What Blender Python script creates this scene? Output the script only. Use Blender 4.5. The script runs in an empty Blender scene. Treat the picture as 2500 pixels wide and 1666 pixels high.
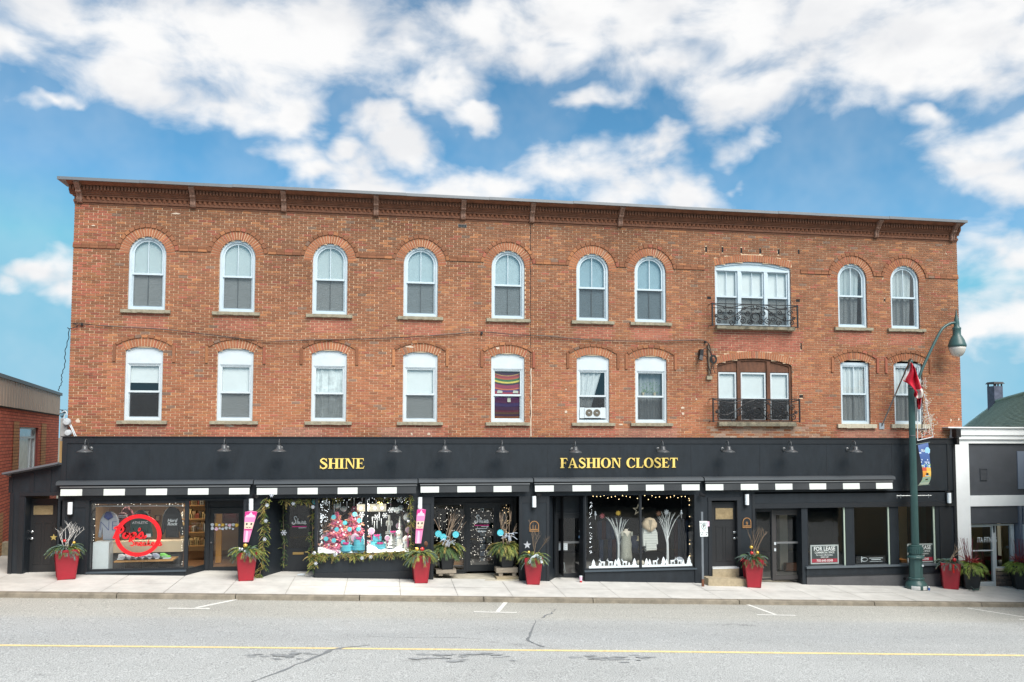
import bpy, math, random
from mathutils import Vector
random.seed(7)
R = math.radians
sc = bpy.context.scene
col = sc.collection

# ------------------------------------------------------------------ camera
PW, PH, FPX = 2500.0, 1666.0, 1955.0          # photograph size and focal length in its pixels
YAW, TILT, ROLL, PPY = R(8.9308), R(3.2237), R(0.1226), 955.62
CAM = Vector((0.0, -24.5, 4.22))              # metres; X along the street front, Y into the building, Z up
_f = Vector((math.sin(YAW)*math.cos(TILT), math.cos(YAW)*math.cos(TILT), math.sin(TILT)))
_r0 = Vector((math.cos(YAW), -math.sin(YAW), 0)); _u0 = _r0.cross(_f)
_r = _r0*math.cos(ROLL) + _u0*math.sin(ROLL); _u = _u0*math.cos(ROLL) - _r0*math.sin(ROLL)
cd = bpy.data.cameras.new('camera'); cam = bpy.data.objects.new('camera', cd); col.objects.link(cam)
cd.sensor_width = 36.0; cd.lens = 36.0*FPX/PW
cd.shift_y = (PPY - PH/2)/PW; cd.shift_x = 0
cd.clip_start = 0.1; cd.clip_end = 3000
from mathutils import Matrix
m3 = Matrix((_r, _u, -_f)).transposed()
cam.matrix_world = Matrix.Translation(CAM) @ m3.to_4x4()
sc.camera = cam

def ray(px, py): return _f*FPX + _r*(px-PW/2) - _u*(py-PPY)
def at(px, py, Y):                            # the point of the plane y=Y that the photograph shows at a pixel
    d = ray(px, py); return CAM + d*((Y-CAM.y)/d.y)
def X(px, Y=0.0, py=1250): return at(px, py, Y).x
def Z(py, Y=0.0, px=1250): return at(px, py, Y).z
def onplane(px, py, p, n):
    d = ray(px, py); n = Vector(n); return CAM + d*((Vector(p)-CAM).dot(n)/d.dot(n))

# ------------------------------------------------------------------ light
SUN_EL, SUN_AZ = R(48), R(22)                # sun in front of the facade, to the left (azimuth from -Y towards -X)
sun_dir = Vector((math.sin(SUN_AZ)*math.cos(SUN_EL), -math.cos(SUN_AZ)*math.cos(SUN_EL), math.sin(SUN_EL)))
sl = bpy.data.lights.new('sun', 'SUN'); sl.energy = 3.0; sl.angle = R(40); sl.color = (1.0, 0.95, 0.88)
so = bpy.data.objects.new('sun', sl); col.objects.link(so)
so.rotation_euler = sun_dir.to_track_quat('Z', 'Y').to_euler()
sc.view_settings.view_transform = 'Standard'; sc.view_settings.look = 'None'
sc.view_settings.gamma = 1.0; sc.view_settings.exposure = 0.85
sc.view_settings.use_curve_mapping = False
sc.cycles.use_denoising = True
sc.cycles.max_bounces = 8; sc.cycles.transparent_max_bounces = 12
sc.cycles.diffuse_bounces = 3; sc.cycles.glossy_bounces = 3
sc.cycles.sample_clamp_indirect = 4.0
sc.cycles.caustics_reflective = False; sc.cycles.caustics_refractive = False

# ------------------------------------------------------------------ sky with clouds (world)
wd = bpy.data.worlds.new('World'); sc.world = wd; wd.use_nodes = True
nt = wd.node_tree; nt.nodes.clear()
def N(t, **kw):
    n = nt.nodes.new(t)
    for k, v in kw.items(): setattr(n, k, v)
    return n
def link(a, b): nt.links.new(a, b)
def math_(op, a, b=None, c=None, clamp=False):
    n = N('ShaderNodeMath', operation=op); n.use_clamp = clamp
    for i, v in enumerate((a, b, c)):
        if v is None: continue
        if isinstance(v, (int, float)): n.inputs[i].default_value = v
        else: link(v, n.inputs[i])
    return n.outputs[0]
def vmath(op, a, b=None, out=0):
    n = N('ShaderNodeVectorMath', operation=op)
    for i, v in enumerate((a, b)):
        if v is None: continue
        if isinstance(v, (tuple, Vector)): n.inputs[i].default_value = tuple(v)
        else: link(v, n.inputs[i])
    return n.outputs[out]
tc = N('ShaderNodeTexCoord'); V = tc.outputs['Generated']
V = vmath('NORMALIZE', V)
sky = N('ShaderNodeTexSky', sky_type='NISHITA'); sky.sun_disc = False
sky.sun_elevation = SUN_EL; sky.sun_rotation = math.atan2(sun_dir.x, sun_dir.y)
sky.altitude = 250; sky.air_density = 0.8; sky.dust_density = 0.0; sky.ozone_density = 3.0
# cloud masses, as (pixel x, pixel y, half width) in the photograph, turned into directions
blobs = [(150,40,120),(330,60,190),(560,90,230),(800,110,230),(1010,130,130),(340,180,150),(520,215,150),(680,255,110),(1150,60,120),(1290,70,110),
 (1420,30,170),(1600,40,200),(1820,30,220),(2050,60,220),(2280,60,240),(2460,90,180),(2200,160,150),(1600,180,120),(1740,205,160),(1880,195,140),(1980,190,80),(1440,225,75),
 (1075,250,85),(1165,300,60),(960,345,95),(850,375,70),(690,375,85),(740,420,70),(900,470,150),(1080,465,130),(1250,445,120),(1390,430,130),(1540,460,130),(1680,480,90),
 (1580,365,70),(1820,350,75),(2260,290,55),(2390,330,110),(2480,300,100),(2400,400,100),(2480,450,100),(2420,620,110),(2490,680,130),(2380,690,70),(2480,800,110),(2400,830,60),
 (95,665,65),(150,720,55),(5,690,45),(150,255,50),(20,100,70),(1830,440,40)]
KZ = 1.9
rnd = random.Random(11)
dirs = []
for (bx, by, rx) in blobs:
    c = ray(bx, by).normalized(); dirs.append((Vector((c.x, c.y, c.z*KZ)), rx/FPX))
fwd_az = math.atan2(_f.x, _f.y)
for k in range(22):                           # the same kind of sky goes on all round
    az = fwd_az + R(rnd.uniform(48, 312)); el = R(rnd.uniform(6, 60))
    c = Vector((math.sin(az)*math.cos(el), math.cos(az)*math.cos(el), math.sin(el)*KZ))
    dirs.append((c, rnd.uniform(.14, .28)))
for k in range(5):
    az = fwd_az + R(rnd.uniform(-40, 40)); el = R(rnd.uniform(38, 70))
    dirs.append((Vector((math.sin(az)*math.cos(el), math.cos(az)*math.cos(el), math.sin(el)*KZ)), .22))
warp = N('ShaderNodeTexNoise'); warp.inputs['Scale'].default_value = 7; warp.inputs['Detail'].default_value = 4
warp.inputs['Roughness'].default_value = .6
link(V, warp.inputs['Vector'])
wv = vmath('SUBTRACT', warp.outputs['Color'], (.5, .5, .5)); wv = vmath('MULTIPLY', wv, (.13, .13, .13))
VW = vmath('MULTIPLY', vmath('ADD', V, wv), (1, 1, KZ))
field = None
for (c, r_) in dirs:
    w = math_('MULTIPLY_ADD', vmath('DISTANCE', VW, c, 1), -1/r_, 1.15)
    field = w if field is None else math_('SMOOTH_MAX', field, w, .3)
field = math_('MAXIMUM', field, -1.6)
fb = N('ShaderNodeTexNoise'); fb.inputs['Scale'].default_value = 12; fb.inputs['Detail'].default_value = 7
fb.inputs['Roughness'].default_value = .56; fb.inputs['Distortion'].default_value = .3
st = vmath('MULTIPLY', V, (1, 1, 1.8)); link(st, fb.inputs['Vector'])
fine = math_('MULTIPLY', math_('SUBTRACT', fb.outputs['Fac'], .5), 2.3)
dens = math_('ADD', field, fine)
mr = N('ShaderNodeMapRange', interpolation_type='SMOOTHSTEP'); link(dens, mr.inputs['Value'])
mr.inputs['From Min'].default_value = -.3; mr.inputs['From Max'].default_value = .95
veil = N('ShaderNodeMapRange'); link(warp.outputs['Fac'], veil.inputs['Value']); veil.inputs['From Min'].default_value = .38; veil.inputs['From Max'].default_value = .66; veil.inputs['To Max'].default_value = .16   # thin high haze between the clouds
cov = math_('MAXIMUM', mr.outputs['Result'], veil.outputs['Result'])
# shaded body: some parts greyer
fb2 = N('ShaderNodeTexNoise'); fb2.inputs['Scale'].default_value = 8; fb2.inputs['Detail'].default_value = 4
fb2.inputs['Roughness'].default_value = .55
link(vmath('MULTIPLY', vmath('ADD', V, (0, 0, .05)), (1, 1, 2.0)), fb2.inputs['Vector'])
mr2 = N('ShaderNodeMapRange', interpolation_type='SMOOTHSTEP'); link(fb2.outputs['Fac'], mr2.inputs['Value'])
mr2.inputs['From Min'].default_value = .34; mr2.inputs['From Max'].default_value = .58
cc = N('ShaderNodeMix', data_type='RGBA'); link(mr2.outputs['Result'], cc.inputs['Factor'])
CLOUD = 4.3
cc.inputs['A'].default_value = (CLOUD*.93, CLOUD*.94, CLOUD*.96, 1); cc.inputs['B'].default_value = (CLOUD*1.06, CLOUD*1.06, CLOUD*1.06, 1)
tint = N('ShaderNodeMix', data_type='RGBA', blend_type='MULTIPLY'); tint.inputs['Factor'].default_value = 1
link(sky.outputs['Color'], tint.inputs['A']); tint.inputs['B'].default_value = (.47, .80, .77, 1)
cap = N('ShaderNodeMix', data_type='RGBA', blend_type='DARKEN'); cap.inputs['Factor'].default_value = 1; link(tint.outputs['Result'], cap.inputs['A']); cap.inputs['B'].default_value = (1.22, 2.72, 3.62, 1)
mx = N('ShaderNodeMix', data_type='RGBA'); link(cov, mx.inputs['Factor'])
link(cap.outputs['Result'], mx.inputs['A']); link(cc.outputs['Result'], mx.inputs['B'])
bg = N('ShaderNodeBackground'); bg.inputs['Strength'].default_value = .12
link(mx.outputs['Result'], bg.inputs['Color'])
wo = N('ShaderNodeOutputWorld'); link(bg.outputs['Background'], wo.inputs['Surface'])
wd.cycles.sampling_method = 'MANUAL'; wd.cycles.sample_map_resolution = 512

# ------------------------------------------------------------------ materials
def lin(r, g, b):
    f = lambda c: (c/255/12.92) if c/255 <= .04045 else ((c/255+.055)/1.055)**2.4
    return (f(r), f(g), f(b), 1)
MATS = {}
def mat(name, color, rough=.6, metal=0.0, noise=0.0, nscale=8.0, bump=0.0, bscale=60.0, spec=.5, island=0.0,
        attr=False, emit=None, coat=0.0, alpha=None, stretch=None, trans=0.0):
    if name in MATS: return MATS[name]
    m = bpy.data.materials.new(name); m.use_nodes = True; t = m.node_tree
    b = t.nodes['Principled BSDF']
    b.inputs['Roughness'].default_value = rough; b.inputs['Metallic'].default_value = metal
    b.inputs['Specular IOR Level'].default_value = spec
    if coat: b.inputs['Coat Weight'].default_value = coat; b.inputs['Coat Roughness'].default_value = .15
    c = tuple(color[:3]) + (1,)
    b.inputs['Base Color'].default_value = c
    out = None
    if attr:
        a = t.nodes.new('ShaderNodeVertexColor'); a.layer_name = 'Col'; out = a.outputs['Color']
    tex = t.nodes.new('ShaderNodeTexCoord')
    if noise or island:
        hs = t.nodes.new('ShaderNodeHueSaturation')
        if out: t.links.new(out, hs.inputs['Color'])
        else: hs.inputs['Color'].default_value = c
        val = None
        if noise:
            n = t.nodes.new('ShaderNodeTexNoise'); n.inputs['Scale'].default_value = nscale; n.inputs['Detail'].default_value = 6
            n.inputs['Roughness'].default_value = .62
            src = tex.outputs['Object']
            if stretch:
                mp = t.nodes.new('ShaderNodeMapping'); mp.inputs['Scale'].default_value = stretch
                t.links.new(src, mp.inputs['Vector']); src = mp.outputs['Vector']
            t.links.new(src, n.inputs['Vector'])
            q = t.nodes.new('ShaderNodeMapRange'); q.inputs['From Min'].default_value = .28; q.inputs['From Max'].default_value = .72
            q.inputs['To Min'].default_value = 1-noise; q.inputs['To Max'].default_value = 1+noise
            t.links.new(n.outputs['Fac'], q.inputs['Value']); val = q.outputs['Result']
        if island:
            g = t.nodes.new('ShaderNodeNewGeometry')
            q = t.nodes.new('ShaderNodeMapRange'); q.inputs['To Min'].default_value = 1-island; q.inputs['To Max'].default_value = 1+island
            t.links.new(g.outputs['Random Per Island'], q.inputs['Value'])
            if val:
                mm = t.nodes.new('ShaderNodeMath'); mm.operation = 'MULTIPLY'
                t.links.new(val, mm.inputs[0]); t.links.new(q.outputs['Result'], mm.inputs[1]); val = mm.outputs[0]
            else: val = q.outputs['Result']
        t.links.new(val, hs.inputs['Value']); out = hs.outputs['Color']
    if out: t.links.new(out, b.inputs['Base Color'])
    if bump:
        n = t.nodes.new('ShaderNodeTexNoise'); n.inputs['Scale'].default_value = bscale; n.inputs['Detail'].default_value = 4
        t.links.new(tex.outputs['Object'], n.inputs['Vector'])
        bp = t.nodes.new('ShaderNodeBump'); bp.inputs['Strength'].default_value = bump; bp.inputs['Distance'].default_value = .02
        t.links.new(n.outputs['Fac'], bp.inputs['Height']); t.links.new(bp.outputs['Normal'], b.inputs['Normal'])
    if emit:
        b.inputs['Emission Color'].default_value = tuple(emit[:3]) + (1,); b.inputs['Emission Strength'].default_value = emit[3]
    if trans:
        tr = t.nodes.new('ShaderNodeBsdfTranslucent'); tr.inputs['Color'].default_value = c
        ms = t.nodes.new('ShaderNodeMixShader'); ms.inputs[0].default_value = trans
        t.links.new(b.outputs[0], ms.inputs[1]); t.links.new(tr.outputs[0], ms.inputs[2])
        t.links.new(ms.outputs[0], t.nodes['Material Output'].inputs['Surface'])
    if alpha is not None: b.inputs['Alpha'].default_value = alpha
    MATS[name] = m; return m
def glass_mat(name, tint=(.92, .95, .95), boost=1.0, rough=0.0):
    m = bpy.data.materials.new(name); m.use_nodes = True; t = m.node_tree; t.nodes.clear()
    tr = t.nodes.new('ShaderNodeBsdfTransparent'); tr.inputs['Color'].default_value = tuple(tint) + (1,)
    gl = t.nodes.new('ShaderNodeBsdfGlossy'); gl.inputs['Roughness'].default_value = rough
    ge = t.nodes.new('ShaderNodeNewGeometry'); dp = t.nodes.new('ShaderNodeVectorMath'); dp.operation = 'DOT_PRODUCT'
    t.links.new(ge.outputs['Incoming'], dp.inputs[0]); t.links.new(ge.outputs['Normal'], dp.inputs[1])
    def mm(op, a, b=None):
        n = t.nodes.new('ShaderNodeMath'); n.operation = op
        for i, v in enumerate((a, b)):
            if isinstance(v, (int, float)): n.inputs[i].default_value = v
            elif v is not None: t.links.new(v, n.inputs[i])
        return n
    fr = mm('MULTIPLY_ADD', mm('POWER', mm('SUBTRACT', 1.0, mm('ABSOLUTE', dp.outputs['Value']).outputs[0]).outputs[0], 5.0).outputs[0], .92)
    fr.inputs[2].default_value = .06     # both faces of the sheet
    k = t.nodes.new('ShaderNodeMath'); k.operation = 'MULTIPLY'; k.inputs[1].default_value = boost; k.use_clamp = True
    nz = t.nodes.new('ShaderNodeTexNoise'); nz.inputs['Scale'].default_value = 2.2; tcx = t.nodes.new('ShaderNodeTexCoord'); t.links.new(tcx.outputs['Object'], nz.inputs['Vector'])   # old glass is never quite flat
    bp = t.nodes.new('ShaderNodeBump'); bp.inputs['Strength'].default_value = .07; bp.inputs['Distance'].default_value = .02; t.links.new(nz.outputs['Fac'], bp.inputs['Height']); t.links.new(bp.outputs['Normal'], gl.inputs['Normal'])
    ms = t.nodes.new('ShaderNodeMixShader'); o = t.nodes.new('ShaderNodeOutputMaterial')
    t.links.new(fr.outputs[0], k.inputs[0]); t.links.new(k.outputs[0], ms.inputs[0])
    t.links.new(tr.outputs[0], ms.inputs[1]); t.links.new(gl.outputs[0], ms.inputs[2]); t.links.new(ms.outputs[0], o.inputs['Surface'])
    MATS[name] = m; return m

# ------------------------------------------------------------------ mesh helpers
WORLD = {}
class MB:
    def __init__(s): s.v = []; s.f = []; s.c = []; s.cur = None
    def _f(s, *i): s.f.append(tuple(i)); s.c.append(s.cur)
    def add(s, pts): n = len(s.v); s.v += [tuple(p) for p in pts]; return n
    def quad(s, a, b, c, d): n = s.add((a, b, c, d)); s._f(n, n+1, n+2, n+3); return s
    def tri(s, a, b, c): n = s.add((a, b, c)); s._f(n, n+1, n+2); return s
    def box(s, x0, x1, y0, y1, z0, z1, back=True):
        n = s.add([(x0,y0,z0),(x1,y0,z0),(x1,y0,z1),(x0,y0,z1),(x0,y1,z0),(x1,y1,z0),(x1,y1,z1),(x0,y1,z1)])
        for q in ((0,1,2,3),(1,5,6,2),(4,0,3,7),(3,2,6,7),(4,5,1,0)) + (((5,4,7,6),) if back else ()): s._f(*[n+i for i in q])
        return s
    def hexa(s, p):                            # eight corners: front four (ccw from bottom left), back four
        n = s.add(p)
        for q in ((0,1,2,3),(1,5,6,2),(4,0,3,7),(3,2,6,7),(4,5,1,0),(5,4,7,6)): s._f(*[n+i for i in q])
        return s
    def prism(s, poly, y0, y1):                # polygon in x,z, extruded from y0 (front) to y1
        k = len(poly); n = s.add([(x, y0, z) for x, z in poly] + [(x, y1, z) for x, z in poly])
        s._f(*range(n, n+k)); s._f(*range(n+2*k-1, n+k-1, -1))
        for i in range(k): j = (i+1) % k; s._f(n+i, n+k+i, n+k+j, n+j)
        return s
    def prism_x(s, poly, x0, x1):              # polygon in y,z extruded along x
        k = len(poly); n = s.add([(x0, y, z) for y, z in poly] + [(x1, y, z) for y, z in poly])
        s._f(*range(n, n+k)); s._f(*range(n+2*k-1, n+k-1, -1))
        for i in range(k): j = (i+1) % k; s._f(n+i, n+k+i, n+k+j, n+j)
        return s
    def prism_z(s, poly, z0, z1, top=1.0):
        k = len(poly); cx = sum(p[0] for p in poly)/k; cy = sum(p[1] for p in poly)/k
        n = s.add([(x, y, z0) for x, y in poly] + [(cx+(x-cx)*top, cy+(y-cy)*top, z1) for x, y in poly])
        s._f(*range(n+k-1, n-1, -1)); s._f(*range(n+k, n+2*k))
        for i in range(k): j = (i+1) % k; s._f(n+i, n+j, n+k+j, n+k+i)
        return s
    def ring(s, outer, inner, y0, y1):         # frame between two open/closed outlines of equal length (x,z)
        k = len(outer)
        n = s.add([(x,y0,z) for x,z in outer]+[(x,y0,z) for x,z in inner]+[(x,y1,z) for x,z in outer]+[(x,y1,z) for x,z in inner])
        for i in range(k):
            j = (i+1) % k
            s._f(n+i, n+j, n+k+j, n+k+i); s._f(n+k+i, n+k+j, n+3*k+j, n+3*k+i); s._f(n+j, n+i, n+2*k+i, n+2*k+j)
            s._f(n+2*k+j, n+2*k+i, n+3*k+i, n+3*k+j)
        return s
    def tube(s, pts, r, n=6, cap=True):
        pts = [Vector(p) for p in pts]; rr = r if isinstance(r, (list, tuple)) else [r]*len(pts)
        base = len(s.v); prev = None
        for i, p in enumerate(pts):
            d = (pts[min(i+1, len(pts)-1)] - pts[max(i-1, 0)])
            d = d.normalized() if d.length > 1e-9 else Vector((0, 0, 1))
            ref = prev if prev is not None else (Vector((0, 0, 1)) if abs(d.z) < .9 else Vector((1, 0, 0)))
            a = d.cross(ref)
            if a.length < 1e-6: a = d.cross(Vector((1, 0, 0)))
            a.normalize(); b = d.cross(a).normalized(); prev = -b if False else ref
            s.v += [tuple(p + (a*math.cos(t) + b*math.sin(t))*rr[i]) for t in [2*math.pi*k/n for k in range(n)]]
        for i in range(len(pts)-1):
            for k in range(n):
                j = (k+1) % n; s._f(base+i*n+k, base+i*n+j, base+(i+1)*n+j, base+(i+1)*n+k)
        if cap:
            s._f(*[base+k for k in range(n-1, -1, -1)]); e = base+(len(pts)-1)*n; s._f(*[e+k for k in range(n)])
        return s
    def lathe(s, prof, c=(0, 0, 0), n=16, sx=1.0, sy=1.0, squash=None):
        base = len(s.v); cx, cy, cz = c
        for (r, z) in prof:
            for k in range(n):
                t = 2*math.pi*k/n; s.v.append((cx+math.cos(t)*r*sx, cy+math.sin(t)*r*sy, cz+z))
        for i in range(len(prof)-1):
            for k in range(n):
                j = (k+1) % n; s._f(base+i*n+k, base+i*n+j, base+(i+1)*n+j, base+(i+1)*n+k)
        if prof[0][0] > 1e-4: s._f(*[base+k for k in range(n-1, -1, -1)])
        if prof[-1][0] > 1e-4: e = base+(len(prof)-1)*n; s._f(*[e+k for k in range(n)])
        return s
    def ball(s, c, r, n=10, m=6, sx=1, sy=1, sz=1):
        return s.lathe([(r*math.sin(math.pi*i/m), -r*math.cos(math.pi*i/m)*sz) for i in range(m+1)], c, n, sx, sy)
    def loft(s, secs, n=14, c=(0, 0, 0)):       # (z, half width, half depth, dx, dy)
        base = len(s.v)
        for q in secs:
            z, a, b = q[:3]; dx = q[3] if len(q) > 3 else 0; dy = q[4] if len(q) > 4 else 0
            for k in range(n):
                t = 2*math.pi*k/n; s.v.append((c[0]+dx+math.cos(t)*a, c[1]+dy+math.sin(t)*b, c[2]+z))
        for i in range(len(secs)-1):
            for k in range(n):
                j = (k+1) % n; s._f(base+i*n+k, base+i*n+j, base+(i+1)*n+j, base+(i+1)*n+k)
        s._f(*[base+k for k in range(n-1, -1, -1)]); e = base+(len(secs)-1)*n; s._f(*[e+k for k in range(n)])
        return s
    def puff(s, poly, y, depth, inset=.25):     # cushion-like solid from an outline: front bulges towards -y
        k = len(poly); cx = sum(p[0] for p in poly)/k; cz = sum(p[1] for p in poly)/k
        L = []
        for (sc_, yy) in ((.92, depth), (1.0, .5*depth), (.93, .15*depth), (1-inset, 0)):
            L.append(s.add([(cx+(x-cx)*sc_, y+yy, cz+(z-cz)*sc_) for x, z in poly]))
        for a, b in zip(L, L[1:]):
            for i in range(k): j = (i+1) % k; s._f(a+i, a+j, b+j, b+i)
        s._f(*range(L[-1], L[-1]+k)); s._f(*range(L[0]+k-1, L[0]-1, -1))
        return s
    def ribbon(s, pts, w, y0, y1):              # flat stroke in x,z with thickness y0..y1
        k = len(pts); ww = w if isinstance(w, (list, tuple)) else [w]*k
        L, Rr = [], []
        for i, (x, z) in enumerate(pts):
            a = pts[max(i-1, 0)]; b = pts[min(i+1, k-1)]; dx, dz = b[0]-a[0], b[1]-a[1]; l = math.hypot(dx, dz) or 1
            nx, nz = -dz/l*ww[i]/2, dx/l*ww[i]/2; L.append((x+nx, z+nz)); Rr.append((x-nx, z-nz))
        for i in range(k-1):
            p = [(Rr[i][0], y0, Rr[i][1]), (Rr[i+1][0], y0, Rr[i+1][1]), (L[i+1][0], y0, L[i+1][1]), (L[i][0], y0, L[i][1])]
            q = [(a, y1, c) for a, b, c in p]
            n = s.add(p+q); s._f(n, n+1, n+2, n+3); s._f(n, n+4, n+5, n+1); s._f(n+2, n+6, n+7, n+3); s._f(n+5, n+4, n+7, n+6)
            if i == 0: s._f(n, n+3, n+7, n+4)
            if i == k-2: s._f(n+1, n+5, n+6, n+2)
        return s
    def mesh(s, name, m, off=None, smooth=False):
        me = bpy.data.meshes.new(name)
        o = off or Vector((0, 0, 0))
        me.from_pydata([(x-o.x, y-o.y, z-o.z) for x, y, z in s.v], [], s.f)
        if any(c is not None for c in s.c):
            ca = me.color_attributes.new('Col', 'FLOAT_COLOR', 'CORNER')
            buf = []
            for f, c in zip(s.f, s.c): buf += list((c or (.5, .5, .5))[:3] + (1,))*len(f)
            ca.data.foreach_set('color', buf)
        if smooth: me.polygons.foreach_set('use_smooth', [True]*len(me.polygons))
        if m: me.materials.append(m)
        me.update(); return me
    def build(s, name, m, parent=None, loc=None, smooth=False, kind=None):
        if parent is not None: off = WORLD[parent.name]
        else: off = Vector(loc) if loc is not None else Vector((0, 0, 0))
        o = bpy.data.objects.new(name, s.mesh(name, m, off, smooth)); col.objects.link(o)
        if parent is not None: o.parent = parent
        else: o.location = off
        WORLD[o.name] = off
        if kind: o['kind'] = kind
        return o
def tag(o, label=None, cat=None, group=None, kind=None):
    if label: o['label'] = label
    if cat: o['category'] = cat
    if group: o['group'] = group
    if kind: o['kind'] = kind
    return o
def thing(name, label, cat, loc=(0, 0, 0), group=None):
    o = bpy.data.objects.new(name, None); o.empty_display_size = .1; col.objects.link(o); o.location = loc
    WORLD[o.name] = Vector(loc); return tag(o, label, cat, group)
def copy_tree(o, parent=None):
    c = o.copy(); col.objects.link(c); c.parent = parent
    for ch in list(o.children): copy_tree(ch, c)
    return c
def place(o, loc, label=None, rz=0.0, scale=None, group=None):
    o.location = loc; o.rotation_euler = (0, 0, rz)
    if scale: o.scale = scale
    return tag(o, label, None, group)
def smooth_by_angle(o, ang=40):
    me = o.data; me.polygons.foreach_set('use_smooth', [True]*len(me.polygons))
    try: me.set_sharp_from_angle(angle=R(ang))
    except Exception: pass
    return o
def bez(pts, n=8):                               # Catmull-Rom through points (any dimension)
    out = []; P = [pts[0]] + list(pts) + [pts[-1]]
    for i in range(1, len(P)-2):
        for k in range(n):
            t = k/n; r = []
            for a, b, c, d in zip(P[i-1], P[i], P[i+1], P[i+2]):
                r.append(.5*((2*b)+(-a+c)*t+(2*a-5*b+4*c-d)*t*t+(-a+3*b-3*c+d)*t**3))
            out.append(tuple(r))
    out.append(tuple(pts[-1])); return out
def text_mb(txt, size, y0, y1, x, z, align='CENTER', bold=0.0, shear=0.0, sx=1.0):
    cu = bpy.data.curves.new('t', 'FONT'); cu.body = txt; cu.size = size; cu.align_x = align; cu.offset = bold*size
    cu.shear = shear; cu.resolution_u = 3; cu.fill_mode = 'FRONT'
    ob = bpy.data.objects.new('t', cu); col.objects.link(ob)
    dg = bpy.context.evaluated_depsgraph_get(); me = ob.evaluated_get(dg).to_mesh()
    mb = MB(); vs = [(x+v.co.x*sx, y0, z+v.co.y) for v in me.vertices]
    n = mb.add(vs)
    for p in me.polygons: mb._f(*[n+i for i in p.vertices])
    ob.evaluated_get(dg).to_mesh_clear(); bpy.data.objects.remove(ob); bpy.data.curves.remove(cu)
    return mb
# ------------------------------------------------------------------ palette
M_black = mat('black_paint', lin(33, 39, 45), .5, noise=.26, nscale=5, bump=.14, bscale=160, spec=.4, stretch=(1, 1, .35))
M_black2 = mat('black_trim', lin(32, 36, 41), .45, noise=.10, nscale=3, bump=.05, bscale=60)
M_dark = mat('dark_void', (.012, .012, .013), .9)
M_white = mat('white_vinyl', (.60, .66, .69), .4, noise=.06, nscale=3)
M_bluewhite = mat('pale_frame', (.56, .65, .70), .4, noise=.06, nscale=3)
M_glass = glass_mat('window_glass', boost=2.0); M_shop = glass_mat('shop_glass', (.93, .95, .94), 1.15)
M_mortar = mat('mortar', lin(218, 190, 158), .9, noise=.25, nscale=1.3, bump=.3, bscale=90)
M_brick = mat('brick', (.3, .1, .05), .85, attr=True, noise=.16, nscale=30, bump=.35, bscale=55, spec=.25)
M_stone = mat('sill_stone', lin(150, 142, 122), .9, noise=.28, nscale=9, bump=.6, bscale=24)
M_conc = mat('concrete', lin(200, 198, 192), .9, noise=.15, nscale=1.7, bump=.25, bscale=120)
M_kerb = mat('kerb_concrete', lin(134, 126, 112), .95, noise=.35, nscale=3.5, bump=.6, bscale=40)
M_asphalt = mat('asphalt', lin(172, 174, 172), .9, noise=.10, nscale=.55, bump=.5, bscale=95, stretch=(.3, 1, 1))
M_yellow = mat('yellow_paint', lin(232, 210, 150), .7, noise=.25, nscale=14)
M_whitep = mat('road_white', lin(226, 226, 220), .8, noise=.15, nscale=20)
M_seal = mat('crack_sealant', lin(122, 126, 128), .7, noise=.2, nscale=12)
M_metal = mat('grey_metal', lin(128, 130, 132), .45, metal=.5, noise=.08, nscale=2)
M_brownwood = mat('brown_wood', lin(98, 62, 42), .7, noise=.4, nscale=9, bump=.3, bscale=40, stretch=(1, 1, .3))
M_cornice = mat('cornice_brown', lin(118, 76, 54), .75, noise=.28, nscale=5, bump=.3, bscale=30)
M_bracket = mat('bracket_worn', lin(140, 108, 92), .8, noise=.4, nscale=14, bump=.4, bscale=40)
M_iron = mat('black_iron', (.012, .012, .014), .5)
M_gold = mat('gold_letter', lin(240, 210, 118), .4)
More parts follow.
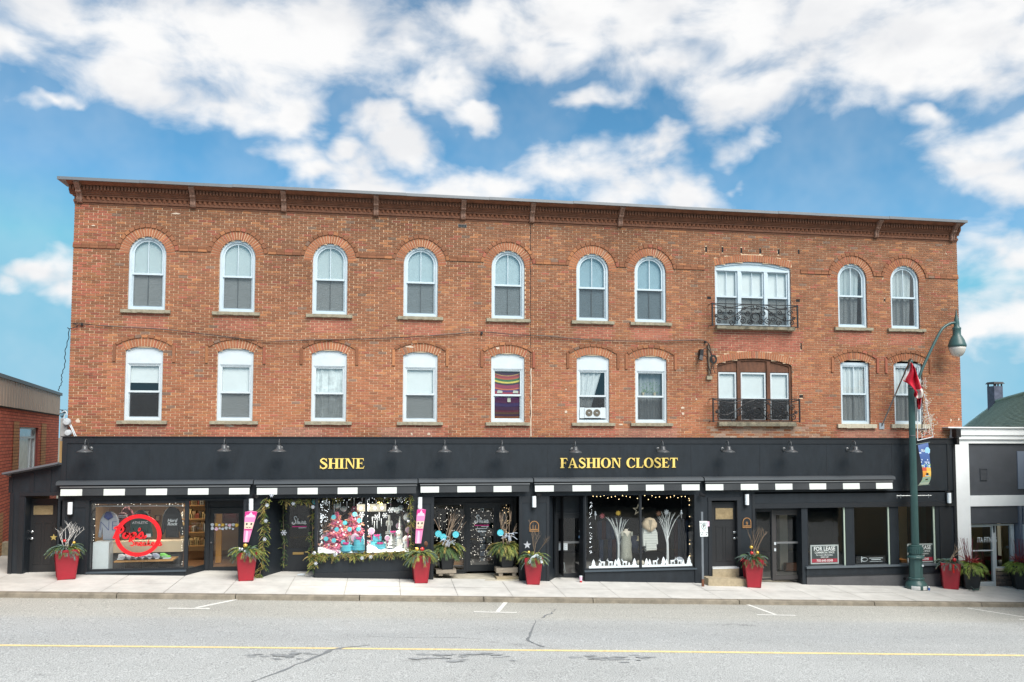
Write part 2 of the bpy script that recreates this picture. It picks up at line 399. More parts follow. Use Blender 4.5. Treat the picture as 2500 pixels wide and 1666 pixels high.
# speckled asphalt: light and dark aggregate and dark stains
def asphalt_extra():
    t = M_asphalt.node_tree; b = t.nodes['Principled BSDF']; src = b.inputs['Base Color'].links[0].from_socket
    tc_ = t.nodes.new('ShaderNodeTexCoord')
    n = t.nodes.new('ShaderNodeTexNoise'); n.inputs['Scale'].default_value = 42; n.inputs['Detail'].default_value = 3
    t.links.new(tc_.outputs['Object'], n.inputs['Vector'])
    q = t.nodes.new('ShaderNodeMapRange'); q.inputs['From Min'].default_value = .3; q.inputs['From Max'].default_value = .7
    q.inputs['To Min'].default_value = .50; q.inputs['To Max'].default_value = 1.50; t.links.new(n.outputs['Fac'], q.inputs['Value'])
    n2 = t.nodes.new('ShaderNodeTexNoise'); n2.inputs['Scale'].default_value = 1.15; n2.inputs['Detail'].default_value = 7; n2.inputs['Roughness'].default_value = .7
    mp = t.nodes.new('ShaderNodeMapping'); mp.inputs['Scale'].default_value = (.42, 1.35, 1); t.links.new(tc_.outputs['Object'], mp.inputs['Vector'])
    t.links.new(mp.outputs['Vector'], n2.inputs['Vector'])
    q2 = t.nodes.new('ShaderNodeMapRange'); q2.inputs['From Min'].default_value = .64; q2.inputs['From Max'].default_value = .72
    q2.inputs['To Min'].default_value = 1; q2.inputs['To Max'].default_value = .66; t.links.new(n2.outputs['Fac'], q2.inputs['Value'])
    mm = t.nodes.new('ShaderNodeMath'); mm.operation = 'MULTIPLY'; t.links.new(q.outputs[0], mm.inputs[0]); t.links.new(q2.outputs[0], mm.inputs[1])
    sy = t.nodes.new('ShaderNodeSeparateXYZ'); t.links.new(tc_.outputs['Object'], sy.inputs[0])      # parking lane: older, browner surfacing; gutter: grit
    wob = t.nodes.new('ShaderNodeMath'); wob.operation = 'MULTIPLY_ADD'; wob.inputs[1].default_value = .5; t.links.new(n2.outputs['Fac'], wob.inputs[0]); t.links.new(sy.outputs['Y'], wob.inputs[2])
    cr_ = t.nodes.new('ShaderNodeValToRGB'); q3 = t.nodes.new('ShaderNodeMapRange'); q3.inputs['From Min'].default_value = -8; q3.inputs['From Max'].default_value = -2; t.links.new(wob.outputs[0], q3.inputs['Value']); t.links.new(q3.outputs[0], cr_.inputs[0])
    el = cr_.color_ramp.elements; el[0].position = 0; el[0].color = (1, 1, 1, 1); el[1].position = 1; el[1].color = (.70, .64, .55, 1)
    for pos, c_ in ((.28, (.93, .94, .96, 1)), (.52, (1.0, 1.0, 1.0, 1)), (.60, (1.04, 1.01, .95, 1)), (.90, (1.0, .96, .89, 1))): e_ = el.new(pos); e_.color = c_
    mv = t.nodes.new('ShaderNodeVectorMath'); mv.operation = 'MULTIPLY'; t.links.new(src, mv.inputs[0]); t.links.new(cr_.outputs[0], mv.inputs[1]); src = mv.outputs[0]
    mx_ = t.nodes.new('ShaderNodeVectorMath'); mx_.operation = 'SCALE'; t.links.new(src, mx_.inputs[0]); t.links.new(mm.outputs[0], mx_.inputs['Scale'])
    t.links.new(mx_.outputs[0], b.inputs['Base Color'])
asphalt_extra()

# ------------------------------------------------------------------ ground, road, pavement
GR = -.039
def g(x): return GR*max(-46, min(46, x))
def zs(x, y): return g(x) + .02*max(y, -2.5)*(1 if y < 0 else 0)          # pavement surface
def zr(x, y): return g(x) - .17 + .02*min(-2.65-y, 5.35) - .02*max(0, -8-y)   # road surface
def sheet(name, xs, ys, zf, m, kind='structure', parent=None):
    mb = MB(); n = mb.add([(x, y, zf(x, y)) for y in ys for x in xs]); w = len(xs)
    for j in range(len(ys)-1):
        for i in range(w-1): a = n+j*w+i; mb._f(a, a+1, a+w+1, a+w)
    o = mb.build(name, m, parent)
    if parent is None: o['kind'] = kind
    return o
M_land = mat('ground_earth', lin(120, 118, 104), .95, noise=.2, nscale=.3)
sheet('ground', [-900, -200, -46, 0, 46, 200, 900], [-900, -200, -30, 0, 60, 200, 900], lambda x, y: g(x)-.45, M_land)
XS = [-300, -120, -46, 46, 120, 300]
road = sheet('road', XS, [-60, -16, -8, -2.6], zr, M_asphalt)
tag(road, 'worn pale grey two-lane asphalt road')
# paint on the road
mb = MB()
def road_strip(mb, p, q, w, dz=.004):
    (x0, y0), (x1, y1) = p, q; l = math.hypot(x1-x0, y1-y0); nx, ny = -(y1-y0)/l*w/2, (x1-x0)/l*w/2
    k = max(1, int(l/3))
    for i in range(k):
        a, b = i/k, (i+1)/k; xa, ya, xb, yb = x0+(x1-x0)*a, y0+(y1-y0)*a, x0+(x1-x0)*b, y0+(y1-y0)*b
        P = [(xa-nx, ya-ny), (xb-nx, yb-ny), (xb+nx, yb+ny), (xa+nx, ya+ny)]
        mb.quad(*[(x, y, zr(x, y)+dz) for x, y in P])
def onroad(px, py):                            # pixel to road surface
    Y = -6.0
    for _ in range(30):
        p = at(px, py, Y); e = p.z - zr(p.x, Y); Y += e*3.2
    p = at(px, py, Y); return (p.x, p.y)
yl0, yl1 = onroad(0, 1576), onroad(2500, 1601)
dx = yl1[0]-yl0[0]; sl_ = (yl1[1]-yl0[1])/dx
mb = MB(); road_strip(mb, (yl0[0]-45, yl0[1]-45*sl_), (yl1[0]+45, yl1[1]+45*sl_), .115); mb.build('centre_line', M_yellow, road)
for (p0, p1, b0, b1) in (((594, 1461), (478, 1484.5), (410, 1486), (512, 1487)), ((1238, 1467), (1215, 1494), (1157, 1495), (1262, 1496.5)),
                         ((1818, 1474), (1893, 1501), (1848, 1502), (1943, 1503.5)), ((2362, 1485), (2500, 1507), (2488, 1513), (2560, 1514))):
    mb = MB(); road_strip(mb, onroad(*p0), onroad(*p1), .11); mb.build('parking_line', M_whitep, road)
    mb = MB(); road_strip(mb, onroad(*b0), onroad(*b1), .11, .008); mb.build('parking_line', M_whitep, road)
def crack(pts, ws, mname=M_seal):
    P = [onroad(*p) for p in pts]; P = [(x+random.gauss(0, .018), y+random.gauss(0, .03)) for x, y in bez(P, 4)]; mb = MB(); k = len(P); L, Rr = [], []
    for i, (x, y) in enumerate(P):
        a, b = P[max(i-1, 0)], P[min(i+1, k-1)]; dx, dy = b[0]-a[0], b[1]-a[1]; l = math.hypot(dx, dy) or 1
        w = ws[min(int(i/4), len(ws)-1)]*random.uniform(.25, .85)
        L.append((x-dy/l*w, y+dx/l*w)); Rr.append((x+dy/l*w*random.uniform(.4, 1), y-dx/l*w))
    for i in range(k-1): mb.quad(*[(x, y, zr(x, y)+.006) for x, y in (Rr[i], Rr[i+1], L[i+1], L[i])])
    mb.build('sealed_crack', mname, road)
crack([(615, 1666), (690, 1638), (755, 1612), (800, 1592), (840, 1582), (905, 1576)], [.03, .05, .06, .09, .05, .015])
crack([(1358, 1488), (1345, 1498), (1322, 1510)], [.02, .04, .02])
crack([(1308, 1516), (1300, 1535), (1288, 1560), (1300, 1570), (1325, 1580)], [.02, .06, .05, .06, .05])
crack([(870, 1555), (1000, 1556), (1180, 1559)], [.008, .01, .008])
def stain(px, py, wx, wy):
    (cx, cy) = onroad(px, py)
    for k in range(26):
        a, b = cx+random.gauss(0, wx*.5), cy+random.gauss(0, wy*.55); r = random.uniform(.05, .2)
        n = 13; ph = random.uniform(0, 6)
        P = [(a+math.cos(t)*r*wx*(1+.35*math.sin(3*t+ph)+.2*math.sin(7*t)), b+math.sin(t)*r*wy*(1+.3*math.sin(4*t+ph))) for t in [2*math.pi*i/n for i in range(n)]]
        mb.add([]); n0 = mb.add([(x, y, zr(x, y)+.0045+.0005*k) for x, y in P]); mb._f(*range(n0, n0+n))
M_stain = mat('oil_stain', lin(148, 151, 152), .8, noise=.25, nscale=9)
mb = MB(); stain(1140, 1604, .9, .3); mb.build('oil_stain', M_stain, road)
mb = MB(); stain(1500, 1612, .8, .32); mb.build('oil_stain', M_stain, road)
mb = MB(); stain(690, 1600, .6, .2); mb.build('oil_stain', M_stain, road)
# kerb: one long stone after another, with open joints
kerb = MB(); joints = [X(p, -2.5, 1450) for p in (289, 577, 878, 1180, 1445, 1800, 2128, 2388)]
kx = [-34, -27, -20, -14.5] + [j for j in joints] + [27, 34]
kerb.box(-46, 46, -2.48, -2.42, -2.5, -2.4)
kerb = kerb.build('kerb', M_kerb); tag(kerb, kind='structure')
for a, b in zip(kx, kx[1:]):
    mb = MB(); n = 7
    for i in range(n):
        x0, x1 = a+.012+(b-a-.024)*i/n, a+.012+(b-a-.024)*(i+1)/n; w0, w1 = [.008*math.sin(3.1*x) for x in (x0, x1)]
        prof = lambda x, w: [(x, -2.655+w, zr(x, -2.65)-.1), (x, -2.63+w, zs(x, -2.5)-.022), (x, -2.605+w, zs(x, -2.5)-.002), (x, -2.44, zs(x, -2.5)+.002), (x, -2.44, zs(x, -2.5)-.3)]
        A, B = prof(x0, w0), prof(x1, w1); q = mb.add(A+B)
        for k in range(4): mb._f(q+k, q+5+k, q+6+k, q+k+1)
        if i == 0: mb._f(q, q+1, q+2, q+3, q+4)
        if i == n-1: mb._f(q+9, q+8, q+7, q+6, q+5)
    mb.build('kerb_stone', M_kerb, kerb)
# pavement: concrete bays laid between joints
pave = sheet('pavement', [-46, -20, 0, 20, 46], [-2.43, 0, 1.3], lambda x, y: zs(x, y)-.03, mat('joint_dirt', lin(164, 156, 140), .95))
x = -30.0; k = 0
while x < 34:
    w = (1.52, 1.5, 1.55)[k % 3]
    for (y0, y1) in ((-2.436, -1.305), (-1.29, .0 if not 1.2 < x < 4.4 else -.02)):
        mb = MB(); n = mb.add([(a, b, zs(a, b)+random.uniform(-.002, .002)) for b in (y0, y1) for a in (x+.006, x+w-.006)])
        mb._f(n, n+1, n+3, n+2)
        mb.build('paving_bay', M_conc, pave)
    x += w; k += 1
for (pa, pb, ya, yb) in ((450, 600, .0, .85), (640, 775, 0, .9), (1338, 1432, 0, .5), (1840, 1965, 0, .2)):
    a, b = X(pa, ya, 1400), X(pb, ya, 1400); mb = MB(); n = mb.add([(x, y, g(x)+.003) for y in (ya, yb) for x in (a, b)]); mb._f(n, n+1, n+3, n+2); mb.build('paving_bay', M_conc, pave)
# apron that runs back beside the neighbour on the left
sheet('pavement_apron', [-34, -22, -14, -10.2], [.0, 3, 9], lambda x, y: g(x)-.004, M_conc)

# ------------------------------------------------------------------ the long brick block
bld = thing('brick_building', 'long three-storey red brick commercial block with black painted shopfronts', 'building', (5.2, 0, 0))
XL, XR = X(183.2, 0, 493), X(2335.2, 0, 589)
ZB, ZT = 4.02, 10.93                          # brickwork from behind the fascia up to the cornice
WZ0, WZT = CAM.z+3.885*.9423, CAM.z+6.172*.9423   # upper windows
LZ0, LZT = CAM.z+.462*.9423, CAM.z+2.745*.9423    # lower windows
UX = [-6.93, -4.405, -1.715, 1.01, 3.725, 6.435, 8.345, 15.385, 17.32]
LX = [-6.945, -4.40, -1.70, 1.02, 3.72, 6.44, 8.345, 15.42, 17.36]
HW = [.515, .508, .515, .522, .522, .525, .523, .523, .528]
RISE = .50
BU = (X(1746, 0, 720), X(1931, 0, 720)); BL = (X(1751, 0, 960), X(1934, 0, 960))
BUZ0, BLZ0 = Z(798, 0, 1840), Z(1031, 0, 1840)
BUZT, BUR = Z(640, 0, 1838), .17
BLZT, BLR = Z(875.5, 0, 1838), .20
ops = []                                       # openings: (x centre, half width, z0, spring, top, ring)
for cx, hw in zip(UX, HW): ops.append((cx, hw, WZ0, WZT-RISE, WZT, .26))
for i, (cx, hw) in enumerate(zip(LX, HW)): ops.append((cx, hw, LZ0, LZT-.13, LZT, .25))
bcx, bhw = sum(BU)/2, (BU[1]-BU[0])/2; ops.append((bcx, bhw, BUZ0, BUZT-BUR, BUZT, .23))
lcx, lhw = sum(BL)/2, (BL[1]-BL[0])/2; ops.append((lcx, lhw, BLZ0, BLZT-BLR, BLZT, .23))
def arc_geo(op):                               # circle through the two springs and the crown
    cx, hw, z0, zsp, zt, rg = op; ri = zt-zsp; rad = (hw*hw+ri*ri)/(2*ri); return cx, zt-rad, rad
def half_width(op, z, ring):
    cx, hw, z0, zsp, zt, rg = op
    if z < z0: return 0
    if z < zsp: return hw
    _, cz, rad = arc_geo(op); r = rad + (rg if ring else 0)
    if z-cz >= r: return 0
    w = math.sqrt(r*r-(z-cz)**2)
    if ring and zt-zsp < .3:                   # flat segmental arch: ring stops at radial ends
        _, c2, rr = arc_geo(op); a = math.asin(min(1, hw/rr)); w = min(w, hw+rg*math.sin(a)*max(0, min(1, (z-zsp)/(rg*math.cos(a)))) )
    elif ring and z-zsp < 0: w = hw
    return w
HOLES = []
for (px, py) in ((1724, 609), (1764, 610), (1810, 612), (1856, 613), (1901, 615), (1950, 616)): HOLES.append((X(px, 0, py), Z(py, 0, px), .05, .14))
for (px, py) in ((1731, 727), (1948, 734), (1956, 968), (2160, 733)): HOLES.append((X(px, 0, py), Z(py, 0, px), .12 if px != 2160 else .04, .06))
HOLES.append((X(1956, 0, 845), Z(845, 0, 1956), .035, .2))
def rowspans(z, ring):
    cuts = []
    for op in ops:
        w = half_width(op, z, ring)
        if w > 0: cuts.append((op[0]-w, op[0]+w))
    if ring: cuts += [(h[0]-h[2]/2, h[0]+h[2]/2) for h in HOLES if abs(z-h[1]) < h[3]/2+.02]
    cuts.sort(); out = []; x = XL
    for a, b in cuts:
        if a > x: out.append((x, a))
        x = max(x, b)
    if x < XR: out.append((x, XR))
    return out
rb = random.Random(3)
def brick_colour(x, z):
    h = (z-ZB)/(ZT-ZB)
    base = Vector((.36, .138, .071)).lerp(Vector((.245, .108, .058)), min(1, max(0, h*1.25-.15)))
    r = rb.random()
    if r < .12: base = base.lerp(Vector((.44, .19, .085)), .6)          # orange
    elif r < .20: base = base.lerp(Vector((.22, .10, .06)), .5)       # dark brown
    elif r < .22: base = base.lerp(Vector((.21, .145, .11)), .8)                      # grey overburnt
    elif r < .29: base = base.lerp(Vector((.34, .10, .07)), .6)       # red
    under = False
    for cx, hw in zip(UX, HW):                                           # relaid redder brick below the upper sills
        if abs(x-cx) < hw+.1 and WZ0-.55 < z < WZ0-.1: under = True
    for cx, hw in zip(LX, HW):
        if abs(x-cx) < hw+.25 and LZ0-.6 < z < LZ0-.1: under = True
    if under: base = base.lerp(Vector((.42, .14, .10)), .6)
    if BU[0] < x < BU[1]+.3 and BLZT+.2 < z < BUZ0-.1: base = Vector((.32, .105, .07))*(.9+.2*rb.random())
    if z < LZ0-.15 and math.sin(x*1.7)+math.sin(x*.73+2) > .6: base = base.lerp(Vector((.40, .20, .15)), .55)   # worn rendered band
    if lcx-1.6 < x < lcx+2.6 and z < BLZ0-.1 and rb.random() < .9-.25*abs(x-lcx-.3): base = base.lerp(Vector((.42, .33, .26)), rb.uniform(.2, .8))
    base = base*(1+.16*math.sin(x*.9+z*.4)*math.sin(z*1.3+1.1*math.sin(x*.37)))
    k = rb.uniform(.86, 1.14); return tuple(min(.8, c*k) for c in base)
CH = .0765; J = .0155; BLN = .252
wall = MB(); bricks = MB(); cand = []
rows = int((ZT-ZB)/CH)
for i in range(rows):
    z0 = ZB+i*CH; zc = z0+CH/2
    for (a, b) in rowspans(zc, False):
        wall.quad((a, .011, z0), (b, .011, z0), (b, .011, z0+CH), (a, .011, z0+CH))
    off = (.5 if i % 2 else 0.0)*BLN
    for (a, b) in rowspans(zc, True):
        x0 = XL - off + math.floor((a-XL+off)/BLN)*BLN
        while x0 < b:
            u, v = max(a, x0), min(b, x0+BLN)
            if v-u > .035:
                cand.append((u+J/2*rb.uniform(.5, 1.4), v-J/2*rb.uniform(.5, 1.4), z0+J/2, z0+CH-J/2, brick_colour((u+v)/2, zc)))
            x0 += BLN
cand.sort(key=lambda c: c[0]*.155 - (c[1]-c[0])*2)
near = [c for c in cand if c[1]-c[0] > .2 and c[0] < -5.5][:300]
ns = set(id(c) for c in near)
# side walls, roof and back of the block
wall.quad((XL, 18, ZB), (XL, .011, ZB), (XL, .011, ZT+.5), (XL, 18, ZT+.5)).quad((XR, .011, -1), (XR, 18, -1), (XR, 18, ZT+.5), (XR, .011, ZT+.5))
wall.quad((XR, 18, -1), (XL, 18, -1), (XL, 18, ZT+.5), (XR, 18, ZT+.5)).quad((XL, 18, -1), (XL, .3, -1), (XL, .3, ZB), (XL, 18, ZB))
wall.build('mortar_wall', M_mortar, bld)
mb = MB(); mb.quad((XL, .02, ZT+.5), (XR, .02, ZT+.5), (XR, 18, ZT+.3), (XL, 18, ZT+.3)); mb.build('roof', mat('roof_felt', (.06, .06, .06), .9), bld)
for c in cand:
    if id(c) in ns: continue
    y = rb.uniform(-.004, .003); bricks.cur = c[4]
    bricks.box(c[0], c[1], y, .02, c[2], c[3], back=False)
# corner returns down both ends
for i in range(rows):
    for sx, xe in ((-1, XL), (1, XR)):
        z0 = ZB+i*CH; bricks.cur = brick_colour(xe, z0); yy = .0 if i % 2 else .002
        xa, xb = (xe-.006, xe+.002) if sx < 0 else (xe-.002, xe+.006)
        bricks.box(xa, xb, yy, .25 if i % 2 else .12, z0+J/2, z0+CH-J/2)
bricks.build('bricks', M_brick, bld, kind='stuff')
variants = []
for k in range(14):
    q = MB(); q.cur = brick_colour(-8, ZB+.5*k); q.box(-.5, .5, -1, 0, -.5, .5, back=False); variants.append(q.mesh('brick', M_brick))
for c in near:
    o = bpy.data.objects.new('brick', rb.choice(variants)); col.objects.link(o); o.parent = bld
    o.location = ((c[0]+c[1])/2-5.2, .02, (c[2]+c[3])/2); o.scale = (c[1]-c[0], .02+rb.uniform(-.003, .004), c[3]-c[2])
# dark putlog holes and slots in the brickwork
for h in HOLES:
    mb = MB(); mb.box(h[0]-h[2]/2-.006, h[0]+h[2]/2+.006, .007, .05, h[1]-h[3]/2-.02, h[1]+h[3]/2+.02)
    mb.build('wall_slot', M_dark, bld)
# arches
VOU = [MB() for _ in range(8)]
vous_n = 0; rest = MB()
def voussoir_ring(op, rin, rout, n, a0, a1, yf, name, single, cz, cx, hood=False):
    global vous_n
    for i in range(n):
        t0, t1 = a0+(a1-a0)*i/n, a0+(a1-a0)*(i+1)/n; e = math.copysign(.0095/((rin+rout)/2), a1-a0)
        P = [(cx+r*math.cos(t), cz+r*math.sin(t)) for r, t in ((rin+.004, t1-e), (rin+.004, t0+e), (rout-.004, t0+e), (rout-.004, t1-e))]
        c = brick_colour(cx, 6.0 if not hood else 9.5)
        if not hood: c = tuple(Vector(c).lerp(Vector((.42, .155, .08)), .25))
        y = yf+rb.uniform(-.003, .003)
        if single:
            q = MB(); q.cur = c; q.prism(P, y, .03); q.build(name, M_brick, bld)
        else: rest.cur = c; rest.prism(P, y, .03)
hoodmb = []
for k, op in enumerate(ops):
    cx, hw, z0, zsp, zt, rg = op; _, cz, rad = arc_geo(op)
    back = MB()
    if k < 9:
        n = 27; a0, a1 = math.asin((zsp-cz)/rad) if rad > 0 else 0, 0
        a0 = R(-1); a1 = R(181)
        voussoir_ring(op, rad, rad+rg, n, a1, a0, -.004, 'voussoir', k < 9, cz, cx)
        voussoir_ring(op, rad+rg, rad+rg+.10, 15, R(172), R(8), -.032, 'hood_brick', False, cz, cx, True)
        rr = [(rad+.002, rad+rg+.09)]; A0, A1 = R(178), R(2)
    else:
        a = math.asin(min(1, hw/rad)); n = 14 if k < 18 else 33
        A0, A1 = math.pi/2+a, math.pi/2-a
        voussoir_ring(op, rad, rad+rg, n, A0, A1, -.006, 'voussoir', False, cz, cx)
        rr = [(rad+.002, rad+rg)]
        if k < 18:                               # label mould over the lower windows
            hr = rad+rg+.085; ah = math.asin(min(1, .80/hr))
            voussoir_ring(op, rad+rg, hr, 9, math.pi/2+ah, math.pi/2-ah, -.035, 'hood_brick', False, cz, cx, True)
            zend = cz+hr*math.cos(ah)-.02
            for s in (-1, 1):
                rest.cur = brick_colour(cx, 8.5); xe = cx+s*.815
                rest.box(xe-.04, xe+.04, -.034, .02, zend-.52, zend-.03, back=False)
    mb = MB(); m = 24
    for (r0, r1) in rr:                          # mortar bed behind the ring
        O = [(cx+r1*math.cos(A0+(A1-A0)*i/m), cz+r1*math.sin(A0+(A1-A0)*i/m)) for i in range(m+1)]
        I = [(cx+r0*math.cos(A0+(A1-A0)*i/m), cz+r0*math.sin(A0+(A1-A0)*i/m)) for i in range(m+1)]
        for i in range(m): mb.quad((I[i][0], .0085, I[i][1]), (I[i+1][0], .0085, I[i+1][1]), (O[i+1][0], .0085, O[i+1][1]), (O[i][0], .0085, O[i][1]))
    mb.build('arch_bed', M_mortar, bld)
    # reveal: the brick thickness round the opening
    out = [(cx-hw, z0), ] + [(cx+rad*math.cos(t), cz+rad*math.sin(t)) for t in [math.pi/2+ (math.asin(min(1, hw/rad)))*(1-2*i/20) for i in range(21)]] + [(cx+hw, z0)]
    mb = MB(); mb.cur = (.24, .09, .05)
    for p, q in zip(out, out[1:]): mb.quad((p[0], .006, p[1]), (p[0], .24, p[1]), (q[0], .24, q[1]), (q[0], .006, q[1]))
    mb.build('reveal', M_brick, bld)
# string course between the round arches
zst = WZT-RISE+.10
sp = []
for i in range(len(UX)):
    rr = .515+.26+.10
    sp.append((UX[i]-rr, UX[i]+rr))
xs = [XL-.02] + [v for s in sp for v in s] + [XR+.02]
for a, b in zip(xs[::2], xs[1::2]):
    if b-a < .05: continue
    segs = [(a, b)] if not (a < bcx < b) else [(a, BU[0]-.35), (BU[1]+.35, b)]
    for (p, q) in segs:
        n = max(1, round((q-p)/.24)); 
        for i in range(n):
            u, v = p+(q-p)*i/n+.004, p+(q-p)*(i+1)/n-.004
            rest.cur = brick_colour(u, 9.2); rest.box(u, v, -.03, .02, zst, zst+.07, back=False)
            rest.cur = brick_colour(u, 10.6); rest.box(u, v, -.018, .02, zst+.078, zst+.14, back=False)
rest.build('arch_and_band_bricks', M_brick, bld, kind='stuff')

# ------------------------------------------------------------------ cornice
cor = MB()
z1 = ZT
cor.box(XL-.03, XR+.03, -.045, .02, z1+.035, z1+.105)                   # projecting course under the dogtooth
cor.box(XL-.02, XR+.02, -.010, .02, z1-.02, z1+.034).box(XL-.02, XR+.02, -.008, .02, z1+.106, z1+.20)
cor.box(XL-.05, XR+.05, -.075, .02, z1+.201, z1+.25)
prof = [(-.08, z1+.251), (-.11, z1+.258), (-.11, z1+.285), (-.15, z1+.30), (-.15, z1+.33), (-.18, z1+.335), (-.18, z1+.475), (-.26, z1+.485), (-.32, z1+.51), (-.40, z1+.535), (-.41, z1+.56), (.02, z1+.56), (.02, z1+.251)]
cor.prism_x(prof, XL-.12, XR+.04)
cornice = cor.build('cornice', M_cornice, bld)
gut_x = [XL-.335] + [X(p, -.45, 470) for p in (340, 567, 992, 1195, 1400, 1650, 1900, 2170)] + [XR+.085]
for i, (a, b) in enumerate(zip(gut_x, gut_x[1:])):                       # lengths of metal edge flashing, slightly out of line
    q = MB(); d = .006*(i % 3)
    q.hexa([(a, -.45-d, z1+.545+d), (b-.004, -.45-d, z1+.545+d*.3), (b-.004, -.45-d, z1+.63+d*.3), (a, -.45-d, z1+.63+d), (a, .3, z1+.555+d), (b-.004, .3, z1+.555+d), (b-.004, .3, z1+.65+d), (a, .3, z1+.65+d)])
    q.build('edge_flashing', M_metal, bld)
dn = MB(); x = XL-.10; dz = z1+.345
while x < XR+.0:                                                         # tongue row of the wooden cornice
    dn.prism([(x, dz+.12), (x, dz+.045), (x+.02, dz), (x+.045, dz), (x+.062, dz+.045), (x+.062, dz+.12)], -.232, -.175); x += .094
dn.build('cornice_tongues', M_cornice, cornice, kind='stuff')
tooth = MB(); tooth.cur = (.27, .115, .065); s = .064
tooth.prism_z([(0, -s), (s, 0), (0, s), (-s, 0)], 0, .088); tm = tooth.mesh('dogtooth_brick', M_brick)
n = int((XR-XL)/.14)
for i in range(n):
    o = bpy.data.objects.new('dogtooth_brick', tm); col.objects.link(o); o.parent = bld; o.location = (XL+.07+i*(XR-XL)/n-5.2, -.015, z1+.109); o.scale = (1, 1, rb.uniform(.97, 1.03))
    o.rotation_euler = (0, 0, R(rb.uniform(-7, 7)))
for px, py in ((190, 490), (469, 490), (692, 500), (918, 515), (1131.6, 525), (1300.5, 530), (1517, 540), (2145, 570), (2331, 580)):
    xx = X(px, -.2, py); q = MB(); w = .075
    pr = [(-.03, z1+.0), (-.095, z1+.015), (-.115, z1+.08), (-.105, z1+.17), (-.15, z1+.24), (-.215, z1+.28), (-.21, z1+.33), (-.26, z1+.38), (-.34, z1+.45), (-.40, z1+.50), (-.405, z1+.53), (-.05, z1+.53)]
    q.prism_x(pr, xx-w, xx+w)
    pr2 = [(y-.02, z) for y, z in pr[1:10]] + [(y+.03, z-.01) for y, z in reversed(pr[1:10])]
    b = q.build('bracket', M_bracket, cornice)
    q = MB()
    for (c, hw_) in ((-.045, .016), (.045, .016)): q.prism_x(pr2, xx+c-hw_, xx+c+hw_)
    q.build('bracket_moulding', M_bracket, cornice)

# scraps of old white paint, filler and a mortar run on the brick face
M_fil = mat('filler', lin(206, 188, 168), .9, noise=.1, nscale=20)
for (px, py, w, h) in ((1667, 996, .10, .07), (1667, 1010, .10, .08), (1382, 951, .06, .05), (1382, 1006, .07, .09), (1516, 1037, .12, .05), (1700, 975, .05, .05), (1490, 940, .03, .05), (2322, 1026, .07, .09), (2341, 1024, .05, .09), (1215, 850, .14, .07), (1000, 847, .22, .06), (1008, 838, .07, .1), (2310, 620, .05, .04), (228, 551, .08, .04), (430, 522, .2, .05), (560, 1040, .25, .05), (1005, 1060, .06, .09), (1047, 1060, .08, .09), (190, 1028, .1, .12)):
    p = at(px, py, -.008); q = MB(); n = 9; ph = rb.uniform(0, 6)
    q.prism([(p.x+w/2*math.cos(t)*(1+.35*math.sin(2*t+ph)), p.z+h/2*math.sin(t)*(1+.35*math.cos(3*t+ph))) for t in [2*math.pi*k/n for k in range(n)]], -.0085, .004); q.build('filler_patch', M_fil, bld)
q = MB(); a, b = at(1296.5, 900, 0), at(1297, 1066, 0); pts = [(a.x+rb.uniform(-.012, .012), a.z+(b.z-a.z)*k/16) for k in range(17)]; q.ribbon(pts, [rb.uniform(.02, .045) for _ in pts], -.0095, -.0075); q.build('mortar_run', M_fil, bld)
# chalky bloom on the bricks below the sills: a thin limewash left in patches
# ------------------------------------------------------------------ windows
def screen_mat(name, c, k):
    m = bpy.data.materials.new(name); m.use_nodes = True; t = m.node_tree; t.nodes.clear()
    tr = t.nodes.new('ShaderNodeBsdfTransparent'); df = t.nodes.new('ShaderNodeBsdfDiffuse'); df.inputs['Color'].default_value = tuple(c) + (1,)
    w = t.nodes.new('ShaderNodeTexWave'); w.wave_type = 'BANDS'; w.bands_direction = 'Z'; w.inputs['Scale'].default_value = 7; w.inputs['Distortion'].default_value = 5  # distorted bands imitate the wavy reflection in the lower panes
    w.inputs['Detail'].default_value = 1.5; w.inputs['Detail Scale'].default_value = .9
    tx = t.nodes.new('ShaderNodeTexCoord'); mp = t.nodes.new('ShaderNodeMapping'); mp.inputs['Scale'].default_value = (.8, 1, 1.3)
    t.links.new(tx.outputs['Object'], mp.inputs['Vector']); t.links.new(mp.outputs['Vector'], w.inputs['Vector'])
    q = t.nodes.new('ShaderNodeMapRange'); q.inputs['To Min'].default_value = k-.13; q.inputs['To Max'].default_value = k+.13
    t.links.new(w.outputs['Fac'], q.inputs['Value'])
    ms = t.nodes.new('ShaderNodeMixShader'); o = t.nodes.new('ShaderNodeOutputMaterial')
    t.links.new(q.outputs[0], ms.inputs[0]); t.links.new(tr.outputs[0], ms.inputs[1]); t.links.new(df.outputs[0], ms.inputs[2]); t.links.new(ms.outputs[0], o.inputs['Surface'])
    return m
M_screen = screen_mat('insect_screen', (.07, .075, .08), .50)
M_blind = mat('white_blind', (.80, .84, .84), .7, noise=.05, nscale=2)
M_blindb = mat('sky_reflection_blue', (.46, .60, .68), .7, noise=.08, nscale=2)  # blue colour stands for the sky reflected in the panes
M_curtain = mat('curtain', (.66, .70, .71), .9, noise=.12, nscale=6, stretch=(3, 1, .2))
M_curtd = mat('dim_curtain', (.34, .38, .40), .9, noise=.15, nscale=6, stretch=(3, 1, .2))
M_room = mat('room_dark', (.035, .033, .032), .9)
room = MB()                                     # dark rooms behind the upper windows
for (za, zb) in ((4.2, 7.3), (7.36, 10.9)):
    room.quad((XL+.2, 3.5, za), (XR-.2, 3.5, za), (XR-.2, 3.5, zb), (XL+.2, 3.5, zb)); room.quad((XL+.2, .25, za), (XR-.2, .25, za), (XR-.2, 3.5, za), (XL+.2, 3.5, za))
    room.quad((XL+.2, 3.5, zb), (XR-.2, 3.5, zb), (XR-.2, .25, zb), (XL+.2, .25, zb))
room.build('upper_rooms', M_room, bld)
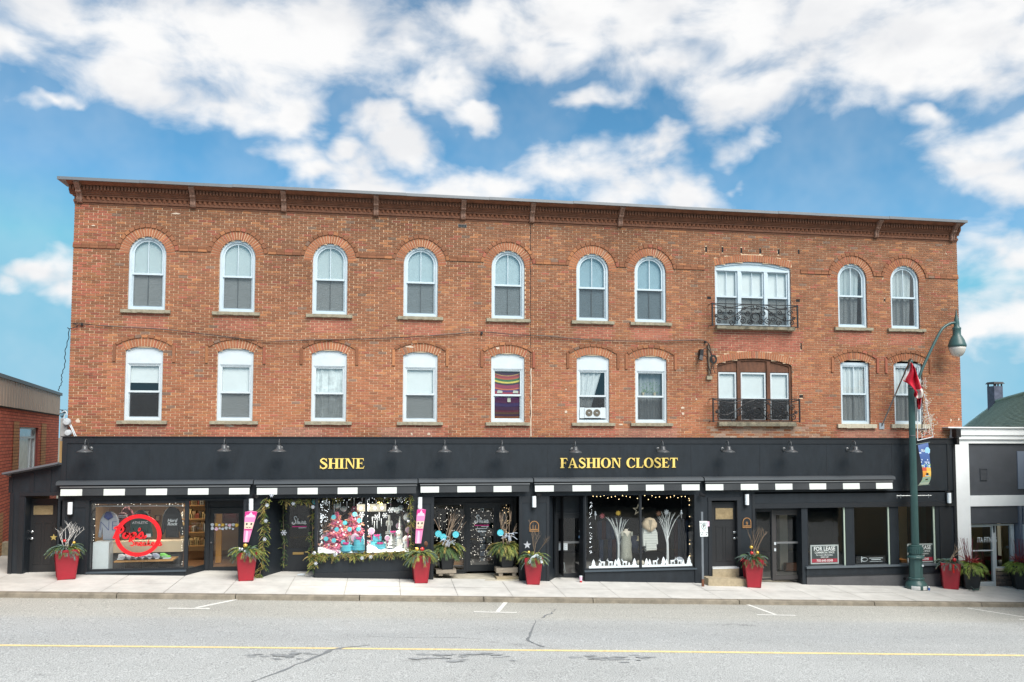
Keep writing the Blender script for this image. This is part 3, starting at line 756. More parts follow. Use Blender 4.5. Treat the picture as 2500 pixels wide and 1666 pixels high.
def outline(cx, hw, z0, zsp, zt, inset=0.0, n=20):
    ri = zt-zsp; rad = (hw*hw+ri*ri)/(2*ri); cz = zt-rad; r = rad-inset; h = hw-inset
    a = math.asin(min(1, h/r)) if r > h else math.pi/2
    pts = [(cx-h, z0+inset)] + [(cx+r*math.sin(-a+2*a*i/n), cz+r*math.cos(-a+2*a*i/n)) for i in range(n+1)] + [(cx+h, z0+inset)]
    return pts
def rect(x0, x1, z0, z1, ins=0.0): return [(x0+ins, z0+ins), (x0+ins, z1-ins), (x1-ins, z1-ins), (x1-ins, z0+ins)]
def folds(mb, x0, x1, z0, z1, y, amp=.02, n=26, taper=0.0, k=5):
    P = [(x0+(x1-x0)*i/n, y+amp*math.sin(i/n*k*2*math.pi)+amp*.5*math.sin(i*2.3)) for i in range(n+1)]
    for (a, b) in zip(P, P[1:]):
        f = lambda x: x0+(x-x0)*(1-taper)
        mb.quad((f(a[0]), a[1], z0), (f(b[0]), b[1], z0), (b[0], b[1], z1), (a[0], a[1], z1))
def flat(mb, x0, x1, z0, z1, y): mb.quad((x0, y, z0), (x1, y, z0), (x1, y, z1), (x0, y, z1))
def sill(cx, hw, z, parent, m=M_stone, h=.105, pr=.09):
    q = MB(); n = 9; w = hw
    for i in range(n):                            # hewn stone: the front edge wanders a little
        a, b = cx-w+2*w*i/n, cx-w+2*w*(i+1)/n; j = [rb.uniform(-.008, .008) for _ in range(4)]
        q.hexa([(a, -pr+j[0], z-h+j[1]), (b, -pr+j[2], z-h+j[1]), (b, -pr+j[2], z-.012), (a, -pr+j[0], z-.012), (a, .12, z-h), (b, .12, z-h), (b, .12, z+.012), (a, .12, z+.012)])
    q.build('sill', m, parent)
def sashes(par, x0, x1, z0, zm, z1, frame_m, y=.10, muntin=True, arched=None, screen=True, st=.045):
    # lower sash
    q = MB(); q.ring(rect(x0, x1, z0, zm), rect(x0, x1, z0, zm, st), y+.03, y+.065); q.build('lower_sash', frame_m, par)
    q = MB(); flat(q, x0+st, x1-st, z0+st, zm-st, y+.048); q.build('lower_pane', M_glass, par)
    q = MB()
    if arched: q.ring(outline(*arched), outline(*arched, inset=st), y, y+.035)
    else: q.ring(rect(x0, x1, zm-.03, z1), rect(x0, x1, zm-.03, z1, st), y, y+.035)
    q.build('upper_sash', frame_m, par)
    q = MB()
    if arched: q.prism(outline(*arched, inset=st-.004), y+.016, y+.019)
    else: flat(q, x0+st, x1-st, zm+.015, z1-st, y+.018)
    q.build('upper_pane', M_glass, par)
    if muntin:
        cx = (x0+x1)/2
        q = MB(); q.box(cx-.011, cx+.011, y+.006, y+.03, zm, z1-.03); q.build('muntin', frame_m, par)
        q = MB(); q.box(cx-.011, cx+.011, y+.05, y+.066, z0+.03, zm-.03); q.build('muntin', M_curtd, par)
    if screen:
        q = MB(); flat(q, x0+.03, x1-.03, z0+.03, zm-.03, y+.012); q.build('insect_screen', M_screen, par)
    q = MB(); q.box(x0, x1, y-.006, y+.028, zm-.035, zm+.022); q.build('meeting_rail', frame_m, par)
UMID = [CAM.z+v for v in ()]
for i, (cx, hw) in enumerate(zip(UX, HW)):
    zsp = WZT-RISE; zm = WZ0+1.07
    q = MB(); q.ring(outline(cx, hw, WZ0, zsp, WZT), outline(cx, hw, WZ0, zsp, WZT, .065), .055, .17)
    q.ring(outline(cx, hw, WZ0, zsp, WZT, .065), outline(cx, hw, WZ0, zsp, WZT, .085), .078, .17)
    w = q.build('window', M_bluewhite, bld)
    x0, x1 = cx-hw+.085, cx+hw-.085
    sashes(w, x0, x1, WZ0+.085, zm, WZT-.085, M_bluewhite, arched=(cx, hw-.085, zm-.03, zsp, WZT-.085))
    sill(cx, hw+.165, WZ0, w)
    q = MB()
    if i < 5: flat(q, cx-hw, cx+hw, WZ0, WZT, .176); q.build('roller_blind', M_blind if i < 3 else mat('pale_blue_blind', (.68, .78, .82), .7, noise=.06), w)
    elif i < 7:
        flat(q, cx-hw, cx+hw, WZ0, WZT, .185); q.build('roller_blind', M_blindb, w)
        q = MB(); folds(q, cx+hw-.28 if i == 6 else cx+hw-.12, cx+hw, WZ0, WZT, .20, .01, 8, k=2); q.build('curtain', M_blind, w)
    else:
        folds(q, cx-hw, cx+hw-.16, WZ0, WZT, .22, .02, 24, taper=.12, k=4); q.build('curtain', M_curtain, w)
LIB = {}
for i, (cx, hw) in enumerate(zip(LX, HW)):
    zsp = LZT-.13
    fm = M_white if i < 7 else M_bluewhite
    cap = .49 if i < 7 else 0
    q = MB(); zt_ = LZT if i < 7 else LZT-.10
    z0 = LZ0
    if i < 7:
        q.ring(outline(cx, hw, z0, zsp, LZT), outline(cx, hw, z0, zsp, LZT, .055), .05, .16)
        q.prism([(cx-hw+.05, LZT-cap)] + [p for p in outline(cx, hw, z0, zsp, LZT, .05)[1:-1]] + [(cx+hw-.05, LZT-cap)], .06, .10)
        top = LZT-cap
    else:
        top = LZT-.10; q.ring(rect(cx-hw, cx+hw, z0, top), rect(cx-hw, cx+hw, z0, top, .075), .07, .18); top -= .075
    q.ring(rect(cx-hw+.055, cx+hw-.055, z0+.055, top), rect(cx-hw+.055, cx+hw-.055, z0+.055, top, .03), .075, .16)
    w = q.build('window', fm, bld)
    if i >= 7:
        q = MB(); q.box(cx-hw, cx+hw, .16, .19, top, LZT); q.build('head_board', M_dark, w)
    x0, x1 = cx-hw+.082, cx+hw-.082
    zm = z0 + .055+(top-z0-.055)*.495
    sashes(w, x0, x1, z0+.08, zm, top-.028, fm, y=.095, muntin=(i >= 7), screen=(i != 4), st=.042)
    sill(cx, hw+.17, z0, w, M_stone if i < 7 else mat('pale_sill_stone', lin(188, 180, 160), .9, noise=.15, nscale=9, bump=.6, bscale=24), h=.10 if i < 7 else .135)
    q = MB(); ya = .172
    if i == 0: flat(q, x0, x1, zm+.25, top, ya); q.build('roller_blind', M_blind, w)
    elif i in (1, 3):
        flat(q, x0, x1, z0, top, ya); q.build('roller_blind', M_blind, w)
    elif i == 2:
        folds(q, x0, x1, z0, top, ya, .015, 20, k=3); q.build('curtain', mat('reflection_mottle', (.74, .80, .80), .8, noise=.3, nscale=5), w)  # mottled colour stands for reflections in this window's glass
    elif i == 4:
        cols = [(.10,.02,.05),(.55,.30,.10),(.35,.04,.05),(.50,.10,.04),(.05,.16,.05),(.75,.62,.10),(.05,.02,.03),(.32,.03,.07),(.60,.14,.06),(.10,.02,.14),(.38,.02,.05),(.16,.03,.14),(.09,.02,.07),(.05,.03,.11),(.06,.02,.06),(.12,.02,.04),(.10,.05,.03),(.05,.02,.05),(.20,.06,.02),(.08,.02,.08)]
        ys = [top-(top-z0)*v for v in (0, .06, .08, .12, .15, .19, .225, .26, .33, .36, .40, .47, .55, .62, .69, .76, .80, .84, .88, .95, 1)]
        for (c, zt1, zb1) in zip(cols, ys, ys[1:]):          # woven striped blanket hung as a curtain
            q.cur = c; m = 10
            for k in range(m):
                u, v = k/m, (k+1)/m; s = lambda t: -.10*(1-(2*t-1)**2)*(zt1-z0)/(top-z0)-.0
                q.quad((x0+(x1-x0)*u, ya, zb1+s(u)), (x0+(x1-x0)*v, ya, zb1+s(v)), (x0+(x1-x0)*v, ya, zt1+s(v)), (x0+(x1-x0)*u, ya, zt1+s(u)))
        q.build('striped_blanket', mat('blanket', (.2, .05, .05), .9, attr=True), w)
        q = MB()
        for (xa, s) in ((x0+.12, 1), (x1-.26, -1)):
            q.prism([(xa, zm+.06), (xa+.17, zm+.06), (xa+.17+.0*s, zm+.13), (xa+.02, zm+.15)], ya-.02, ya-.012)
        q.box(x0+.45, x0+.55, ya-.02, ya-.012, zm-.22, zm-.09); q.build('woven_emblem', mat('emblem', (.6, .6, .5), .8), w)
    elif i == 5:
        folds(q, x0, x1-.12, zm-.35, top, ya, .025, 22, taper=.45, k=4); q.build('curtain', M_curtain, w)
    elif i == 6:
        folds(q, x0, x1, z0, top, ya+.12, .025, 22, k=4); q.build('curtain', M_curtd, w)
    else:
        folds(q, x0, x1, z0, top, ya, .02, 24, k=5); q.build('curtain', M_curtain, w)
    if i in (0, 4):
        pass
    LIB[i] = (w, x0, x1, z0, zm, top)
# twin-fan ventilator standing in the sixth lower window
w, x0, x1, z0, zm, top = LIB[5]
fx = (x0+x1)/2; fz = z0+.16
f = thing('window_fan', 'white twin-fan ventilator standing in the lower window behind a leaning curtain', 'fan', (fx, .05, fz))
q = MB(); q.box(x0+.02, fx-.27, .06, .08, fz-.02, fz+.32).box(fx+.27, x1-.02, .06, .08, fz-.02, fz+.32); q.build('side_panel', M_white, f)
q = MB(); q.box(fx-.27, fx+.27, .04, .10, fz-.01, fz+.31); q.build('housing', M_white, f)
for s in (-1, 1):
    c = (fx+s*.125, .036, fz+.15); q = MB()
    q.prism([(c[0]+.113*math.cos(t), c[2]+.113*math.sin(t)) for t in [2*math.pi*k/20 for k in range(20)]], .032, .04); gr = q.build('fan_grille', mat('fan_brown', (.10, .085, .06), .6), f)
    q = MB()
    for r in (.03, .055, .08, .105):
        q.tube([(c[0]+r*math.cos(t), .029, c[2]+r*math.sin(t)) for t in [2*math.pi*k/18 for k in range(19)]], .004, 4, False)
    q.build('wire_guard', mat('fan_wire', (.3, .27, .22), .5), gr)
    q = MB(); q.box(c[0]-.03, c[0]+.03, .022, .03, c[2]-.01, c[2]+.01); q.build('fan_badge', M_white, gr)
# houseplants in the seventh lower window
w, x0, x1, z0, zm, top = LIB[6]
M_leafp = mat('houseplant_leaf', (.14, .25, .10), .6, island=.35)
for (px_, lab) in ((x0+.25, 'trailing houseplant in a small pot, left one in the lower window'), (x1-.25, 'spindly houseplant beside the potted one in the lower window')):
    hp = thing('houseplant', lab, 'plant', (px_, .26, zm+.04), 'houseplants behind the window')
    q = MB(); q.lathe([(.04, 0), (.055, .09), (.05, .09)], (px_, .26, zm+.04), 10); q.build('pot', mat('pot_cream', (.6, .5, .35), .6), hp)
    q = MB()
    for k in range(60):
        a, b, c = px_+random.gauss(0, .13), .26+random.uniform(-.03, .03), zm+.12+abs(random.gauss(0, .16)); l = random.uniform(.03, .06); t = random.uniform(0, 6.28)
        q.quad((a, b, c), (a+l*.5*math.cos(t+.5), b, c+l*.5*math.sin(t+.5)), (a+l*math.cos(t), b-.01, c+l*math.sin(t)), (a+l*.5*math.cos(t-.5), b, c+l*.5*math.sin(t-.5)))
    q.build('leaves', M_leafp, hp, kind='stuff')
# the two triple windows with balconet railings
def triple(cx, hw, z0, zsp, zt, upper):
    fm = M_bluewhite if upper else M_brownwood
    q = MB(); q.ring(outline(cx, hw, z0, zsp, zt), outline(cx, hw, z0, zsp, zt, .07), .05, .2)
    w = q.build('window', fm, bld)
    top = zsp-.10 if upper else Z(909, .1, 1838)
    q = MB(); q.prism([(cx-hw+.06, top)] + outline(cx, hw, z0, zsp, zt, .06)[1:-1] + [(cx+hw-.06, top)], .085, .12); q.build('head_panel', fm, w)
    if upper: q = MB(); q.box(cx-hw+.05, cx+hw-.05, .04, .10, top-.04, top+.03); q.build('head_moulding', fm, w)
    ed = [cx-hw+.07, cx-hw/3-.02, cx+hw/3+.02, cx+hw-.07] if upper else [cx-hw+.05, X(1803, .1, 960), X(1875, .1, 960), cx+hw-.05]
    for e in ed[1:3]:
        q = MB(); q.box(e-.06, e+.06, .045, .15, z0+.02, zt-.1 if not upper else top); q.build('mullion_post', fm, w)
    for a, b in zip(ed, ed[1:]):
        a_, b_ = a+(.06 if a != ed[0] else .0), b-(.06 if b != ed[3] else .0)
        zm = z0 + (top-z0)*(.53 if upper else .47)
        if not upper: a_ += .02; b_ -= .02
        sf = M_bluewhite if upper else M_white
        sashes(w, a_, b_, z0+.05, zm, top-.02, sf, y=.095, muntin=upper, screen=True, st=.05)
        q = MB(); flat(q, a_, b_, zm-.5 if upper else zm-.02, top, .172); q.build('roller_blind', M_blind, w)
        if upper: q = MB(); folds(q, a_, b_, z0, zm-.4, .24, .015, 14, k=3); q.build('curtain', M_curtain, w)
    sill(cx+.02, hw+.03, z0, w, M_stone, .13 if not upper else .11, .16)
    return w
w1 = triple(bcx, bhw, BUZ0, BUZT-BUR, BUZT, True)
w2 = triple(lcx, lhw, BLZ0, BLZT-BLR, BLZT, False)
def spiral(cx, cz, r, turns, a0, sgn, y, n=22):
    return [(cx+r*(1-.8*i/n)*math.cos(a0+sgn*turns*2*math.pi*i/n), y, cz+r*(1-.8*i/n)*math.sin(a0+sgn*turns*2*math.pi*i/n)) for i in range(n+1)]
def railing(x0, x1, z0, z1, label):
    y = -.30; cx = (x0+x1)/2; H = z1-z0; Wd = x1-x0
    o = thing('balcony_railing', label, 'railing', (cx, y, z0), 'wrought-iron balconet railings')
    q = MB(); q.box(x0, x1, y-.012, y+.012, z1-.025, z1).box(x0, x1, y-.01, y+.01, z1-.165, z1-.145).box(x0, x1, y-.012, y+.012, z0, z0+.02); q.build('rail', M_iron, o)
    for xe in (x0, x1):
        q = MB(); q.box(xe-.02, xe+.02, y-.02, y+.02, z0-.02, z1+.01); q.build('end_post', M_iron, o)
        q = MB(); q.box(xe-.012, xe+.012, y+.02, .02, z1-.02, z1).box(xe-.012, xe+.012, y+.02, .02, z0, z0+.02); q.build('wall_bar', M_iron, o)
    for k in (1, 2): 
        xe = x0+Wd*k/3+(.02 if k == 1 else -.02)
        q = MB(); q.box(xe-.008, xe+.008, y-.008, y+.008, z0, z1-.15); q.build('baluster', M_iron, o)
    for s in (-1, 1):
        P = lambda u, v: (cx+s*u*Wd/2, y, z0+v*H)
        q = MB(); q.tube(bez([P(.95, .45), P(.75, .28), P(.5, .45), P(.25, .8), P(.05, .92)], 6), .017, 5); q.tube(bez([P(.98, .95), P(.6, .82), P(.3, .95), P(.05, .98)], 6), .016, 5)
        for (u, v, r, t, a, g_) in ((.82, .62, .10, 1.4, 0, 1), (.58, .62, .09, 1.4, 3.1, -1), (.85, .2, .09, 1.3, 1.5, -1), (.55, .15, .10, 1.3, 0, 1), (.30, .25, .12, 1.5, 2, 1), (.18, .58, .10, 1.4, 3, -1), (.13, .2, .10, 1.5, 0, 1), (.38, .55, .07, 1.2, 1, 1), (.06, .78, .05, 1.0, 0, 1), (.68, .35, .08, 1.2, 2, -1), (.42, .32, .09, 1.4, 0, -1), (.72, .82, .06, 1.1, 1, 1), (.92, .42, .06, 1.2, 2, 1), (.25, .82, .06, 1.1, 3, -1)):
            c = P(u, v); q.tube(spiral(c[0], c[2], r*H/.72, t, a, g_*s, y), .017, 5)
        q.build('scrollwork', M_iron, o)
    q = MB(); q.tube(spiral(cx, z0+.42*H, .17, .98, 0, 1, y)[:20], .017, 5); q.tube([(cx+.16*math.cos(t), y, z0+.40*H+.16*math.sin(t)) for t in [2*math.pi*k/20 for k in range(21)]], .017, 5, False)
    q.tube([(cx+.06*math.cos(t), y, z1-.08+.06*math.sin(t)) for t in [2*math.pi*k/14 for k in range(15)]], .012, 5, False); q.build('centre_scroll', M_iron, o)
railing(X(1739, -.3, 770), X(1947, -.3, 770), Z(797, -.3, 1840), Z(743, -.3, 1840), 'black scrolled iron railing across the upper triple window')
railing(X(1741, -.3, 1000), X(1952, -.3, 1000), Z(1030, -.3, 1840), Z(974, -.3, 1840), 'black scrolled iron railing across the lower brown-framed triple window')
# vent grille, chimney-like cable post, cables
q = MB(); vx, vz = X(1129, 0, 552), Z(552, 0, 1129); q.box(vx-.13, vx+.13, -.012, .015, vz-.045, vz+.045); vg = q.build('vent_grille', mat('vent_grey', (.12, .13, .13), .6), bld)
for k in range(5): q = MB(); q.box(vx-.115+k*.048, vx-.085+k*.048, -.018, -.011, vz-.03, vz+.03); q.build('vent_slat', M_dark, vg)
q = MB(); cxk = X(1295, 0, 650); pts = [(cxk+.012*math.sin(k*2.1), ZT-.05-k*.235) for k in range(27)]; q.ribbon(pts, [.018 if k < 12 else .012 for k in range(27)], -.0065, -.0055); q.build('party_wall_crack', M_dark, bld)
M_cable = mat('cable_black', (.02, .02, .02), .6)
def pxpath(pts, Y, n=6): return bez([tuple(at(x, y, Y)) for x, y in pts], n)
cb = thing('facade_cable', 'bundle of black service cables strung across the brick front between the two window rows', 'cable', tuple(at(176, 792, -.05)))
p1 = [(174, 790), (200, 790), (260, 797), (400, 805), (520, 818), (650, 833), (760, 831), (870, 828), (1000, 823), (1100, 817), (1176, 811), (1260, 817), (1340, 822), (1420, 829), (1520, 832), (1620, 833), (1705, 831), (1722, 833)]
q = MB(); q.tube(pxpath(p1, -.06), .009, 5); q.build('cable', M_cable, cb)
q = MB(); q.tube(pxpath([(x, y+2.2*math.sin(i*1.9)) for i, (x, y) in enumerate(p1)], -.05), .006, 5); q.build('cable', mat('cable_grey', (.2, .19, .17), .6), cb)
for (x, y) in ((1176, 813), (200, 791), (1722, 834)): p = at(x, y, -.03); q = MB(); q.box(p.x-.03, p.x+.03, -.06, .01, p.z-.05, p.z+.02); q.build('cable_anchor', M_iron, cb)
dc = thing('twisted_drop_cable', 'twisted cable hanging from the brick corner to the neighbouring roof edge', 'cable', tuple(at(170, 800, -.05)))
a, b = at(168, 803, -.05), at(144, 955, 3.0); P = []
for i in range(61):
    t = i/60; p = a.lerp(b, t); p.z -= .25*math.sin(math.pi*t); P.append((p.x+.012*math.cos(i*1.15)+.02*math.sin(i*.31), p.y+.012*math.sin(i*1.15), p.z))
q = MB(); q.tube(P, .011, 5); q.build('cable', M_cable, dc)
q = MB(); q.tube(bez([tuple(at(178, 790, -.05)), tuple(at(190, 796, -.08)), tuple(at(170, 803, -.06)), tuple(at(165, 800, -.05))], 6), .012, 5); q.build('cable_loop', M_cable, dc)
# service mast, lamp and cable coil beside the lower triple window
sm = thing('service_mast', 'old cable mast with coiled wire on the brick beside the brown-framed window', 'cable mast', tuple(at(1731, 923, -.06)))
p0, p1_ = at(1730, 840, -.06), at(1732, 918, -.06)
q = MB(); q.tube([p0, p1_], .035, 8); q.build('pipe', mat('rusty_pipe', lin(120, 104, 88), .8, noise=.4, nscale=20), sm)
q = MB(); q.box(p1_.x-.09, p1_.x+.09, -.08, .01, p1_.z-.12, p1_.z); q.build('mortar_lump', M_stone, sm)
c = at(1741, 878, -.08); q = MB()
for r in (.08, .1, .115): q.tube([(c.x+r*math.cos(t), c.y-r*.2, c.z+r*math.sin(t)*1.25) for t in [2*math.pi*k/18 for k in range(19)]], .014, 5, False)
q.build('coiled_wire', M_cable, sm)
for pts in ([(1712, 858), (1724, 850), (1734, 860), (1738, 890), (1733, 915)], [(1712, 866), (1724, 872), (1730, 895), (1737, 915)], [(1720, 833), (1730, 840), (1736, 860), (1742, 900), (1746, 912)]):
    q = MB(); q.tube(pxpath(pts, -.1), .011, 5); q.build('wire', M_cable, sm)
fl = thing('floodlight', 'small black floodlight on the brick beside the cable mast', 'floodlight', tuple(at(1712, 862, -.1)))
c = at(1712, 862, -.12); q = MB(); q.hexa([(c.x-.06, c.y-.05, c.z-.10), (c.x+.05, c.y-.05, c.z-.12), (c.x+.07, c.y-.05, c.z+.10), (c.x-.04, c.y-.05, c.z+.12), (c.x-.06, 0, c.z-.10), (c.x+.05, 0, c.z-.12), (c.x+.07, 0, c.z+.10), (c.x-.04, 0, c.z+.12)]); q.build('driver_box', M_iron, fl)
q = MB(); q.hexa([(c.x-.13, c.y-.16, c.z-.22), (c.x-.02, c.y-.16, c.z-.26), (c.x+.03, c.y-.08, c.z-.1), (c.x-.07, c.y-.08, c.z-.07), (c.x-.13, c.y-.04, c.z-.22), (c.x-.02, c.y-.04, c.z-.26), (c.x+.03, c.y, c.z-.1), (c.x-.07, c.y, c.z-.07)]); q.build('lamp_head', M_iron, fl)
# ------------------------------------------------------------------ the black shopfront
YF = -.20                                        # front of the shopfront boards
def gx(px, Y=YF, py=1300): return X(px, Y, py)
def bx(name, x0, x1, y0, y1, z0, z1, m=M_black, parent=bld): q = MB(); q.box(x0, x1, y0, y1, z0, z1); return q.build(name, m, parent)
FX0, FX1 = X(152, YF, 1100), X(2331, YF, 1100)
FZT = Z(1069.5, YF, 1250); FZB = Z(1212, -.2, 1250)
fas = bx('fascia', FX0, FX1, YF, .05, FZB, FZT)
bx('fascia_cap', FX0-.03, FX1+.03, YF-.05, .06, FZT, FZT+.025, mat('cap_flashing', (.03, .03, .033), .4), fas)
bx('fascia_top_board', FX0, FX1, YF-.02, YF-.001, FZT-.175, FZT-.001, M_black2, fas)
bx('fascia_end_board', FX0, FX0+.13, YF-.02, YF-.001, FZB+.3, FZT-.176, M_black2, fas)
bx('fascia_end_board', FX1-.30, FX1-.22, YF-.02, YF-.001, FZB-.2, FZT-.176, M_black2, fas)
bx('fascia_end_board', FX1-.10, FX1, YF-.025, YF-.001, 0-.6, FZT-.176, M_black2, fas)
for k in range(1, 12):                            # seams of the plywood fascia sheets
    xx = FX0+(FX1-FX0)*k/12; bx('fascia_seam', xx-.006, xx+.006, YF-.0045, YF-.0005, FZB+.3, FZT-.18, M_black2, fas)
def pil(px0, px1, label_trim=True, z1=None, Y=YF):
    x0, x1 = gx(px0), gx(px1); zb = g(x0)-.25; z1 = z1 or FZB
    p = bx('pilaster', x0, x1, Y, .3, zb, z1)
    if label_trim:
        bx('pilaster_trim', x0+.01, x0+.09, Y-.018, Y-.001, zb, z1-.001, M_black2, p); bx('pilaster_trim', x1-.09, x1-.01, Y-.018, Y-.001, zb, z1-.001, M_black2, p)
        bx('pilaster_trim', x0+.092, x1-.092, Y-.016, Y-.001, z1-.2, z1-.002, M_black2, p)
    return p
# --- Pop's bay
pil(150, 217)
WT = Z(1223, -.12, 340)
x0, x1 = gx(217, -.14), gx(452, -.14); zsill = Z(1394, -.14, 340)
def shopwin(px0, px1, pyt, pyb, px_for, mull=(), Y=-.12, base=True, name='shop_window', edge=None, post=.06):
    x0, x1 = gx(px0, Y), gx(px1, Y); zt, zb = Z(pyt, Y, px_for), Z(pyb, Y, px_for)
    q = MB(); q.ring(rect(x0, x1, zb, zt), rect(x0, x1, zb, zt, post), Y-.03, Y+.05); w = q.build(name, M_black2, bld)
    xs = [x0+post] + [gx(m, Y) for m in mull] + [x1-post]
    for k, (a, b) in enumerate(zip(xs, xs[1:])):
        q = MB(); flat(q, a, b, zb+post, zt-post, Y+.01); q.build('pane', M_shop, w)
        if k: q = MB(); q.box(a-.035, a+.035, Y-.035, Y+.06, zb+.02, zt-.02); q.build('mullion', M_black2, w)
    q = MB(); q.box(x0-.02, x1+.02, Y-.10, Y+.05, zb-.05, zb-.001); q.build('ledge', mat('ledge_black', lin(70, 80, 88), .4), w)
    if base: bx('stall_riser', x0, x1, Y-.05, .2, min(g(x0), g(x1))-.3, zb-.052, M_black, w)
    bx('transom_panel', x0, x1, Y-.02, .2, zt+.001, max(FZB, zt)+.05, M_black, w)
    return w, x0, x1, zb, zt
pops = shopwin(217, 456, 1224, 1393, 340)
# slanting side light of the Pop's entrance, and its door
YD = .80
xa, xb = gx(456, -.12), X(505, YD, 1300); zt = pops[4]; zb = Z(1385, .3, 480)
q = MB(); q.hexa([(xa, -.14, zb-.7), (xb, YD, zb-.7), (xb, YD, zb), (xa, -.14, zb), (xa-.06, -.10, zb-.7), (xb-.06, YD, zb-.7), (xb-.06, YD, zb), (xa-.06, -.10, zb)])
sw = q.build('side_light', M_black, bld)
q = MB(); q.quad((xa, -.12, zb), (xb, YD-.04, zb), (xb, YD-.04, zt), (xa, -.12, zt)); q.build('pane', M_shop, sw)
q = MB(); q.box(xa-.04, xa+.05, -.16, -.08, zb, zt+.05).box(xb-.05, xb+.04, YD-.06, YD+.04, zb-.7, zt+.05); q.build('corner_post', M_black2, sw)
def door(name, px0, px1, Y, py_t, py_b, lab=None, stile=.11, brail=.22, trail=.12, fm=M_black2, glass=True, midrail=None):
    x0, x1 = X(px0, Y, 1300), X(px1, Y, 1300); pm = (px0+px1)/2; zt, zb = Z(py_t, Y, pm), Z(py_b, Y, pm)
    q = MB(); q.ring([(x0, zb), (x0, zt), (x1, zt), (x1, zb)], [(x0+.05, zb), (x0+.05, zt-.05), (x1-.05, zt-.05), (x1-.05, zb)], Y-.05, Y+.08)
    d = q.build(name, fm, bld); a, b = x0+.055, x1-.055; t = zt-.055
    q = MB(); q.ring([(a, zb+.02), (a, t), (b, t), (b, zb+.02)], [(a+stile, zb+brail), (a+stile, t-trail), (b-stile, t-trail), (b-stile, zb+brail)], Y-.02, Y+.03); lf = q.build('leaf', fm, d)
    q = MB(); flat(q, a+stile, b-stile, zb+brail, t-trail, Y+.005); q.build('pane', M_shop, d)
    if midrail: q = MB(); zz = Z(midrail, Y, pm); q.box(a+stile, b-stile, Y-.03, Y+.02, zz-.03, zz+.03); q.build('mid_rail', M_metal, d)
    return d, x0, x1, zb, zt
dp = door('shop_door', 508, 596, YD, 1240, 1402)
q = MB(); q.ball((dp[1]+.11, YD-.06, dp[3]+.95), .028); q.build('door_knob', M_metal, dp[0])
bx('recess_head', xa, gx(597), -.14, .30, zt, FZB+.02)
bx('recess_side', gx(595), gx(602), YF+.02, YD+.05, g(-4)-.3, FZB)
q = MB(); q.quad((xa-.3, YF-.05, zt+.06), (gx(600), YF-.05, zt+.06), (gx(600), 1.2, zt+.06), (xa-.3, 1.2, zt+.06)); q.build('recess_soffit', M_black, bld)
bx('door_transom', X(500, YD, 1250), X(600, YD, 1250), YD-.02, YD+.1, dp[4], FZB+.1)
pil(593, 643)
# --- Shine door with slanting side wall
xa, xb = gx(643), X(691, .85, 1300)
q = MB(); q.hexa([(xa, YF, g(xa)-.3), (xb, .85, g(xb)-.3), (xb, .85, FZB), (xa, YF, FZB), (xa-.12, YF+.02, g(xa)-.3), (xb-.12, .87, g(xb)-.3), (xb-.12, .87, FZB), (xa-.12, YF+.02, FZB)]); q.build('slanting_wall', M_black, bld)
ds = door('shop_door', 690, 772, .85, 1218, 1396, stile=.14, brail=.72, trail=.14)
q = MB(); zz = Z(1351, .83, 730); xx = X(728, .8, 1350); q.box(xx-.16, xx+.16, .80, .84, zz-.035, zz+.035); q.build('letter_plate', mat('brass', (.45, .30, .12), .35, metal=.8), ds[0])
q = MB(); q.box(ds[1], ds[2], .78, .82, ds[3]-.02, ds[3]+.02); q.build('kick_strip', M_metal, ds[0])
bx('door_transom', X(685, .85, 1250), X(780, .85, 1250), .84, .95, ds[4], FZB+.1)
q = MB(); q.quad((xa-.2, YF-.02, FZB-.02), (gx(775), YF-.02, FZB-.02), (gx(775), 1.1, FZB-.02), (xa-.2, 1.1, FZB-.02)); q.build('recess_soffit', M_black, bld)
shine = shopwin(770, 1004, 1203, 1355, 885, mull=(893.5,))
xs_, = (gx(770, -.12),)
bx('return_wall', xs_-.03, xs_+.05, -.12, .9, g(xs_)-.3, FZB)
bx('plinth', shine[1]-.005, shine[2]+.002, -.185, -.17, g(1)-.3, Z(1397, -.18, 885), M_black2, shine[0])
vx, vz = X(995, -.18, 1387), Z(1387, -.18, 995); q = MB(); q.box(vx-.075, vx+.075, -.19, -.17, vz-.07, vz+.07); lv = q.build('louvre_vent', M_black2, shine[0])
pil(1004, 1059)
# --- central recessed entrance, number 13
YE = 1.0
e0, e1 = gx(1059), gx(1267)
bx('recess_side', e0-.1, e0, YF+.02, YE+.1, g(e0)-.3, FZB); bx('recess_side', e1, e1+.1, YF+.02, YE+.1, g(e1)-.3, FZB)
de = door('shop_door', 1137, 1217, YE, 1228, 1396, stile=.10, brail=.22)
for (pa, pb) in ((1040, 1137), (1217, 1285)):
    a, b = max(e0, X(pa, YE, 1300)), min(e1, X(pb, YE, 1300)); q = MB(); q.ring(rect(a, b, Z(1394, YE, 1180), de[4]), rect(a, b, Z(1394, YE, 1180), de[4], .06), YE-.03, YE+.04); s = q.build('side_light', M_black2, bld)
    q = MB(); flat(q, a+.06, b-.06, Z(1394, YE, 1180)+.06, de[4]-.06, YE); q.build('pane', M_shop, s)
    bx('kick_panel', a, b, YE-.02, YE+.05, g(b)-.3, Z(1390, YE, 1180), M_black2, s)
bx('door_transom', e0, e1, YE-.02, YE+.1, de[4]+.001, FZB+.1)
q = MB(); q.quad((e0, YF-.02, FZB-.04), (e1, YF-.02, FZB-.04), (e1, YE+.1, FZB-.04), (e0, YE+.1, FZB-.04)); q.build('recess_soffit', M_black, bld)
zst0 = Z(1401, .9, 1180)
q = MB(); n = 8
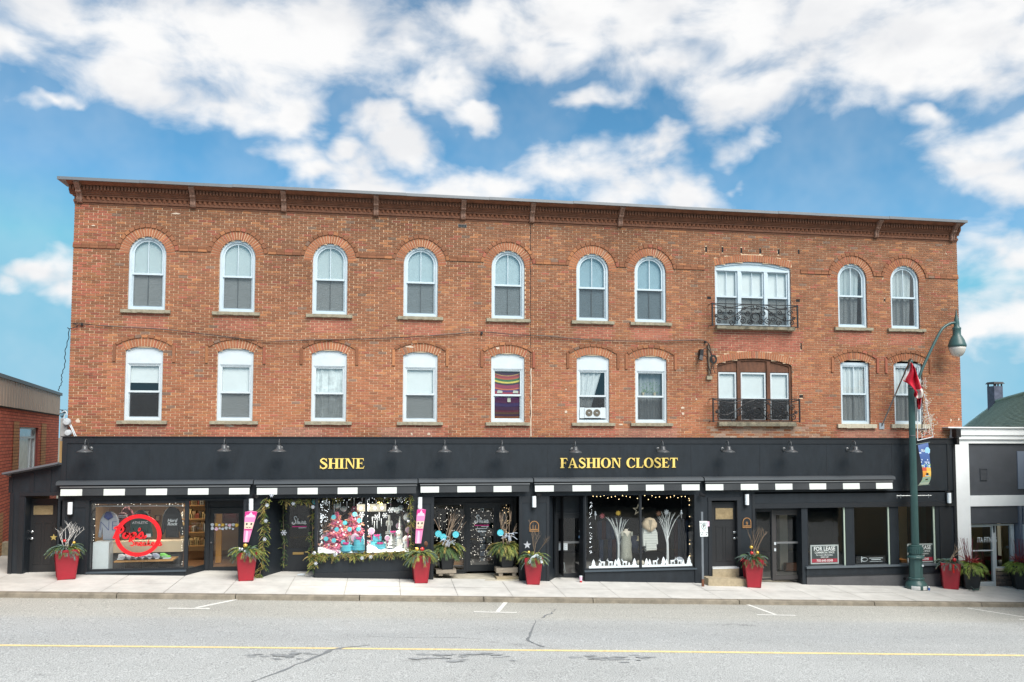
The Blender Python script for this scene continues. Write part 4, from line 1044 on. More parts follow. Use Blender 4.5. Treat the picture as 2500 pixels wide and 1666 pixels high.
for i in range(n):
    a, b = e0+(e1-e0)*i/n, e0+(e1-e0)*(i+1)/n; j = rb.uniform(-.012, .012)
    q.hexa([(a, YF-.10+j, g(a)-.3), (b, YF-.10+j, g(b)-.3), (b, YF-.06+j, zst0-.01), (a, YF-.06+j, zst0-.01), (a, YE, g(a)-.3), (b, YE, g(b)-.3), (b, YE, zst0), (a, YE, zst0)])
q.build('entrance_step', mat('step_concrete', lin(186, 180, 164), .95, noise=.2, nscale=4, bump=.4, bscale=60), bld)
pil(1267, 1341)
# --- Fashion Closet door and window
xa, xb = gx(1341), X(1357, .45, 1300)
q = MB(); q.hexa([(xa, YF, g(xa)-.3), (xb, .45, g(xb)-.3), (xb, .45, FZB), (xa, YF, FZB), (xa-.12, YF+.02, g(xa)-.3), (xb-.12, .47, g(xb)-.3), (xb-.12, .47, FZB), (xa-.12, YF+.02, FZB)]); q.build('slanting_wall', M_black, bld)
df_ = door('shop_door', 1355, 1427, .45, 1252, 1416, stile=.06, brail=.2, midrail=1324.5)
bx('door_transom', X(1350, .45, 1250), X(1435, .45, 1250), .44, .55, df_[4]+.001, FZB+.1)
fash = shopwin(1427, 1697, 1199, 1389, 1563, mull=(1563.5,), post=.05)
bx('return_wall', fash[1]-.03, fash[1]+.04, -.12, .5, g(6)-.3, FZB)
q = MB(); q.quad((xa-.2, YF-.02, FZB-.02), (fash[1], YF-.02, FZB-.02), (fash[1], .8, FZB-.02), (xa-.2, .8, FZB-.02)); q.build('recess_soffit', M_black, bld)
# --- panelled door number 9
pil(1696, 1729, False)
def panel_door(px0, px1, py_t, py_b, pw, knob_right, Yd):
    x0, x1 = X(px0, Yd, 1300), X(px1, Yd, 1300); pm = (px0+px1)/2; zt, zb = Z(py_t, Yd, pm), Z(py_b, Yd, pm)
    m = mat('door_black', (.022, .023, .025), .35, bump=.03, bscale=40)
    q = MB(); q.box(x0, x1, Yd, Yd+.05, zb, zt); d = q.build('panel_door', m, bld)
    w = x1-x0; zp = Z(pw, Yd, pm)
    q = MB(); a, b = x0+.15*w, x1-.15*w
    q = MB(); q.ring(rect(a-.03, b+.03, zp-.03, zt-.16), rect(a-.03, b+.03, zp-.03, zt-.16, .03), Yd-.012, Yd+.01); q.build('light_frame', m, d)
    q = MB(); flat(q, a, b, zp, zt-.19, Yd-.004); q.build('frosted_pane', mat('frosted', lin(150, 132, 100), .25, noise=.25, nscale=6, bump=.4, bscale=35), d)
    for (u, v) in ((.16, .46), (.54, .84)):
        q = MB(); q.ring(rect(x0+u*w, x0+v*w, zb+.22, zp-.22), rect(x0+u*w, x0+v*w, zb+.22, zp-.22, .025), Yd-.010, Yd+.01); q.build('panel_moulding', m, d)
    kx = x1-.09 if knob_right else x0+.09
    for zz in (zb+.94, zb+1.13):
        q = MB(); q.lathe([(.034, 0), (.034, .01), (.018, .02), (.018, .03), (.032, .045), (.03, .065), (.0, .072)], (0, 0, 0), 12); q.v = [(kx+a, Yd-b_, zz+c) for a, c, b_ in q.v]; q.build('door_knob', mat('chrome', (.75, .75, .75), .2, metal=1.0), d)
    return d, x0, x1, zb, zt
d9 = panel_door(1738, 1799, 1226, 1387.5, 1268, True, -.05)
zt9 = d9[4]
bx('door_casing', gx(1729), gx(1737.5), YF-.025, -.02, g(11)-.1, zt9+.06, M_black2); bx('door_casing', gx(1800), gx(1808), YF-.025, -.02, g(11)-.1, zt9+.06, M_black2)
bx('door_casing', gx(1728), gx(1809), YF-.03, -.02, zt9+.061, zt9+.16, M_black2); bx('wall_panel', gx(1729), gx(1809), YF, .1, zt9+.161, FZB)
xs0, xs1 = gx(1737), gx(1801); zt_ = Z(1388.5, -.2, 1768); zm_ = Z(1406.5, -.3, 1768)
M_step = mat('stone_step', lin(168, 154, 128), .95, noise=.2, nscale=8, bump=.5, bscale=70)
q = MB(); q.box(xs0, xs1, YF-.06, .1, g(11)-.3, zt_); q.build('door_step', M_step, bld); q = MB(); q.box(xs0, xs1, YF-.07, .05, zt_+.001, zt_+.045); q.build('threshold', mat('thresh', (.6, .62, .62), .4), bld)
q = MB(); a, b = gx(1724, -.5), gx(1824, -.5); q.hexa([(a, -.62, g(a)-.2), (b, -.62, g(b)-.2), (b-.02, -.60, zm_-.06), (a+.02, -.60, zm_-.02), (a, YF+.02, g(a)-.2), (b, YF+.02, g(b)-.2), (b, YF+.02, zm_-.05), (a, YF+.02, zm_)]); q.build('door_step', M_step, bld)
pil(1808, 1843, False); bx('pilaster_trim', gx(1837), gx(1843.5), YF-.02, YF-.001, g(12)-.3, FZB, M_black2)
# --- shop to let
YL = .12
xa, xb = gx(1843), gx(1960)
bx('lintel_board', gx(1843.6), FX1-.1, YF-.02, .05, Z(1240, YF, 2000), Z(1228, YF, 2000), M_black2)
bx('upper_boards', gx(1843.6), FX1-.1, YF, .1, Z(1228, YF, 2000)+.002, FZB+.05)
dl = door('shop_door', 1883, 1960, YL, 1246, 1417, stile=.10, brail=.16, trail=.10, midrail=1325, fm=mat('bronze_frame', lin(62, 60, 60), .45))
a, b = X(1843, YL, 1300), X(1884, YL, 1300); zb_ = Z(1416, YL, 1860)
q = MB(); q.ring(rect(a, b, zb_, dl[4]), rect(a, b, zb_, dl[4], .04), YL-.03, YL+.04); sl2 = q.build('side_light', M_black2, bld); q = MB(); flat(q, a+.04, b-.04, zb_+.04, dl[4]-.04, YL); q.build('pane', M_shop, sl2)
bx('lintel', xa, xb+.2, YL-.04, .25, dl[4]+.001, Z(1238, YF, 1900))
for zz in (.95, 1.15): q = MB(); q.box(dl[1]+.07, dl[1]+.13, YL-.05, YL-.02, dl[3]+zz, dl[3]+zz+.09); q.build('lock_plate', M_white, dl[0])
bx('post', gx(1958.5), gx(1973.5), YF+.03, .2, g(14)-.4, Z(1238, YF, 1966))
lx0, lx1 = gx(1966), gx(2290); lzt, lzb = Z(1239, -.15, 2120), Z(1379.5, -.15, 2120)
lease = bx('window_sill_ledge', lx0, lx1, YF-.06, .1, lzb-.06, lzb, mat('ledge_grey', lin(92, 100, 106), .4))
bx('stall_riser', lx0+.02, lx1, YF, .15, Z(1404, YF, 2120), lzb-.061, M_black); bx('riser_strip', lx0+.02, lx1, YF-.012, YF-.001, Z(1405, YF, 2120), Z(1402, YF, 2120), M_black2)
bx('plinth', lx0+.03, FX1-.1, YF+.004, .15, g(19)-.5, Z(1404, YF, 2120)-.001, mat('plinth_grey', lin(84, 84, 86), .9, noise=.15, nscale=3, bump=.4, bscale=40))
M_edge = mat('pale_edge', lin(190, 205, 188), .5)
for (pa, pb) in ((2064, 2085), (2172, 2193.5)):
    bx('post', gx(pa, -.15), gx(pb, -.15), YF+.03, .1, lzb, lzt+.05, M_black); bx('post_edge', gx(pa, -.15)-.045, gx(pa, -.15)+.01, YF+.06, YF+.10, lzb, lzt, M_edge)
for (pa, pb) in ((1973.5, 2064), (2084.5, 2172), (2193, 2281)):
    q = MB(); flat(q, gx(pa, -.1), gx(pb, -.1), lzb, lzt, -.08); q.build('pane', M_shop, bld)
bx('post_edge', gx(2280, -.15), gx(2286, -.15), YF+.06, YF+.10, lzb, lzt, M_edge)
bx('end_wall', gx(2286), FX1-.1, YF+.02, .3, g(19)-.4, lzt+.05); bx('end_panel', gx(2295), gx(2322), YF-.002, YF+.019, lzb-.3, lzt-.02, M_black2)
q = MB(); ox, oz = X(2208, YF, 1413), Z(1413, YF, 2208); q.lathe([(.045, 0), (.045, .02)], (0, 0, 0), 12); q.v = [(ox+a, YF+.003-c, oz+b_) for a, b_, c in q.v]; q.build('drain_hole', M_dark, bld)
# --- interiors: floors, ceilings, back and party walls of each shop
def interior(xa, xb, zf, zc, wallm, floorm, depth=5.0, y0=.0, zc_m=None, yf=None):
    q = MB(); yf = yf or y0; q.quad((xa, yf, zf), (xb, yf, zf), (xb, depth, zf), (xa, depth, zf)); q.build('shop_floor', floorm, bld)
    q = MB(); q.quad((xa, depth, zf), (xb, depth, zf), (xb, depth, zc), (xa, depth, zc)); q.quad((xa, y0, zf), (xa, depth, zf), (xa, depth, zc), (xa, y0, zc)); q.quad((xb, depth, zf), (xb, y0, zf), (xb, y0, zc), (xb, depth, zc)); q.build('shop_wall', wallm, bld)
    q = MB(); q.quad((xa, depth, zc), (xb, depth, zc), (xb, y0, zc), (xa, y0, zc)); q.build('shop_ceiling', zc_m or wallm, bld)
M_slate0 = mat('bed_grey', lin(90, 86, 80), .8)
M_tan = mat('tan_wall', lin(170, 140, 104), .9, noise=.1, nscale=2); M_wfloor = mat('wood_floor', lin(120, 86, 58), .6, noise=.25, nscale=4)
M_cream = mat('cream_wall', (.62, .56, .46), .9, noise=.05)
interior(FX0+.15, X(642, .5, 1300), .28, FZB+.12, M_tan, M_wfloor, 4.5, .06, None, YD+.06)
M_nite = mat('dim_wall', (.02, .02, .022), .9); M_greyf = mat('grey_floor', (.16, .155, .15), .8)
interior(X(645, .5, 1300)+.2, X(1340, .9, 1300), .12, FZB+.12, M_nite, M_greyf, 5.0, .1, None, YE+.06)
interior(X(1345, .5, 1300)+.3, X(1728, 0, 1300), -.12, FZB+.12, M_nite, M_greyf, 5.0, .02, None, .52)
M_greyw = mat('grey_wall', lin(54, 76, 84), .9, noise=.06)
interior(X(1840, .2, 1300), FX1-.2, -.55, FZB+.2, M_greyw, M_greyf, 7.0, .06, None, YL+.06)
bx('window_bed', pops[1], pops[2], -.05, YD+.05, -.3, pops[3]-.06, M_slate0)
# ------------------------------------------------------------------ lean-to on the left
lt = thing('lean_to', 'small black lean-to entrance with sloping roof at the left end of the brick block', 'annex', (X(85, -.2, 1400), -.2, g(-9.8)))
a0, a1 = X(22, YF, 1300), FX0-.002; zb_ = g(-10.5)-.4
zl, zr_ = Z(1156, YF, 22), Z(1134, YF, 149)
dx0, dx1 = X(58, YF, 1300), X(141, YF, 1300); zd = Z(1211, YF, 100)
q = MB(); q.box(a0, dx0, YF, .1, zb_, zd); q.box(dx1, a1, YF, .1, zb_, zd)
q.hexa([(a0, YF, zd), (a1, YF, zd), (a1, YF, zr_), (a0, YF, zl-.05), (a0, .1, zd), (a1, .1, zd), (a1, .1, zr_), (a0, .1, zl-.05)]); q.build('wall', M_black, lt)
q = MB(); q.box(a0, a0+.02, .1, 2.4, zb_, zl-.1); q.build('side_wall', M_black, lt)
q = MB(); q.hexa([(a0-.12, YF-.28, zl-.02), (a1, YF-.28, zr_+.02), (a1, YF-.28, zr_+.07), (a0-.12, YF-.28, zl+.03), (a0-.12, 2.6, zl-.45), (a1, 2.6, zr_-.35), (a1, 2.6, zr_-.3), (a0-.12, 2.6, zl-.4)]); q.build('roof', mat('roof_grey', lin(96, 98, 104), .7), lt)
for pa in (24, 76, 117):
    xx = X(pa+3, YF, 1180); q = MB(); q.box(xx-.05, xx+.05, YF-.02, YF-.001, zd+.10, zl-.10+(zr_-zl)*((xx-a0)/(a1-a0))); q.build('batten', M_black2, lt)
q = MB(); q.box(a0, a0+.10, YF-.022, YF-.001, zb_, zd+.09); q.build('batten', M_black2, lt)
q = MB(); q.box(dx0-.12, dx1+.05, YF-.035, YF-.001, zd+.002, zd+.10); q.build('door_head', M_black2, lt)
q = MB(); q.box(dx0-.13, dx0, YF-.02, YF-.001, zb_, zd); q.build('door_jamb', M_black2, lt)
q = MB(); q.box(dx0-.02, dx0+.02, YF, .35, zb_, zd).box(dx1-.02, dx1, YF, .35, zb_, zd); q.build('door_reveal', M_black, lt)
sv_bld = bld; bld = lt
dn_ = panel_door(70, 138, 1218, 1397, 1257, False, .18)
bld = sv_bld
q = MB(); q.box(dx0, dx1, YF-.04, .25, zb_, dn_[3]); q.build('threshold', M_conc, lt)
# electricity meters and pipes on the corner above
mt = thing('meter_cluster', 'white pipes and round electricity meters on the brick corner above the lean-to', 'meters', tuple(at(163, 1055, -.1)))
for (x, y, r) in ((165, 1030, .10), (168, 1057, .09)):
    p = at(x, y, -.12); q = MB(); q.lathe([(r, 0), (r, .06), (r*.85, .10), (0, .11)], (0, 0, 0), 14); q.v = [(p.x+a, p.y-c, p.z+b_) for a, b_, c in q.v]; q.build('meter', mat('meter_grey', (.5, .53, .55), .3), mt)
p = at(160, 1030, -.04); q = MB(); q.box(p.x-.10, p.x+.06, -.10, .05, p.z-.55, p.z+.10); q.build('meter_board', mat('weathered_board', lin(150, 150, 150), .8, noise=.2), mt)
for pts in ([(170, 1038), (176, 1050), (182, 1066)], [(173, 1037), (180, 1052), (186, 1066)], [(160, 1010), (156, 1020), (158, 1036)], [(150, 1008), (160, 1004), (164, 1014)]):
    q = MB(); q.tube(pxpath(pts, -.13), .014, 6); q.build('conduit', M_white, mt)
q = MB()
for k in range(6): q.tube(pxpath([(150+k, 1020), (146+3*k, 1012-k), (152+2*k, 1004+k), (144+4*k, 1000)], -.1), .008, 4)
q.build('tangled_wires', M_cable, mt)

# ------------------------------------------------------------------ awnings
M_awn = mat('awning_black', (.03, .034, .038), .6); M_val = mat('valance_white', (.68, .71, .68), .7, noise=.05, nscale=4)
M_hood = mat('awning_hood', lin(70, 74, 78), .35)
AW = [(137, 618, 148, 609, 9, 1193.5, 1209, 'striped black and white awning over the sneaker shop window, with the red ring'),
      (620, 1020, 627, 1016, 8, 1191, 1206.5, 'striped black and white awning over the pink Christmas display'),
      (1022, 1302, 1027, 1292, 6, 1187.5, 1202, 'shortest striped awning, over the twin dark planters at number 13'),
      (1304, 1718, 1306, 1708, 9, 1184.5, 1199, 'striped black and white awning over the fashion shop window'),
      (1720, 2186, 1723, 2179, 11, 1181, 1195.5, 'longest striped awning, over door 9 and the shop for lease')]
for (h0, h1, v0, v1, n, yt, yb, lab) in AW:
    YV = -.39; a, b = X(h0, -.38, 1185), X(h1, -.38, 1185); zt, zb = Z(yt, YV, (v0+v1)/2), Z(yb, YV, (v0+v1)/2)
    o = thing('awning', lab, 'awning', ((a+b)/2, -.3, zb), 'retracted striped awnings along the shopfront')
    q = MB(); q.prism_x([(YF-.002, zt+.235), (-.34, zt+.22), (-.40, zt+.19), (-.415, zt+.115), (-.39, zt+.11), (-.34, zt+.15), (YF-.002, zt+.17)], a, b-.01); q.build('hood', M_hood, o)
    va, vb = X(v0, YV, 1200), X(v1, YV, 1200)
    q = MB(); q.box(va-.02, vb+.02, YV-.02, YV+.05, zt+.045, zt+.075); q.build('front_bar', M_metal, o)
    q = MB(); q.box(va-.01, vb+.01, YV+.005, YV+.15, zt-.01, zt+.04); q.build('fabric_roll', M_awn, o)
    q = MB(); q.box(va, vb, YF-.06, YF-.003, zt-.06, zt+.16); q.build('cassette', M_awn, o)
    for k in range(n):
        u, v = va+(vb-va)*k/n, va+(vb-va)*(k+1)/n; q = MB(); m = 4
        for i in range(m):
            p0, p1 = u+(v-u)*i/m, u+(v-u)*(i+1)/m; w0, w1 = [.008*math.sin(x*5.1+k) for x in (p0, p1)]
            q.hexa([(p0, YV+w0-.012, zb), (p1, YV+w1-.012, zb), (p1, YV-.001, zt+(.005 if k % 2 else 0)), (p0, YV-.001, zt+(.005 if k % 2 else 0)), (p0, YV+w0-.008, zb), (p1, YV+w1-.008, zb), (p1, YV+.003, zt+(.005 if k % 2 else 0)), (p0, YV+.003, zt+(.005 if k % 2 else 0))])
        q.build('valance_strip', M_awn if k % 2 else M_val, o)
    for xe in (va+.03, vb-.03):
        q = MB(); q.tube([(xe, YF-.02, zt-.05), (xe, YV+.05, zt+.02)], .02, 6); q.build('folding_arm', M_awn, o)

# ------------------------------------------------------------------ gooseneck lamps
M_lampb = mat('lamp_enamel', (.075, .08, .085), .3); M_lampi = mat('lamp_inner', (.75, .77, .78), .4)
ORD = ['first', 'second', 'third', 'fourth', 'fifth', 'sixth', 'seventh', 'eighth', 'ninth', 'tenth', 'eleventh']
lamp0 = thing('gooseneck_lamp', '', 'wall lamp', (0, 0, 0), 'gooseneck lamps along the black fascia')   # origin: wall plate
q = MB(); q.lathe([(.06, 0), (.06, .025), (.03, .04)], (0, 0, 0), 14); q.v = [(a, -c, b) for a, b, c in q.v]; q.build('wall_plate', M_lampb, lamp0)
q = MB(); q.tube(bez([(0, -.02, 0), (0, -.12, -.01), (0, -.22, .10), (0, -.32, .24), (0, -.43, .25), (0, -.48, .16), (0, -.48, .06)], 6), .014, 7); q.build('arm', M_lampb, lamp0, smooth=True)
q = MB(); q.lathe([(.03, .10), (.06, .09), (.075, .02), (.09, -.02), (.17, -.055), (.20, -.075), (.205, -.10), (.195, -.10), (.165, -.065), (.085, -.03), (.07, .01)], (0, -.48, 0), 22); s_ = q.build('shade', M_lampb, lamp0, smooth=True)
q = MB(); q.lathe([(.192, -.098), (.15, -.06), (.08, -.028), (0, -.02)], (0, -.48, 0), 22); q.build('shade_lining', M_lampi, lamp0)
q = MB(); q.lathe([(.02, 0), (.045, -.03), (.05, -.06), (.03, -.088), (0, -.095)], (0, -.48, 0), 12); q.build('bulb', mat('bulb_off', (.8, .8, .78), .3), lamp0, smooth=True)
LP = [(207, 1098), (547, 1096), (681, 1097), (965, 1098), (1086, 1098), (1226, 1099), (1405, 1100), (1619, 1099), (1779, 1099), (1932, 1099), (2089, 1099)]
for k, (px, py) in enumerate(LP):
    p = at(px, py, YF-.48); o = lamp0 if k == 0 else copy_tree(lamp0)
    place(o, (p.x, YF, p.z+.02), ('black gooseneck lamp, ' + ORD[k] + ' from the left along the fascia') if k < 10 else 'black gooseneck lamp nearest the street lamp, last along the fascia')
    o.rotation_euler = (0, 0, 0)
# ------------------------------------------------------------------ white cylinder sconces
sc0 = thing('wall_sconce', '', 'wall lamp', (0, 0, 0), 'white cylinder sconces on the pilasters')
q = MB(); q.box(-.07, .07, -.02, 0, -.22, .22); q.build('back_plate', M_iron, sc0)
q = MB(); q.box(-.04, .04, -.06, -.02, .17, .20).box(-.04, .04, -.06, -.02, -.20, -.17); q.build('bracket', M_iron, sc0)
q = MB(); q.lathe([(.062, -.17), (.064, -.165), (.064, .165), (.062, .17)], (0, -.10, 0), 18); q.build('diffuser', mat('opal_glass', (.85, .9, .93), .25), sc0, smooth=False)
q = MB(); q.lathe([(.066, .17), (.066, .195)], (0, -.10, 0), 18).lathe([(.066, -.195), (.066, -.17)], (0, -.10, 0), 18); q.build('cap', M_iron, sc0)
for k, (px, py, lab) in enumerate(((171, 1241, 'beside the lean-to door'), (613, 1232, 'above the first pink nutcracker board, by the garland'), (1025.5, 1228, 'above the second pink nutcracker board'), (1304, 1225, 'above the arched plaque nearest the fashion door'), (1823.5, 1220, 'above the twiggy planter by the door with steps'), (2317, 1216, 'at the far right end, by the white building'))):
    p = at(px, py, YF-.10); o = sc0 if k == 0 else copy_tree(sc0); place(o, (p.x, YF-.002, p.z), 'white cylinder sconce on black plate ' + lab)
# ------------------------------------------------------------------ gold shop names (serif letters, each its own part)
def serif(ch):
    """strokes of one capital, height 1: list of polygons / ribbons"""
    T, t, S, o = .20, .075, .06, .075
    P = []
    def box(x0, x1, z0, z1): P.append([(x0, z0), (x1, z0), (x1, z1), (x0, z1)])
    def stem(x): box(x, x+T, .0, 1.0); box(x-o, x, 0, S); box(x+T, x+T+o, 0, S); box(x-o, x, 1-S, 1); box(x+T, x+T+o, 1-S, 1)
    if ch == 'I': stem(.09); w = .38
    elif ch == 'H': stem(.09); stem(.57); box(.29, .57, .47, .47+t); w = .86
    elif ch == 'N':
        box(.14, .14+t, S, 1-S); box(.05, .30, 0, S); box(.05, .14, 1-S, 1)
        P.append([(.14, 1), (.36, 1), (.78, 0), (.70, 0)]); box(.70, .70+t+.005, .1, 1-S); box(.60, .88, 1-S, 1); w = .90
    elif ch == 'E':
        stem(.09); box(.29, .62, 0, t); box(.29, .60, 1-t, 1); box(.29, .50, .48, .48+t)
        P.append([(.56, t), (.62, t), (.68, .26), (.65, .26)]); P.append([(.55, 1-t), (.60, 1-t), (.63, .76), (.60, .76)]); box(.47, .50, .38, .65); w = .72
    elif ch == 'F':
        stem(.09); box(.29, .60, 1-t, 1); box(.29, .50, .46, .46+t); P.append([(.54, 1-t), (.60, 1-t), (.64, .74), (.61, .74)]); box(.47, .50, .36, .63); w = .66
    elif ch == 'L':
        stem(.09); box(.29, .62, 0, t); P.append([(.56, t), (.62, t), (.68, .30), (.65, .30)]); w = .70
    elif ch == 'T':
        x = .27; box(x, x+T, 0, 1); box(x-o, x, 0, S); box(x+T, x+T+o, 0, S); box(.04, x, 1-t, 1); box(x+T, .70, 1-t, 1)
        P.append([(.04, 1-t), (.10, 1-t), (.06, .74), (.03, .74)]); P.append([(.64, 1-t), (.70, 1-t), (.71, .74), (.68, .74)]); w = .74
    elif ch == 'A':
        P.append([(.36, 1), (.47, 1), (.78, S), (.57, S)]); P.append([(.36, 1), (.40, .88), (.17, S), (.09, S)]); box(.02, .26, 0, S); box(.49, .86, 0, S); box(.22, .58, .30, .30+t); w = .88
    elif ch in 'OC':
        n = 28; a0, a1 = (0, 2*math.pi) if ch == 'O' else (R(42), R(318))
        out = [(.44+.42*math.cos(a0+(a1-a0)*i/n), .5+.52*math.sin(a0+(a1-a0)*i/n)) for i in range(n+1)]; inn = [(.44+.21*math.cos(a0+(a1-a0)*i/n), .5+.455*math.sin(a0+(a1-a0)*i/n)) for i in range(n+1)]
        for i in range(n): P.append([out[i], out[i+1], inn[i+1], inn[i]])
        w = .88
        if ch == 'C': P.append([(.68, .68), (.74, .66), (.74, 1.0), (.70, 1.0)]); P.append([(.60, .02), (.78, .18), (.76, .30), (.66, .14)]); w = .82
    elif ch == 'S':
        c = bez([(.55, .80), (.45, .94), (.30, .97), (.16, .86), (.15, .72), (.26, .60), (.42, .48), (.54, .36), (.55, .20), (.44, .07), (.28, .03), (.14, .14), (.08, .26)], 4); k = len(c)
        ww = [.05+.13*max(0, 1-abs(i/(k-1)-.5)*2.1)+.02 for i in range(k)]; P.append(('rib', c, ww)); box(.55, .585, .68, 1.0); box(.07, .105, 0, .34); w = .68
    return P, w
def sign(txt, px0, px1, pyt, pyb, label):
    pm = (px0+px1)/2; Y = YF-.012; x0, x1 = X(px0, Y, pyb), X(px1, Y, pyb); zt, zb = Z(pyt, Y, pm), Z(pyb, Y, pm); H = zt-zb
    adv = [(.42 if c == ' ' else serif(c)[1]) for c in txt]; k = (x1-x0)/sum(adv)
    o = thing('shop_name_sign', label, 'sign', ((x0+x1)/2, YF, zb)); x = x0
    for c, a in zip(txt, adv):
        if c != ' ':
            q = MB()
            for j, p in enumerate(serif(c)[0]):
                e = .0012*(j % 5)
                if p[0] == 'rib': q.ribbon([(x+u*k, zb+v*H) for u, v in p[1]], [w_*(k+H)/2 for w_ in p[2]], Y-.02-e, YF-.001)
                else:
                    pp = [(x+u*k, zb+v*H) for u, v in p]
                    ar = sum(pp[i][0]*pp[(i+1) % len(pp)][1]-pp[(i+1) % len(pp)][0]*pp[i][1] for i in range(len(pp)))
                    q.prism(pp if ar > 0 else pp[::-1], Y-.02-e, YF-.001)
            q.build('letter', M_gold, o)
        x += a*k
sign('SHINE', 779, 891, 1119.5, 1144.5, 'gold serif lettering SHINE on the black fascia')
sign('FASHION CLOSET', 1367, 1655, 1118.5, 1142.5, 'gold serif lettering FASHION CLOSET on the black fascia')
# ------------------------------------------------------------------ neighbour on the left: red brick side wall running back
def ground_hit(px, py):
    n = Vector((-GR, 0, 1)); d = ray(px, py); return CAM + d*((-CAM.dot(n))/d.dot(n))
G0 = ground_hit(8, 1352); dv = ray(470, 1066); dv.z = 0; dv.normalize(); nv = Vector((dv.y, -dv.x, 0))
nb = thing('red_brick_neighbour', 'low red and tan brick building with brown metal siding, seen past the lean-to', 'building', (G0.x, G0.y, g(G0.x)))
def wp(px, py, off=0.0): return onplane(px, py, G0+nv*off, nv)
def wall_quad(mb, a, b, c, d, off=0.0): mb.quad(wp(*a, off), wp(*b, off), wp(*c, off), wp(*d, off))
def brickmat(name, c1, c2, mort, sx=1.0):
    m = bpy.data.materials.new(name); m.use_nodes = True; t = m.node_tree; b = t.nodes['Principled BSDF']; b.inputs['Roughness'].default_value = .9
    tx = t.nodes.new('ShaderNodeTexCoord'); sp = t.nodes.new('ShaderNodeSeparateXYZ'); cb_ = t.nodes.new('ShaderNodeCombineXYZ'); t.links.new(tx.outputs['Object'], sp.inputs[0])
    dt = t.nodes.new('ShaderNodeVectorMath'); dt.operation = 'DOT_PRODUCT'; dt.inputs[1].default_value = tuple(dv); t.links.new(tx.outputs['Object'], dt.inputs[0])
    t.links.new(dt.outputs['Value'], cb_.inputs[0]); t.links.new(sp.outputs['Z'], cb_.inputs[1])
    br = t.nodes.new('ShaderNodeTexBrick'); br.inputs['Scale'].default_value = 1; br.inputs['Brick Width'].default_value = .42; br.inputs['Row Height'].default_value = .105; br.inputs['Mortar Size'].default_value = .009
    br.inputs['Color1'].default_value = c1; br.inputs['Color2'].default_value = c2; br.inputs['Mortar'].default_value = mort; t.links.new(cb_.outputs[0], br.inputs['Vector'])
    t.links.new(br.outputs['Color'], b.inputs['Base Color']); bp = t.nodes.new('ShaderNodeBump'); bp.inputs['Strength'].default_value = .5; bp.inputs['Distance'].default_value = .02; bp.invert = True
    t.links.new(br.outputs['Fac'], bp.inputs['Height']); t.links.new(bp.outputs['Normal'], b.inputs['Normal']); return m
M_nb = brickmat('neighbour_brick', lin(216, 118, 90), lin(192, 98, 74), lin(90, 52, 42)); M_tanb = brickmat('tan_brick', lin(206, 154, 106), lin(184, 134, 92), lin(96, 72, 52))
XA, XB = -160, 143
def yl_(p0, p1, x): return p0[1]+(p1[1]-p0[1])*(x-p0[0])/(p1[0]-p0[0])
top = lambda x: yl_((0, 923), (143, 963.5), x); mid = lambda x: yl_((0, 991), (143, 1020), x)
zt_n, zm_n = wp(0, 923).z, wp(0, 991).z
def wl(px): p = wp(px, 1066); return (p.x, p.y)
def vwall(mb, pa, pb, z0, z1, off=0.0):
    a, b = wp(pa, 1066, off), wp(pb, 1066, off); mb.quad((a.x, a.y, z0), (b.x, b.y, z0), (b.x, b.y, z1), (a.x, a.y, z1))
zg = g(G0.x)-.3
wx0, wx1 = 48, 93; wz0, wz1 = wp(70, 1150).z, wp(60, 1043).z
q = MB(); vwall(q, XA, wx0, zg, zm_n); vwall(q, wx1, XB, zg, zm_n); vwall(q, wx0, wx1, wz1, zm_n); vwall(q, wx0, wx1, zg, wz0); q.build('wall', M_nb, nb)
q = MB(); vwall(q, 33, 46.5, zg, wz1+.18, .02); vwall(q, 101, 113, zg, wz1+.18, .02); q.build('pier', M_tanb, nb)
q = MB(); vwall(q, XA, 15.5, zg, wp(8, 1250).z, .03); q.build('tan_base', M_tanb, nb)
# window set into a deep reveal
a, b = wp(wx0, 1066), wp(wx1, 1066); ia, ib = a-nv*.12, b-nv*.12
q = MB(); q.quad((b.x, b.y, wz0), (ib.x, ib.y, wz0), (ib.x, ib.y, wz1), (b.x, b.y, wz1)).quad((a.x, a.y, wz1), (b.x, b.y, wz1), (ib.x, ib.y, wz1), (ia.x, ia.y, wz1)).quad((a.x, a.y, wz0), (a.x, a.y, wz1), (ia.x, ia.y, wz1), (ia.x, ia.y, wz0)); q.build('window_reveal', mat('oxblood', lin(120, 58, 52), .8), nb)
q = MB(); h = wz1-wz0
for (u0, u1, v0, v1) in ((0, 1, 0, .04), (0, 1, .96, 1), (0, .06, 0, 1), (.94, 1, 0, 1), (0, 1, .74, .79), (.70, .74, 0, .75)):
    c = [ia+(ib-ia)*u for u in (u0, u1)]; z0, z1 = wz0+h*v0, wz0+h*v1; o_ = nv*.04
    q.hexa([tuple(c[0]+o_)[:2]+(z0,), tuple(c[1]+o_)[:2]+(z0,), tuple(c[1]+o_)[:2]+(z1,), tuple(c[0]+o_)[:2]+(z1,), tuple(c[0])[:2]+(z0,), tuple(c[1])[:2]+(z0,), tuple(c[1])[:2]+(z1,), tuple(c[0])[:2]+(z1,)])
wn = q.build('window', M_white, nb)
q = MB(); q.quad((ia.x, ia.y, wz0), (ib.x, ib.y, wz0), (ib.x, ib.y, wz1), (ia.x, ia.y, wz1)); q.build('pane', mat('reflecting_pane', lin(176, 192, 200), .12, noise=.25, nscale=3), wn)
